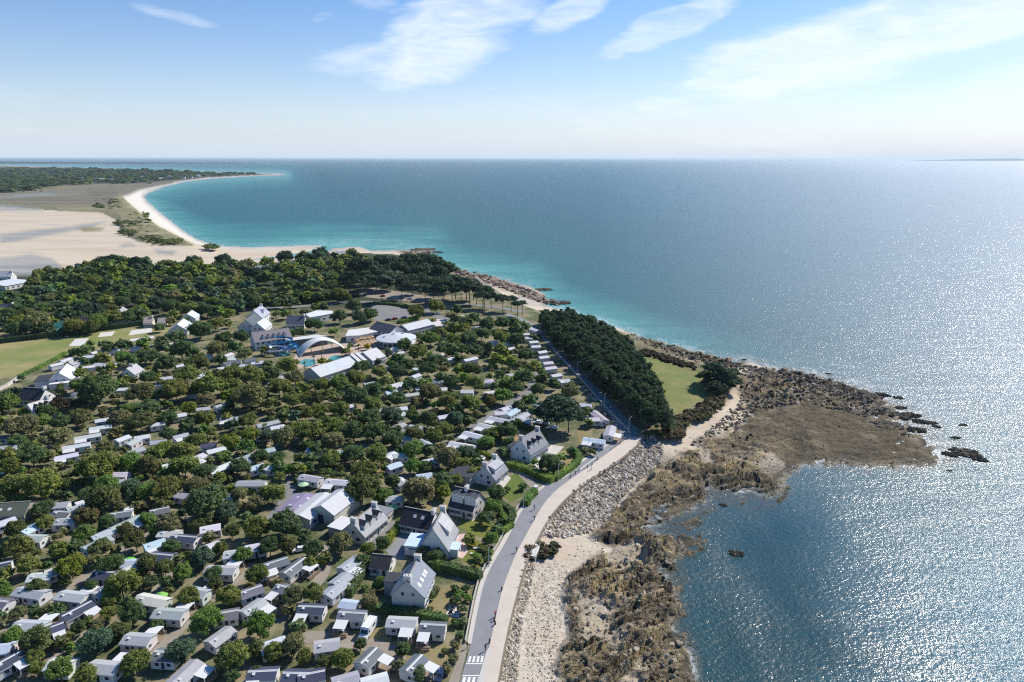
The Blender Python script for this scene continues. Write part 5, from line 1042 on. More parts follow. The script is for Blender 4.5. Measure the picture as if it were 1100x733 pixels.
# ---------------------------------------------------------------- trees of the camp, the wood behind it
BANDP = [(-20, 306), (20, 312), (45, 290), (75, 288), (110, 279), (150, 282), (200, 284), (250, 284), (300, 281), (340, 276), (372, 272), (400, 276), (420, 282), (428, 292), (368, 300), (372, 318), (300, 327), (240, 331), (180, 338), (110, 343), (100, 352), (60, 354), (20, 356), (-20, 360)]
GAPS = [(278, 309, 9), (292, 306, 8), (210, 313, 5), (14, 304, 18), (6, 292, 9), (280, 284, 5), (372, 269, 7), (418, 284, 5), (300, 301, 5), (150, 309, 4), (212, 311, 6), (130, 335, 9), (93, 344, 8), (64, 350, 10), (170, 341, 14), (6, 327, 4), (5, 357, 10)]
rg = np.random.default_rng(5); band_items = []
tries = 0
while tries < 7000:
    tries += 1
    px, py = rg.uniform(-20, 428), rg.uniform(272, 360)
    if not inside(BANDP, np.array([px]), np.array([py]))[0]: continue
    if any(abs(px - a) < r and abs(py - b) < r * .6 for a, b, r in GAPS): continue
    w = rg.uniform(.75, 1.35) * (9.5 + (py - 275) * .10)
    if any(abs(px - q[0]) < .36 * (w + q[2]) and abs(py - q[1]) < .2 * (w + q[2]) for q in band_items): continue
    band_items.append((px, py, w, str(rg.choice(list('oddkktgonbp'), p=[.15, .15, .13, .14, .1, .09, .07, .05, .06, .03, .03]))))
# hand measured crowns along the edge of the wood
band_items += [(118, 281, 26, 'n'), (148, 284, 20, 'n'), (207, 284, 28, 'n'), (240, 281, 17, 'n'), (306, 277, 16, 'n'), (325, 276, 12, 'k'), (272, 296, 28, 'n'), (190, 292, 14, 'b'), (206, 292, 15, 'b'), (228, 306, 17, 'b'), (40, 347, 34, 'p')]
fill = []
CAMPP = [(-20, 430), (40, 425), (90, 398), (110, 380), (180, 372), (250, 385), (330, 410), (420, 400), (470, 345), (560, 340), (585, 380), (600, 410), (570, 412), (495, 470), (480, 500), (430, 500), (400, 530), (330, 500), (300, 515), (270, 570), (160, 700), (-20, 720)]
while len(fill) < 250:
    px, py = rg.uniform(-10, 600), rg.uniform(345, 700)
    if not inside(CAMPP, np.array([px]), np.array([py]))[0]: continue
    w = rg.uniform(.5, 1.0) * (6 + (py - 340) * .04)
    p = G(px, py, 2.5)
    if any(abs(px - q[0]) < .36 * (w + q[2]) and abs(py - q[1]) < .3 * (w + q[2]) for q in items + fill): continue
    bad = False
    for (fx, fy, a, hl, hw) in FOOT:
        dx, dy = p[0] - fx, p[1] - fy
        lx, ly = dx * math.cos(a) + dy * math.sin(a), -dx * math.sin(a) + dy * math.cos(a)
        if abs(lx) < hl + 2.2 and -hw - 3 < ly < hw + 2: bad = True; break
    if not bad: fill.append((px, py, w, str(rg.choice(list('odkgrp')))))
allb = [(e, 'broadleaf trees of the camp') for e in items + fill] + [(e, 'trees of the wood behind the camp') for e in band_items]
allb.sort(key=lambda e: -e[0][2])
for (e, g) in allb[:300]:
    broad_px(*e, name='broadleaf_tree', group=g)
def merge(name, label, insts, np_list, mat, cat='woodland', kind='stuff', attrs_tint=True):
    vs, fs, ts, o = [], [], [], 0
    for (x, y, z, sx, sz, rot, col, k) in insts:
        v, f = np_list[k % len(np_list)]; c, s = math.cos(rot), math.sin(rot)
        q = np.stack([(v[:, 0] * c - v[:, 1] * s) * sx + x, (v[:, 0] * s + v[:, 1] * c) * sx + y, v[:, 2] * sz + z], 1)
        vs.append(q); fs.append(f + o); o += len(v); ts.append(np.tile(np.array(col)[None], (len(v), 1)))
    f = np.concatenate(fs)
    me = np_mesh(name, np.concatenate(vs), f, [mat], {'tint': np.concatenate(ts)})
    return tag(link(name, me), label, cat, None, kind)
MINI_NP = [crown_np(200 + i, 11, 120, .13, rz=.42, cr=(.17, .26), rough=.2) for i in range(3)]
ins = []
for (e, g) in allb[300:]:
    px, py, w, c = e; D = min(max(w * depth_at(py, 3) / F, 1.6), 16); h = D * .92 + .8; p = G(px, py, h * .58)
    ins.append((p[0], p[1], h * .5, D * 1.27, D * 1.18, RN.uniform(0, 6), vary(COLS[c]), RN.randrange(9)))
merge('woodland', 'smaller trees filling in between the taller ones', ins, MINI_NP, M['leafmass'])
# far woods and scrub
fw = []
FARP = [(-300, 181), (0, 182), (60, 182.2), (120, 183.5), (190, 185.2), (250, 186.9), (286, 187.2), (262, 187.8), (222, 189.7), (185, 193.4), (150, 197.3), (60, 200), (20, 207), (-40, 208), (-300, 208)]
while len(fw) < 3600:
    px, py = rg.uniform(-300, 295), 181 + 27 * rg.random() ** 1.5
    if not inside(FARP, np.array([px]), np.array([py]))[0]: continue
    if py > 193 and 70 < px: 
        if rg.random() < .6: continue
    p = G(px, py, 0); D = rg.uniform(16, 34) * (1.6 if py < 186 else 1); fw.append((p[0], p[1], D * .22, D * 1.5, D * .62, rg.uniform(0, 6), vary(COLS[str(rg.choice(list('ddknt')))], .2), int(rg.integers(9))))
merge('woodland', 'dark far woods covering the peninsula beyond the salt marsh', fw, [crown_np(300 + i, 7, 26, .2, rz=.5, cr=(.2, .3)) for i in range(3)], M['leafmass'])
sc = []
for (px, py, wx, wy, n) in ((123, 219, 8, 5, 34), (106, 222, 7, 1.5, 12), (133, 240, 8, 2.5, 20), (141, 247, 7, 4, 22), (165, 257, 12, 2.4, 26), (183, 261, 13, 1.8, 26), (140, 249, 5, 3, 12), (228, 266.6, 7, 1.2, 12), (160, 197, 3, 1, 6), (150, 240, 18, 14, 26), (12, 205, 30, 2, 20)):
    for _ in range(n * 2):
        a, b = px + rg.normal() * wx * .5, py + rg.normal() * wy * .5; p = G(a, b, 0); D = rg.uniform(4, 9)
        sc.append((p[0], p[1], D * .2, D * 1.3, D * .6, rg.uniform(0, 6), vary(COLS[str(rg.choice(list('dkokp')))], .2), int(rg.integers(9))))
merge('scrub', 'dark scrub on the dune ridge behind the curved beach', sc, [crown_np(310 + i, 8, 60, .16, rz=.5, cr=(.2, .3)) for i in range(3)], M['leafmass'], 'scrub')
bs = []
BANK = [[(716, 462), (730, 463), (745, 455), (768, 444), (780, 431), (775, 424), (757, 432), (738, 442), (724, 450)], [(682, 377), (700, 377), (720, 384), (748, 394), (746, 398), (720, 390), (700, 384), (684, 382)], [(708, 470), (726, 472), (735, 470), (734, 462), (718, 462)], [(560, 593), (568, 604), (590, 600), (598, 590), (590, 586)]]
for k, P in enumerate(BANK):
    xs, ys = [q[0] for q in P], [q[1] for q in P]; c = 0
    while c < (150, 110, 50, 26)[k]:
        px, py = rg.uniform(min(xs), max(xs)), rg.uniform(min(ys), max(ys))
        if not inside(P, np.array([px]), np.array([py]))[0]: continue
        c += 1; zb = -1.2 if k == 3 else 0; p = G(px, py, zb); D = rg.uniform(1.2, 3.2); bs.append((p[0], p[1], D * .2 + zb, D * 1.3, D * .8, rg.uniform(0, 6), vary([(.075, .06, .03), (.05, .055, .022), (.09, .085, .03), (.11, .085, .045)][int(rg.integers(4))] if k != 1 else (.055, .042, .022), .2), int(rg.integers(9))))
merge('scrub', 'brown heath scrub along the low banks of the headland', bs, MINI_NP, M['leafmass'], 'scrub')

# ---------------------------------------------------------------- pines
def pine_px(px, py, wpx, ht=None, crown=None, noun='seaside pine with a flat dark crown and bare trunk', group='seaside pines', cz=.84, base=None, zs=.9, col='n'):
    D = wpx * depth_at(py, 9) / F; h = ht or D * .95 + 4; D *= 1.75; p = G(px, py, h * cz)
    tree(p[0], p[1], D, h, crown or RN.choice(PINE), RN.choice(TRUNKP), COLS[col], noun, 'pine_tree', group, cz, D * zs)
for (px, py, w) in [(385, 286, 14), (398, 290, 15), (413, 283, 15), (424, 284, 17), (436, 282, 16), (446, 285, 15), (456, 283, 15), (465, 286, 16), (474, 287, 15), (480, 290, 13), (430, 290, 15), (444, 292, 16), (458, 292, 15), (470, 294, 15), (412, 291, 13), (402, 284, 11),
                    (374, 302, 16), (386, 304, 15), (397, 302, 16), (409, 305, 16), (420, 302, 15), (431, 306, 17), (443, 303, 15), (404, 298, 14), (392, 298, 13), (450, 300, 13),
                    (456, 311, 14), (466, 309, 16), (476, 311, 16), (486, 310, 15), (495, 312, 15), (504, 311, 14), (513, 313, 15), (521, 315, 14), (527, 318, 13), (481, 305, 13), (490, 305, 12), (500, 307, 13), (510, 309, 12), (470, 303, 12), (518, 319, 12)]:
    pine_px(px + RN.uniform(-1.5, 1.5), py + RN.uniform(-1.5, 1.5), w * RN.uniform(.75, 1.25), ht=RN.uniform(10, 17), zs=RN.uniform(.9, 1.4))
for (px, py, w) in [(540, 322, 12), (549, 322, 9), (556, 327, 9), (561, 326, 7)]: pine_px(px, py, w, ht=11, noun='small wind shaped pine at the head of the beach', group='pines by the beach head')
pine_px(344, 273, 12, 12, BROAD[0], 'tall round crowned pine on the rocky point', 'point trees', .6, zs=1.0);
for (px, py, w, h) in [(598, 437, 30, 13), (611, 446, 26, 11), (592, 450, 20, 9), (584, 444, 16, 9)]:
    pine_px(px, py, w, h, noun='broad umbrella pine above the camper park', group='umbrella pines by the long house', cz=.72, zs=.8)
for (px, py, w, h, c) in [(767, 397, 17, 11, .85), (778, 403, 19, 10, .72), (784, 410, 15, 8, .62), (770, 417, 18, 5, .6), (761, 412, 12, 5, .6), (757, 405, 13, 7, .6), (776, 412, 20, 6, .55), (763, 396, 12, 10, .7), (788, 402, 12, 9, .6)]:
    pine_px(px, py, w, h, noun='wind blown dark tree', group='dark trees on the headland lawn', cz=c, zs=.9)
BELTP = [(577, 339), (590, 334.5), (612, 335), (640, 345), (662, 357), (680, 372), (688, 388), (700, 402), (709, 422), (716, 440), (717, 456), (705, 461), (690, 462), (676, 446), (655, 428), (634, 405), (612, 382), (592, 362), (579, 350)]
bp = []; tries = 0
while tries < 9000 and len(bp) < 170:
    tries += 1; px, py = rg.uniform(575, 720), rg.uniform(333, 463)
    if not inside(BELTP, np.array([px]), np.array([py]))[0]: continue
    h = rg.uniform(9.5, 13); p = G(px, py, h * .8)
    bu, bv = proj(p[0], p[1], 0.0)
    if bv > 466 or bu < road_x(bv, RR) + 2 or bu > 716: continue
    if any(math.hypot(p[0] - q[0], p[1] - q[1]) < 4.1 for q in bp): continue
    bp.append((p[0], p[1])); D = rg.uniform(7.4, 10.4)
    tree(p[0], p[1], D, h, RN.choice(BELT), RN.choice(TRUNKP), (.042, .078, .04), 'tall dark conifer of the shelter belt', 'pine_tree', 'conifers of the shelter belt', .62, D * RN.uniform(.95, 1.15))
for (px, py, w, h) in [(495 + 30, 313 + 62, 9, 9), (4, 429, 14, 9), (13, 425, 11, 8), (20, 424, 10, 8)]:
    D = w * depth_at(py, 4) / F; p = G(px, py, h * .5); tree(p[0], p[1], D, h, COLN[0], TRUNK[0], COLS['n'], 'narrow dark cypress', 'cypress_tree', 'cypress trees', .5, D * .95 * h / (D * 1.5))
palm_m = None
def palm(px, py, h):
    global palm_m
    if palm_m is None:
        b = MB(); r = random.Random(2)
        for k in range(22):
            a = k * 2.4; up = r.uniform(-.15, .75); R = r.uniform(1.3, 1.8); c, s = math.cos(a), math.sin(a)
            P = [(0, 0, 0), (c * R * .5, s * R * .5, up * .9), (c * R, s * R, up * .9 - .7)]; w = .22
            for i in range(2):
                (x0, y0, z0), (x1, y1, z1) = P[i], P[i + 1]; b.add([(x0 - s * w, y0 + c * w, z0), (x0 + s * w, y0 - c * w, z0), (x1 + s * w * (1 - i), y1 - c * w * (1 - i), z1), (x1 - s * w * (1 - i), y1 + c * w * (1 - i), z1)], [(0, 1, 2, 3)])
        palm_m = b.mesh('fronds', [M['leaf']])
    p = G(px, py, h); r = link('palm_tree', None, loc=(p[0], p[1], 0)); tag(r, '', 'palm tree', 'palms around the pools')
    link('fronds', palm_m, r, (0, 0, h), RN.uniform(0, 6), (.12, .14, .04)); b = MB(); b.cyl((0, 0, 0), (0, 0, h + .1), .22, .16, 7); link('trunk', cached(('pt', h), lambda: b.mesh('trunk', [M['bark']])), r)
    AUTO.append((r, 'palm tree with arching yellow green fronds', (p[0], p[1])))
for (px, py) in [(306, 330), (312, 331), (318, 335), (345, 377), (375, 372), (371, 376), (318, 387), (327, 390), (337, 383), (296, 336), (310, 327), (385, 371)]: palm(px, py, 5)

# ---------------------------------------------------------------- hedges
def hedge(label, pts, w, h, c='d'):
    P = chaikin([G(px, py, h * .5)[:2] for px, py in pts], 1); rgh = np.random.default_rng(len(label)); vs = []; 
    seg = [np.linalg.norm(b - a) for a, b in zip(P[:-1], P[1:])]; Ls = sum(seg); n = int(min(max(Ls * (2 * h + w) * 2.6, 200), 5200))
    cum = np.r_[0, np.cumsum(seg)]; t = rgh.uniform(0, Ls, n); k = np.clip(np.searchsorted(cum, t) - 1, 0, len(seg) - 1)
    PA = np.array(P); f = ((t - cum[k]) / np.array(seg)[k])[:, None]; q = PA[k] * (1 - f) + PA[k + 1] * f
    d = (PA[k + 1] - PA[k]) / np.array(seg)[k][:, None]; nn = np.stack([-d[:, 1], d[:, 0]], 1); side = rgh.uniform(-1, 1, n); top = rgh.random(n) < .45
    s = np.where(top, side, np.sign(side)) * w / 2; z = np.where(top, h, rgh.uniform(.1, h, n)) + (vnoise(q[:, 0] * .8, q[:, 1] * .8, 3) - .5) * .35
    C = np.stack([q[:, 0] + nn[:, 0] * s, q[:, 1] + nn[:, 1] * s, z], 1); m = C[:, :2].mean(0)
    C[:, :2] -= m; v, fc = leaves(rgh, C, np.full(n, .16), n * 2, .2); vs = v.tolist(); fs = [tuple(x) for x in fc.tolist()]
    for a, b in zip(P[:-1], P[1:]):
        d = (b - a) / (np.linalg.norm(b - a) + 1e-9); e = np.array([-d[1], d[0]]) * w * .42; o = len(vs)
        for zz in (0, h * .92): vs += [(*(x - m), zz) for x in (a - e, a + e, b + e, b - e)]
        fs += [(o, o + 4, o + 5, o + 1), (o + 1, o + 5, o + 6, o + 2), (o + 2, o + 6, o + 7, o + 3), (o + 3, o + 7, o + 4, o), (o + 4, o + 7, o + 6, o + 5)]
    me = bpy.data.meshes.new('hedge'); me.from_pydata(vs, [], fs); me.materials.append(M['leaf']); me.update()
    o = link('hedge', me, loc=(m[0], m[1], 0), color=vary(COLS[c], .05)); tag(o, label, 'hedge', 'hedges'); LANDMARK.append((HLAND.pop(0), tuple(m)))
HLAND = ['the clipped garden hedge', 'the yellow green drive hedge', 'the tall plot hedge', 'the tall house hedge', 'the pavement hedge', 'the long gravel hedge', 'the gate hedge', 'the lawn hedge', 'the curved hedge', 'the long field hedge', 'the conifer hedge', 'the bright green hedge', 'the terrace garden hedge', 'the field edge hedge', 'the caravan hedge', 'the car park hedge', 'the reception hedge', 'the villa hedge', 'the small lawn hedge', 'the curved roof hedge', 'the white car hedge', 'the hedge strip']
for lab, pts, w, h, c in [
    ('dark clipped hedge across the garden above the tall grey house', [(461, 605), (480, 609), (500, 614), (517, 619)], 2.6, 2.4, 'd'), ('yellow green hedge beside the grey tarmac drive', [(413, 585), (422, 573), (430, 562), (434, 557)], 2.0, 1.8, 'b'),
    ('tall deep green hedge between long grey roof and vegetable plots', [(373, 637), (382, 623), (390, 610), (394, 600)], 3.0, 2.6, 'd'), ('deep green hedge in front of the tall grey house', [(392, 648), (412, 655), (435, 657), (460, 661), (480, 666)], 2.2, 1.9, 'd'),
    ('thick hedge along the pavement beside the scorched lawn', [(596, 514), (608, 506), (620, 497), (623, 491), (618, 484)], 2.4, 1.8, 'g'), ('long hedge below the house with dark dormers', [(545, 498), (555, 501), (566, 504), (580, 511), (594, 516)], 3.0, 2.2, 'g'),
    ('hedge between the curving drive and the coast road', [(564, 541), (569, 533), (575, 527)], 2.6, 2.0, 'g'), ('hedge bordering the lawn of the slate house', [(538, 541), (546, 546), (552, 552), (548, 561)], 2.2, 1.9, 'd'), ('curved hedge around the slate house lawn', [(537, 549), (545, 560), (551, 563), (540, 571)], 1.8, 1.6, 'g'),
    ('long dark hedge along the far edge of the field', [(-20, 369), (8, 365), (55, 360), (90, 355), (130, 350), (160, 345.5), (178, 342.5)], 4, 3.2, 'n'), ('tall dark conifer hedge behind the hotel road', [(185, 332), (240, 327), (290, 323), (330, 319), (368, 316)], 6, 7, 'n'),
    ('bright green hedge around a dark flat roofed camp home', [(245, 524), (258, 526), (275, 527), (281, 522)], 2.4, 1.8, 'b'), ('light hedge beside the garden of the terrace homes', [(512, 484), (522, 488), (530, 492)], 1.6, 1.5, 'b'), ('green hedge along the near edge of the field', [(20, 405), (45, 393), (64, 383), (70, 379)], 3, 1.2, 'g'), ('dark hedge between field and white caravans', [(76, 380), (88, 377), (100, 374)], 4, 2.5, 'd'),
    ('low hedge along the road side of the car park', [(400, 325.5), (425, 326.5), (442, 330.5)], 4, 1.8, 'd'), ('low hedge between car park and reception', [(428, 346), (440, 343.5), (450, 340)], 4, 2, 'g'), ('low clipped hedge across the villa gardens', [(85, 398), (105, 396.5), (120, 396)], 2, 1.8, 'g'), ('dark hedge above the small green lawn', [(72, 433), (84, 430), (94, 430)], 2.4, 2.4, 'd'), ('camp hedge beside the homes with curved roofs', [(136, 476), (140, 470), (145, 464)], 2, 1.6, 'b'),
    ('hedge behind the white car by the terrace homes', [(548, 454), (560, 457), (572, 462), (585, 466)], 2.2, 2.2, 'd'), ('hedge strip between shelter road and end homes', [(652, 457), (658, 464), (650, 470), (636, 479)], 2, 1.2, 'g')]:
    hedge(lab, pts, w, h, c)
for (px, py, w, c) in [(469, 634, 10, 'p'), (463, 640, 12, 'd'), (488, 634, 12, 'd'), (494, 640, 13, 'g'), (501, 634, 12, 'd'), (490, 646, 14, 'd'), (503, 643, 11, 'g'), (497, 656, 13, 'p'), (490, 670, 12, 'd'), (499, 668, 12, 'p'), (494, 684, 12, 'd'), (488, 695, 12, 'p'), (486, 708, 13, 'p'), (480, 720, 12, 'p'), (478, 700, 9, 'k'), (462, 655, 9, 'p'), (452, 587, 12, 'p'), (463, 592, 12, 'g'), (440, 590, 10, 'p'), (476, 598, 9, 'o'),
                       (532, 536, 14, 'd'), (528, 543, 10, 'd'), (545, 526, 8, 'd'), (563, 523, 8, 'd'), (584, 500, 16, 'd'), (594, 505, 12, 'd'), (603, 500, 9, 'd'), (618, 487, 8, 'k'), (512, 491, 12, 'd'), (520, 476, 12, 'o'), (505, 487, 10, 'g'), (528, 478, 9, 'k'), (540, 485, 10, 'd'), (535, 470, 8, 'd'), (545, 462, 12, 'd'), (556, 455, 14, 'd'), (530, 460, 9, 'g'), (628, 484, 9, 'p'), (636, 487, 10, 'k'), (700, 466, 9, 'd'), (694, 468, 6, 'k'), (524, 582, 12, 'd'), (530, 575, 14, 'd'), (519, 590, 12, 'o'), (527, 594, 10, 'g'), (511, 599, 12, 'g'), (523, 602, 10, 'd'), (503, 577, 9, 'o'), (508, 585, 9, 'y'), (538, 560, 8, 'd'), (398, 640, 16, 'p'), (405, 630, 13, 'd'), (392, 632, 9, 'g'), (415, 625, 9, 'g'), (381, 655, 8, 'd'), (428, 655, 9, 'd'), (445, 660, 9, 'p'), (474, 575, 9, 'k'), (90, 396, 8, 'g'), (100, 404, 9, 'p'), (74, 411, 9, 'k'), (84, 420, 8, 'g'), (36, 440, 10, 'b'), (55, 438, 11, 'd'), (320, 516, 9, 'd'), (336, 506, 8, 'd'), (349, 514, 6, 'g'), (565, 490, 7, 'd'), (575, 485, 6, 'd')]:
    shrub_px(px, py, w, c, 'rounded garden shrub')

# ---------------------------------------------------------------- vehicles
def car_mesh(kind):
    Lc, Wc = (4.3, 1.76) if kind == 'car' else (5.9, 2.1)
    pr = [(-2.15, .35), (-2.15, .85), (-1.2, .98), (-.55, 1.45), (1.1, 1.45), (1.8, .98), (2.15, .9), (2.15, .35)] if kind == 'car' else [(-2.95, .4), (-2.95, 1.1), (-2.2, 1.35), (-1.7, 2.2), (-1.5, 2.65), (2.95, 2.65), (2.95, .4)]
    b = MB(); n = len(pr)
    def prof(ins, z): return [(x, (-1) ** 0 * z) for x in ins]
    vs = []
    for s in (-1, 1):
        for x, z in pr: vs.append((x, s * (Wc / 2 if z < 1.0 or kind != 'car' else Wc / 2 - .16), z))
    b.add(vs, [tuple(range(n)), tuple(range(2 * n - 1, n - 1, -1))] + [(i, n + i, n + (i + 1) % n, (i + 1) % n) for i in range(n)], 0)
    body = b.mesh('body', [M['paint']])
    g = MB(); q = Wc / 2
    if kind == 'car':
        g.add([(-1.17, -q + .1, 1.0), (-1.17, q - .1, 1.0), (-.6, q - .2, 1.44), (-.6, -q + .2, 1.44)], [(0, 3, 2, 1)]); g.add([(1.75, -q + .1, 1.02), (1.75, q - .1, 1.02), (1.15, q - .2, 1.44), (1.15, -q + .2, 1.44)], [(0, 1, 2, 3)])
        for s in (-1, 1): g.add([(-1.0, s * (q - .01), 1.0), (1.5, s * (q - .01), 1.0), (1.0, s * (q - .14), 1.4), (-.5, s * (q - .14), 1.4)], [(0, 1, 2, 3)])
    else:
        g.add([(-2.24, -q + .15, 1.38), (-2.24, q - .15, 1.38), (-1.76, q - .15, 2.15), (-1.76, -q + .15, 2.15)], [(0, 3, 2, 1)])
        for s in (-1, 1):
            g.add([(-1.9, s * (q + .01), 1.3), (-1.0, s * (q + .01), 1.3), (-1.0, s * (q + .01), 2.0), (-1.6, s * (q + .01), 2.0)], [(0, 1, 2, 3)]); g.add([(.4, s * (q + .01), 1.5), (1.8, s * (q + .01), 1.5), (1.8, s * (q + .01), 2.1), (.4, s * (q + .01), 2.1)], [(0, 1, 2, 3)])
    glass = g.mesh('windows', [M['glass']])
    w = MB(); w.cyl((0, -.11, 0), (0, .11, 0), .33, n=10); wheel = w.mesh('wheel', [M['rubber']])
    return body, glass, wheel, Lc, Wc
CARM = {}
def vehicle(kind, px, py, ang, col, label, z=.05, group=None):
    if kind not in CARM: CARM[kind] = car_mesh(kind)
    body, glass, wheel, Lc, Wc = CARM[kind]; p = G(px, py, .7)
    r = link('parked_car' if kind == 'car' else 'camper_van', None, loc=(p[0], p[1], z), rz=ang); tag(r, label, 'car' if kind == 'car' else 'van', group)
    link('body', body, r, color=col); link('windows', glass, r)
    for sx in (-1, 1):
        for sy in (-1, 1): link('wheel', wheel, r, (sx * Lc * .3, sy * (Wc / 2 - .1), .33))
    if kind == 'van' or label.startswith('dark blue'): LANDMARK.append(('the white camper van' if kind == 'van' else 'the dark blue car', (p[0], p[1])))
WC, DB, SIL, RD = (.7, .7, .7), (.02, .035, .09), (.4, .41, .42), (.35, .04, .03)
vehicle('van', 395.5, 677.5, math.radians(75), WC, 'white camper van parked between two homes with awnings')
vehicle('car', 472, 725, math.radians(80), DB, 'dark blue car parked beside the pale shrubs'); vehicle('car', 515, 492, math.radians(-25), WC, 'white car parked below the terrace homes')
for (px, py, a, c, l) in [(578, 453.5, -10, WC, 'white car in the umbrella pine shade, deepest in the row'), (585, 455, -15, SIL, 'silver car in the middle of the pine shaded row'), (594, 459.5, -12, WC, 'white car beside the dormered house hedge'), (574, 452, -12, DB, 'dark car at the terrace end of the row'), (625, 446, 30, DB, 'dark car on the sandy pitch of the end homes'), (626, 449, 20, SIL, 'silver car on the sandy pitch of the end homes'),
                          (288, 620, 40, WC, 'white car under the rusty tree by the barn lane'), (322, 590, 20, WC, 'white car half hidden near the oak clump'), (297, 507, 80, DB, 'dark car on the lane above the barn yard'), (417, 343.5, 15, DB, 'dark car at the reception side of the car park'), (424, 342.3, 15, RD, 'red car at the middle of the car park edge'), (434, 341.3, 15, DB, 'dark car near the hedge end of the car park'),
                          (412, 386, 60, WC, 'white car on the lane behind the pool hall'), (421, 393, 70, SIL, 'silver car on the lane by the shorter hall'), (341, 405, 20, DB, 'dark car at the gable of the pool hall'), (470, 337, 10, WC, 'white car on the road under the pines'), (440, 321, 5, SIL, 'silver car in the sandy car park'), (425, 320, 5, WC, 'white car in the sandy car park'), (411, 318, 5, RD, 'red car in the sandy car park')]:
    vehicle('car', px, py, math.radians(a), c, l)

# ---------------------------------------------------------------- street lamps, bollards, stones, people
def lamp(px, py, h, label, tilt=0.6):
    p = G(px, py, 0); r = link('street_lamp', None, loc=(p[0], p[1], 0), rz=tilt); tag(r, label, 'street lamp', 'street lamps of the coast road')
    b = MB(); b.cyl((0, 0, 0), (0, 0, h), .11, .07, 8); b.cyl((0, 0, 0), (0, 0, .5), .16, .16, 8); link('pole', b.mesh('pole', [M['metal']]), r)
    b = MB(); b.cyl((0, 0, h - .05), (1.1, 0, h + .35), .06, .05, 6); a = link('arm', b.mesh('arm', [M['metal']]), r)
    b = MB(); b.hexa([(1.0, -.14, h + .28), (1.8, -.12, h + .36), (1.8, .12, h + .36), (1.0, .14, h + .28), (1.0, -.14, h + .4), (1.8, -.1, h + .46), (1.8, .1, h + .46), (1.0, .14, h + .4)]); link('lamp_head', b.mesh('lamp_head', [M['grey']]), a)
    LANDMARK.append((LLAND.pop(0), (p[0], p[1])))
LLAND = ['the loungers lamp', 'the curving drive lamp', 'the lawn hedge lamp', 'the pale blue home lamp', 'the corner lamp', 'the promenade end lamp', 'the conifer shade lamp', 'the far shaded lamp']
for (px, py, l) in [(525, 609, 'street lamp by the garden with loungers'), (562.4, 545.7, 'street lamp at the foot of the curving drive'), (599.7, 516, 'street lamp at the scorched lawn hedge'), (632.5, 483, 'street lamp beside the pale blue end home'), (643, 484, 'street lamp nearest the shelter belt corner'), (675.3, 465, 'tall street lamp where the promenade ends'), (649, 438.5, 'street lamp in the shade of the conifers'), (620, 402, 'street lamp far up the shaded road')]:
    lamp(px, py, 6.2 if py > 460 else 6.5, l, 0.4 if px < 640 else 0.9)
bm_ = MB(); bm_.box(-.75, .75, -.45, .45, 0, .55); 
bm_.v = [(x * (.8 if z > .3 else 1), y * (.8 if z > .3 else 1), z) for x, y, z in bm_.v]; STM = bm_.mesh('stone_block', [M['kerb']])
for (px, py) in [(622, 403), (627, 416), (630, 419.5), (634, 424.5), (638, 429), (641, 430), (647, 435), (655, 443), (650, 445), (666, 451.5), (661.5, 457), (673, 459.5)]:
    p = G(px, py, .2); o = link('stone_block', STM, None, (p[0], p[1], 0), RN.uniform(0, 3), None, (1.25, 1.1, 1.3)); tag(o, '', 'stone block', 'pale stone blocks along the shaded road'); AUTO.append((o, 'pale stone block edging the shaded road', (p[0], p[1])))
BOL = MB(); BOL.cyl((0, 0, 0), (0, 0, .85), .16, .14, 8); BOL.cyl((0, 0, .85), (0, 0, 1.0), .19, .1, 8); BOLM = BOL.mesh('bollard', [M['dark']])
for (px, py) in [(531, 666.5), (532, 671), (526, 690), (539, 634), (613, 512.5), (618, 509), (622, 505.5), (631, 502.5), (636, 499.5), (641.5, 494)]:
    p = G(px, py, .17); o = link('bollard', BOLM, None, (p[0], p[1], .17), 0, None, (1.3, 1.3, 1)); tag(o, '', 'bollard', 'dark bollards along the promenade edge'); AUTO.append((o, 'dark bollard at the promenade edge', (p[0], p[1])))
def person(px, py, z, ang, top, legs, label, stride=.25):
    p = G(px, py, z); r = link('person', None, loc=(p[0], p[1], z), rz=ang)
    tag(r, label, 'person', 'people on the seafront')
    rings = lambda pts, m, n=8: None
    b = MB(); hip, sh = .88, 1.42
    for s in (-1, 1):
        f = s * stride; b.cyl((0, s * .09, hip), (f * .5 + .03, s * .09, .47), .085, .06, 8, 1); b.cyl((f * .5 + .03, s * .09, .47), (f, s * .09, .07), .06, .04, 8, 1); b.box(f - .06, f + .18, s * .09 - .045, s * .09 + .045, 0, .08, 3)
        b.cyl((0, s * .19, sh - .02), (-f * .5, s * .25, 1.12), .05, .04, 7, 0); b.cyl((-f * .5, s * .25, 1.12), (-f * .5 + .16, s * .23, .9), .038, .03, 7, 2); b.cyl((-f * .5 + .16, s * .23, .9), (-f * .5 + .2, s * .23, .8), .035, .02, 6, 2)
    b.cyl((0, 0, .82), (0, 0, 1.15), .16, .15, 10, 0); b.cyl((0, 0, 1.15), (0, 0, 1.46), .15, .19, 10, 0); b.cyl((0, 0, 1.46), (0, 0, 1.52), .15, .06, 10, 0); b.cyl((0, 0, 1.5), (.01, 0, 1.58), .05, .05, 8, 2)
    v, f = ICO2; b.add(v * np.array([.1, .08, .125]) + np.array([.02, 0, 1.67]), [tuple(q) for q in f], 2)
    bm = link('body', b.mesh('body', [MATP[top], MATP[legs], MATP['skin'], MATP['dark']]), r)
    h = MB(); h.add(v * np.array([.108, .09, .11]) + np.array([0, 0, 1.71]), [tuple(q) for q in f if v[list(q)][:, 2].mean() > -.15 and v[list(q)][:, 0].mean() < .55]); link('hair', h.mesh('hair', [MATP['dark']]), r)
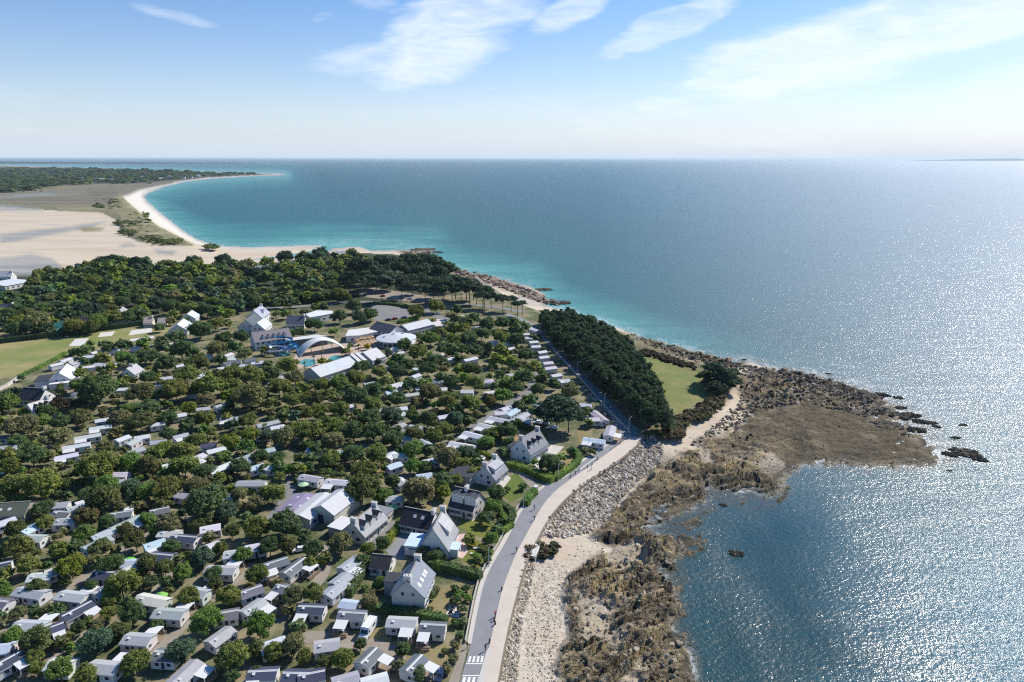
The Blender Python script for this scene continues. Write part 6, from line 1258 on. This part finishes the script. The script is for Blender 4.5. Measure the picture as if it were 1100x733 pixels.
MATP = {k: simple('cloth_' + k, c, .85, .1, 3) for k, c in dict(dark=(.03, .03, .035), navy=(.03, .04, .09), red=(.4, .05, .04), white=(.65, .65, .63), beige=(.4, .33, .25)).items()}; MATP['skin'] = simple('skin', (.45, .27, .19), .6, .05, 3)
for (px, py, a, t, l, lab) in [(521.5, 699, 1.4, 'dark', 'navy', 'person in dark clothes walking on the white traffic island'), (502, 696, 1.3, 'dark', 'beige', 'person in a dark top walking on the sandy verge'), (574, 547.5, .9, 'navy', 'dark', 'person in navy walking in the middle of the road bend'), (574, 559, .9, 'dark', 'dark', 'person in dark clothes at the promenade kerb above the lookout'), (555, 593, 1.2, 'dark', 'navy', 'person in dark clothes at the kerb below the lookout'), (569, 590, .3, 'navy', 'beige', 'person in navy beside the pale lookout slab'), (532, 663, 1.4, 'red', 'navy', 'person in a red top walking along the promenade'), (635, 505, .8, 'white', 'navy', 'person in a white top on the upper promenade')]:
    person(px, py, .18, a, t, l, lab)

# ---------------------------------------------------------------- seafront and garden furniture
lk = [G(569.5, 597, .3), G(575, 584, .3), G(580.5, 585.5, .3), G(575.5, 598, .3)]; c = sum(lk) / 4; r = link('lookout', None, loc=(c[0], c[1], 0)); tag(r, 'pale concrete lookout slab beside the promenade', 'lookout')
b = MB(); q = [(p[0] - c[0], p[1] - c[1]) for p in lk]; b.hexa([(x, y, -1.6) for x, y in q] + [(x, y, .3) for x, y in q]); link('slab', b.mesh('slab', [M['slab']]), r)
b = MB()
for i in range(4):
    x0, y0 = q[i]; b.cyl((x0 * .96, y0 * .96, .3), (x0 * .96, y0 * .96, 1.3), .05, n=6); x1, y1 = q[(i + 1) % 4]
    if i != 3: b.cyl((x0 * .96, y0 * .96, 1.28), (x1 * .96, y1 * .96, 1.28), .035, n=5)
link('railing', b.mesh('railing', [M['metal']]), r); LANDMARK.append(('the lookout slab', (c[0], c[1])))
def lounger(px, py, a, label):
    p = G(px, py, .3); r = link('sun_lounger', None, loc=(p[0], p[1], .03), rz=a); tag(r, label, 'sun lounger', 'garden loungers')
    b = MB(); b.box(-.9, .5, -.35, .35, .28, .38); link('seat', b.mesh('seat', [M['white']]), r); b = MB(); b.hexa([(.5, -.35, .28), (1.1, -.35, .7), (1.1, .35, .7), (.5, .35, .28), (.5, -.35, .38), (1.05, -.35, .8), (1.05, .35, .8), (.5, .35, .38)]); link('backrest', b.mesh('backrest', [M['white']]), r)
    for x in (-.8, .4):
        for y in (-.3, .3): b = MB(); b.box(x - .04, x + .04, y - .04, y + .04, 0, .28); link('leg', b.mesh('leg', [M['white']]), r)
lounger(511.5, 589, -.1, 'white sun lounger on the garden lawn, uphill one of the pair'); lounger(508.5, 595, -.25, 'white sun lounger on the garden lawn, downhill one of the pair')
def parasol(px, py, R, h, col, label, name='parasol', auto=None, cat='parasol', group=None):
    p = G(px, py, h); r = link(name, None, loc=(p[0], p[1], 0)); tag(r, label, cat, group); n = 10
    b = MB(); k = [(math.cos(2 * math.pi * i / n) * R, math.sin(2 * math.pi * i / n) * R) for i in range(n)]
    b.add([(x, y, h - .45) for x, y in k] + [(0, 0, h + .25)] + [(x, y, h - .6) for x, y in k], [(i, (i + 1) % n, n) for i in range(n)] + [(n + 1 + i, n + 1 + (i + 1) % n, (i + 1) % n, i) for i in range(n)]); link('canopy', b.mesh('canopy', [M['obj']]), r, color=col)
    b = MB(); b.cyl((0, 0, 0), (0, 0, h + .3), .07, n=6); link('pole', b.mesh('pole', [M['wood']]), r)
    if auto: AUTO.append((r, auto, (p[0], p[1])))
for i, (px, py) in enumerate([(383, 364.5), (387, 363), (391, 362.5), (395, 362), (399, 361), (385, 367), (389, 366), (393, 365.5), (397, 365), (401, 364), (387, 370), (391, 369), (395, 368.5), (399, 367.5), (372, 374), (376, 376)]):
    parasol(px, py, 1.7, 2.6, (.42, .28, .13), '', 'thatched_parasol', 'straw coloured thatched parasol', 'parasol', 'thatched parasols by the pools')
parasol(172.5, 638, 1.7, 2.6, (.2, .42, .08), 'lime green parasol on the deck of a beige home'); parasol(137, 601, 2.0, 2.7, (.12, .4, .05), 'green parasol beside a pale blue roof'); parasol(422, 543.5, 1.9, 2.6, (.22, .45, .2), 'pale green parasol behind the longhouse'); parasol(75, 586, 1.6, 2.6, (.05, .3, .08), 'green parasol beside the bright lime tree')
parasol(326, 519, 1.8, 2.5, (.4, .6, .36), 'mint green parasol by the hedge of the barn homes')
p = G(65, 351, 2); r = link('tent', None, loc=(p[0], p[1], 0)); tag(r, 'large teal marquee tent beside the field hedge', 'tent'); b = MB(); gable_body(b, 20, 12, 2.2, 5.5); link('canvas', b.mesh('canvas', [M['obj']]), r, color=(.03, .15, .15)); b = MB(); b.hexa([(-3, -6.3, 2.2), (3, -6.3, 2.2), (3, -9, 1.2), (-3, -9, 1.2), (-3, -6.3, 2.3), (3, -6.3, 2.3), (3, -9, 1.3), (-3, -9, 1.3)]); link('flap', b.mesh('flap', [M['obj']]), r, color=(.12, .4, .38)); LANDMARK.append(('the teal marquee', (p[0], p[1])))
p = G(455, 587, 2.4); r = link('awning', None, loc=(p[0], p[1], 0), rz=-.1); tag(r, 'deep blue awning at the foot of the steep gable', 'awning'); b = MB(); b.hexa([(-4, -1.6, 2.1), (4, -1.6, 2.1), (4, 1.6, 2.6), (-4, 1.6, 2.6), (-4, -1.6, 2.2), (4, -1.6, 2.2), (4, 1.6, 2.7), (-4, 1.6, 2.7)]); link('cloth', b.mesh('cloth', [M['obj']]), r, color=(.02, .12, .32))
for x in (-3.8, 3.8):
    b = MB(); b.cyl((x, -1.5, 0), (x, -1.5, 2.12), .05, n=6); link('post', b.mesh('post', [M['white']]), r)
p = G(480, 584, 2.4); r = link('awning', None, loc=(p[0], p[1], 0), rz=.3); tag(r, 'pale blue awning over the pink patio', 'awning'); b = MB(); b.hexa([(-1.5, -1.8, 2.2), (1.5, -1.8, 2.2), (1.5, 1.8, 2.6), (-1.5, 1.8, 2.6), (-1.5, -1.8, 2.3), (1.5, -1.8, 2.3), (1.5, 1.8, 2.7), (-1.5, 1.8, 2.7)]); link('cloth', b.mesh('cloth', [M['obj']]), r, color=(.4, .55, .68))
for x in (-1.4, 1.4):
    b = MB(); b.cyl((x, -1.7, 0), (x, -1.7, 2.22), .05, n=6); link('post', b.mesh('post', [M['white']]), r)
for (px, py, lab) in [(486.5, 654, 'dark chair at the back of the white garden pad'), (484.5, 659.5, 'dark chair at the front of the white garden pad'), (493, 655, 'dark folded parasol chair by the shrub on the pad')]:
    p = G(px, py, .4); r = link('garden_chair', None, loc=(p[0], p[1], .06), rz=.4); tag(r, lab, 'chair', 'chairs on the garden pad'); b = MB(); b.box(-.45, .45, -.35, .35, .35, .45); link('seat', b.mesh('seat', [M['dark']]), r); b = MB(); b.box(-.45, .45, .3, .38, .45, 1.0); link('backrest', b.mesh('backrest', [M['dark']]), r)
    for x in (-.4, .4):
        for y in (-.3, .3): b = MB(); b.box(x - .03, x + .03, y - .03, y + .03, 0, .35); link('leg', b.mesh('leg', [M['dark']]), r)
def slide(px, py, col, turns, R, h, label):
    p = G(px, py, h * .5); r = link('water_slide', None, loc=(p[0], p[1], 0)); tag(r, label, 'water slide', 'water slides'); n = int(26 * turns); b = MB(); prev = None
    for i in range(n + 1):
        t = i / n; a = t * turns * 2 * math.pi; rr = R * (1 - .25 * t) * (1 + .25 * math.sin(a * .5)); x, y, z = rr * math.cos(a) * 1.4, rr * math.sin(a), 1 + h * t; q = []
        for k in range(5):
            f = math.pi * (1 + k / 4); q.append((x + math.cos(a) * .9 * math.cos(f), y + math.sin(a) * .9 * math.cos(f), z + .9 * math.sin(f) + .9))
        if prev: b.add(prev + q, [(k, k + 1, 6 + k, 5 + k) for k in range(4)])
        prev = q
    link('flume', b.mesh('flume', [M['obj']]), r, color=col)
    for k in range(5):
        a = k * 1.3; b = MB(); b.cyl((R * math.cos(a), R * .8 * math.sin(a), 0), (R * math.cos(a), R * .8 * math.sin(a), h * .7 + 1), .18, n=6); link('post', b.mesh('post', [M['metal']]), r)
    LANDMARK.append(('the ' + label.split(' coiling')[0], (p[0], p[1])))
slide(304, 371.5, (.06, .22, .36), 2.4, 4.6, 5.5, 'big blue flume slide coiling in front of the hotel block'); slide(298, 378, (.55, .56, .62), 1.6, 4.5, 3, 'white flume slide coiling beside the small pale pool'); slide(312, 376, (.06, .3, .5), 1.3, 3.5, 4, 'small blue flume slide coiling towards the arch')
# garden walls and fences
def wall(name, label, pts, h, t, mat, z=0):
    P = [G(px, py, 0)[:2] for px, py in pts]; m = sum(P) / len(P); b = MB()
    for p, q in zip(P[:-1], P[1:]):
        d = (q - p) / np.linalg.norm(q - p); n = np.array([-d[1], d[0]]) * t / 2; p, q = p - m, q - m
        b.hexa([(*(p - n), z), (*(q - n), z), (*(q + n), z), (*(p + n), z), (*(p - n), h), (*(q - n), h), (*(q + n), h), (*(p + n), h)])
        b.hexa([(*(p - n * 1.5), h + .003), (*(q - n * 1.5), h + .003), (*(q + n * 1.5), h + .003), (*(p + n * 1.5), h + .003), (*(p - n * 1.5), h + .08), (*(q - n * 1.5), h + .08), (*(q + n * 1.5), h + .08), (*(p + n * 1.5), h + .08)])
    o = link(name, b.mesh(name, [mat]), None, (m[0], m[1], 0)); tag(o, label, 'wall')
SW2 = [(x - 1.6, y - .3) for x, y in SWL]
wall('garden_wall', 'long low white wall between the gardens and the coast road', SW2[0:8], .75, .2, M['kerb']); wall('garden_wall', 'low stone wall at the drive gate above the lamp', [(574, 528), (577, 526)], 1.6, .8, M['white'])
wall('garden_wall', 'pale wall beside the field track', [(-10, 424), (8, 416), (19, 408)], 1.6, .4, M['pave']); wall('kerb_wall', 'thin dark kerb wall in the shade of the conifers', [(677, 466), (667, 455), (652, 440), (632, 417), (612, 395), (594, 376)], .8, .35, M['kerb'])
b = MB()
P = [G(px, py, .17) for px, py in [(656, 483.5), (662, 479.3), (668, 475), (676, 469.6)]]; m = P[0].copy()
for p, q in zip(P[:-1], P[1:]):
    b.cyl(p - m + (0, 0, 1), q - m + (0, 0, 1), .06, n=5); b.cyl(p - m + (0, 0, .55), q - m + (0, 0, .55), .05, n=5)
for p in P: b.cyl(p - m, p - m + (0, 0, 1.05), .07, n=6)
tag(link('railing', b.mesh('railing', [M['grey']]), None, tuple(m)), 'thin railing between road and promenade at the corner', 'railing')

# ---------------------------------------------------------------- far houses, sea rocks, boulders
far_sp = [(17, 183), (44, 190.5), (47, 191.5), (54, 192.3), (70, 190.5), (87, 192), (88, 191), (103, 193), (105, 193), (110, 193.3), (120, 191.7), (133, 194), (140, 194), (152, 190.3), (173, 192.8), (183, 190.6), (190, 190.7), (197, 191.3), (206, 190.6), (213, 189.3), (223, 189), (120, 193.8), (76, 193.5), (95, 192.6), (146, 192)]
fb = MB(); gable_body(fb, 13, 9, 5, 8.4); FH = fb.mesh('wall', [M['wall']]); fb = MB(); gable_roof(fb, 13, 9, 5, 8.4, .4, .3); FR = fb.mesh('roof', [M['slate']])
for (px, py) in far_sp:
    p = G(px, py, 4); s = RN.uniform(1.0, 1.7); r = link('house', None, loc=(p[0], p[1], 0), rz=RN.uniform(-.5, .5), scale=(s * 1.2, s, s)); tag(r, '', 'house', 'far houses in the peninsula woods')
    link('wall', FH, r, color=(.72, .71, .69)); pal = RN.random() < .5; link('roof', FR, r, color=(.5, .5, .5) if pal else (.14, .15, .18)); AUTO.append((r, 'tiny far white house with a pale roof' if pal else 'tiny far white house with a dark roof', (p[0], p[1])))
    LANDMARK.append(('', (p[0], p[1]))); LANDMARK.pop()
XL = ['the white point villa', 'the point pines house', 'the blue gabled house', 'the estuary gabled house', 'the sunken wood house', 'the palm villa']
for (px, py, W_, l, lab) in [(368, 271.5, 14, 16, 'white villa on the point by the bay'), (419, 285.5, 9, 11, 'white gabled house under the point pines'), (281, 287, 12, 13, 'blue grey gabled house among dark trees'), (5, 293.5, 10, 15, 'white gabled house by the estuary trees'), (6, 328.5, 8, 11, 'small white house sunk in the wood'), (318, 341, 9, 12, 'white house with a pale gable behind the palms')]:
    d = depth_at(py, 5) / F; house('house', lab, (px - l * .5 / d, py - 1.2), (px + l * .5 / d, py - 1.6), W_, 4.0, 8, RN.choice([(.1, .11, .14), (.4, .4, .42)]), WH, XL.pop(0), (4, 3), 2, chim=(.95,))
def rock_np(seed, sub=2, flat=.6):
    rgk = np.random.default_rng(seed); v, f = (ICO1, ICO2, ICO3)[sub - 1]; v = v.copy()
    for _ in range(9):
        n = rgk.normal(size=3); n /= np.linalg.norm(n); d = rgk.uniform(.45, .95); e = v @ n - d; v = v - np.clip(e, 0, None)[:, None] * n * .9
    v = v * (1 + (rgk.random(len(v)) - .5)[:, None] * .16) * np.array([rgk.uniform(.8, 1.25), rgk.uniform(.7, 1.05), flat * rgk.uniform(.8, 1.2)])
    return v, f
def tri4(v, f): return v, np.c_[f, f[:, 2:3]]
RK2 = [rock_np(400 + i, 3, .5) for i in range(5)]; RK1 = [rock_np(420 + i, 2, .75) for i in range(8)]; RK0 = [rock_np(440 + i, 1, .75) for i in range(6)]
def rough(v, s, amp):
    n = fbm(v[:, 0] * 5 + s, v[:, 1] * 5 + v[:, 2] * 3, 4, s); return v * (1 + (n - .5)[:, None] * amp)
RKM = []
for i in range(5):
    v, f = ico(5); k = RK2[i]; v = v * np.array([1, .62, .3]); v = rough(v, i, 1.5); v[:, 2] += (ridged(v[:, 0] * 3, v[:, 1] * 6, 4, i) - .5) * .5 * (v[:, 2] > -.05)
    RKM.append(np_mesh('reef_rock', v, f, [M['rock']], {'tint': np.tile(np.array([[.095, .08, .056]]), (len(v), 1)) * (1 + .8 * (fbm(v[:, 0] * 7, v[:, 1] * 7, 3, i) - .5))[:, None]}))
for i, (px, py, w) in enumerate([(893, 417, 20), (909, 419, 16), (921, 422, 26), (935, 426, 24), (948, 424, 12), (913, 425, 14), (965, 427, 9), (953, 457, 30), (966, 447, 22), (978, 446, 16), (990, 453, 14), (1001, 454, 10), (1006, 458, 8), (1035, 456, 7), (1027, 470, 8), (1021, 488, 13), (1037, 486, 24), (1052, 493, 14), (941, 441, 26), (968, 438, 10), (777, 542, 7), (791, 594, 13), (584, 311, 16), (604, 325, 18), (596, 327, 9), (455, 268, 22), (470, 271, 10), (890, 401, 5), (800, 386, 4), (1020, 505, 5), (985, 462, 16), (975, 468, 12)]):
    D = w * depth_at(py, -4) / F * .54; p = G(px, py, -3.7); o = link('reef_rock', RKM[i % 5], None, (p[0], p[1], -4.05), RN.uniform(-.6, .3), None, (D, D * 1.1, min(D * .75, 2.6)))
    tag(o, '', 'rock', 'dark rocks standing in the sea'); AUTO.append((o, ('large' if w > 18 else 'small') + ' dark weed covered rock in the water', (p[0], p[1])))
# heights of the foreshore for things lying on it
zflat = Z; su, sv = us, vs
def shore_z(x, y):
    u, v = proj(x, y, 0.0); i = np.clip(np.searchsorted(su, u) - 1, 0, len(su) - 2); j = np.clip(np.searchsorted(sv, v) - 1, 0, len(sv) - 2); return zflat[j, i]
def boulders(name, label, P, n, smin, smax, cols, lst, dens=None, sink=.2, cat='boulders'):
    xs, ys = [q[0] for q in P], [q[1] for q in P]; vs, fs, ts, o = [], [], [], 0; c = 0
    while c < n:
        px, py = rg.uniform(min(xs), max(xs)), rg.uniform(min(ys), max(ys))
        if not inside(P, np.array([px]), np.array([py]))[0]: continue
        c += 1; x, y = G(px, py, -2.0)[:2]; z = float(shore_z(np.array([x]), np.array([y]))[0]); 
        v, f = lst[c % len(lst)]; s = smin + (smax - smin) * rg.random() ** 2.2; a = rg.uniform(0, 6.28); k, m = math.cos(a), math.sin(a)
        q = np.stack([(v[:, 0] * k - v[:, 1] * m) * s + x, (v[:, 0] * m + v[:, 1] * k) * s + y, v[:, 2] * s + z + s * sink], 1)
        vs.append(q); fs.append(f + o); o += len(v); cc = np.array(cols[int(rg.integers(len(cols)))]) * rg.uniform(.75, 1.2); ts.append(np.tile(cc[None], (len(v), 1)))
    tag(link(name, np_mesh(name, np.concatenate(vs), np.concatenate(fs), [M['rock']], {'tint': np.concatenate(ts)})), label, cat, None, 'stuff')
PALE = [(.5, .44, .36), (.38, .33, .26), (.56, .5, .42), (.2, .165, .12), (.44, .36, .26), (.3, .26, .2)]
boulders('boulder_riprap', 'slope of pale angular boulders below the promenade near the pine corner', RIPA, 6000, .14, .92, PALE, RK1, sink=.1)
boulders('boulder_riprap', 'band of pale boulders along the foot of the sea wall by the crossing', RIPB, 3000, .1, .62, PALE, RK1, sink=.1)
boulders('shore_stones', 'loose stones strewn over the sandy foreshore', [(565, 620), (600, 610), (640, 560), (700, 500), (740, 470), (800, 430), (800, 400), (900, 412), (960, 445), (990, 490), (860, 492), (740, 540), (680, 575), (715, 640), (735, 740), (566, 740)], 3000, .1, .42, [(.36, .31, .24), (.3, .25, .19), (.42, .37, .3), (.2, .16, .11)], RK0, sink=-.05, cat='stones')
boulders('shore_stones', 'pale shingle and rubble spilling from the sea wall over the sand', [(568, 604), (600, 606), (618, 622), (606, 650), (598, 700), (600, 740), (560, 740), (566, 660)], 1500, .05, .28, PALE, RK0, sink=0, cat='stones')
boulders('shore_stones', 'dark jagged boulders along the outer edge of the headland', [(676, 360), (700, 366), (750, 379), (800, 389), (860, 400), (905, 409), (945, 428), (930, 430), (890, 420), (840, 408), (795, 398), (745, 390), (700, 375)], 1500, .3, 1.4, [(.06, .05, .04), (.12, .1, .075), (.2, .165, .12), (.3, .26, .2)], RK0, sink=.25, cat='stones')
boulders('shore_stones', 'jagged brown and tan rocks broken over the headland reef', [(792, 402), (850, 398), (905, 408), (960, 440), (930, 445), (870, 432), (812, 442), (800, 456), (765, 470), (740, 480), (770, 455), (796, 430)], 2100, .2, 1.35, [(.07, .06, .045), (.12, .1, .07), (.22, .18, .125), (.34, .29, .22), (.1, .075, .05)], RK1, sink=-.1, cat='stones')
boulders('shore_stones', 'broken brown rocks lying over the foreshore ledges', [(610, 618), (640, 600), (655, 560), (690, 522), (715, 495), (760, 472), (800, 460), (840, 490), (800, 520), (745, 530), (690, 570), (728, 588), (712, 640), (740, 700), (745, 740), (605, 740), (615, 690)], 1000, .15, 1.0, [(.08, .066, .045), (.15, .12, .08), (.26, .21, .14), (.36, .3, .22), (.06, .05, .034)], RK1, sink=-.15, cat='stones')
boulders('shore_stones', 'reddish rocks scattered along the upper coast', [(430, 269), (465, 267), (482, 284), (530, 296), (592, 319), (606, 327), (580, 324), (545, 312), (505, 300), (475, 290), (440, 277)], 700, .8, 2.6, [(.3, .22, .16), (.2, .15, .11), (.4, .32, .25), (.12, .09, .07)], RK0, sink=.2, cat='stones')
ship = link('ship', None, loc=tuple(G(730, 201, -4)), scale=(.6, .6, .55)); tag(ship, 'tiny dark sailing boat out on the open sea', 'boat'); b = MB(); b.hexa([(-4, -1, 0), (4, -1, 0), (4, 1, 0), (-4, 1, 0), (-4.5, -1.4, 1.5), (5.5, -.3, 1.7), (5.5, .3, 1.7), (-4.5, 1.4, 1.5)]); link('hull', b.mesh('hull', [M['dark']]), ship); b = MB(); b.cyl((0, 0, 1.4), (0, 0, 13), .12, n=6); link('mast', b.mesh('mast', [M['metal']]), ship); b = MB(); b.add([(-.2, 0, 2.4), (-4, .3, 2.4), (-.2, 0, 12.5), (-.2, .06, 2.4), (-4, .36, 2.4), (-.2, .06, 12.5)], [(0, 1, 2), (5, 4, 3), (0, 3, 4, 1), (1, 4, 5, 2), (2, 5, 3, 0)]); link('sail', b.mesh('sail', [M['grey']]), ship)

# ---------------------------------------------------------------- wording of the labels
ORD = ['', 'second', 'third', 'fourth', 'fifth', 'sixth', 'seventh', 'eighth', 'ninth', 'tenth', 'eleventh', 'twelfth', 'thirteenth', 'fourteenth', 'fifteenth', 'sixteenth', 'seventeenth', 'eighteenth', 'nineteenth', 'twentieth']
LANDMARK += [('the zebra crossing', tuple(G(508, 715)[:2])), ('the kelp covered flat', tuple(G(900, 470)[:2])), ('the dark cove', tuple(G(770, 560)[:2])), ('the dune scrub', tuple(G(130, 225)[:2])), ('the beach tip', tuple(G(300, 188)[:2])), ('the marsh edge', tuple(G(60, 195)[:2])), ('the beach head', tuple(G(570, 330)[:2])), ('the headland lawn', tuple(G(735, 410)[:2])), ('the pale court slabs', tuple(G(110, 362)[:2])), ('the sandy car park', tuple(G(430, 318)[:2])),
             ('the sunlit dry clearing', tuple(G(282, 457)[:2])), ('the row of curved roofs', tuple(G(92, 480)[:2])), ('the terrace of white homes', tuple(G(510, 465)[:2])), ('the sandy pitch', tuple(G(628, 465)[:2])), ('the barn yard', tuple(G(290, 550)[:2])), ('the yellow flowering tree', tuple(G(120, 405)[:2])), ('the corner track', tuple(G(60, 642)[:2])), ('the gravel lane', tuple(G(380, 690)[:2])), ('the row by the shaded road', tuple(G(585, 385)[:2]))]
LANDMARK = [(p if p.startswith('the ') else 'the ' + p, xy) for p, xy in LANDMARK if p]
LMX = np.array([xy for p, xy in LANDMARK]); bk = {}
for o, noun, xy in AUTO:
    if noun.startswith(('dark bollard', 'palm', 'straw')): pass
    d = np.hypot(LMX[:, 0] - xy[0], LMX[:, 1] - xy[1]); k = int(d.argmin()); bk.setdefault((noun, LANDMARK[k][0]), []).append((float(d[k]), o))
for (noun, lm), L_ in bk.items():
    L_.sort(key=lambda e: e[0])
    for i, (d, o) in enumerate(L_):
        if len(L_) == 1: s = f'{noun} {"beside" if d < 25 else "near"} {lm}'
        elif 'conifer' in noun and i > 11: s = 'tall dark conifer in the crowded middle of the shelter belt'
        elif i == 0: s = f'{noun}, first out from {lm}'
        else: s = f'{noun}, {ORD[min(i, 19)]} out from {lm}'
        w = s.split(); o['label'] = ' '.join(w[:16])
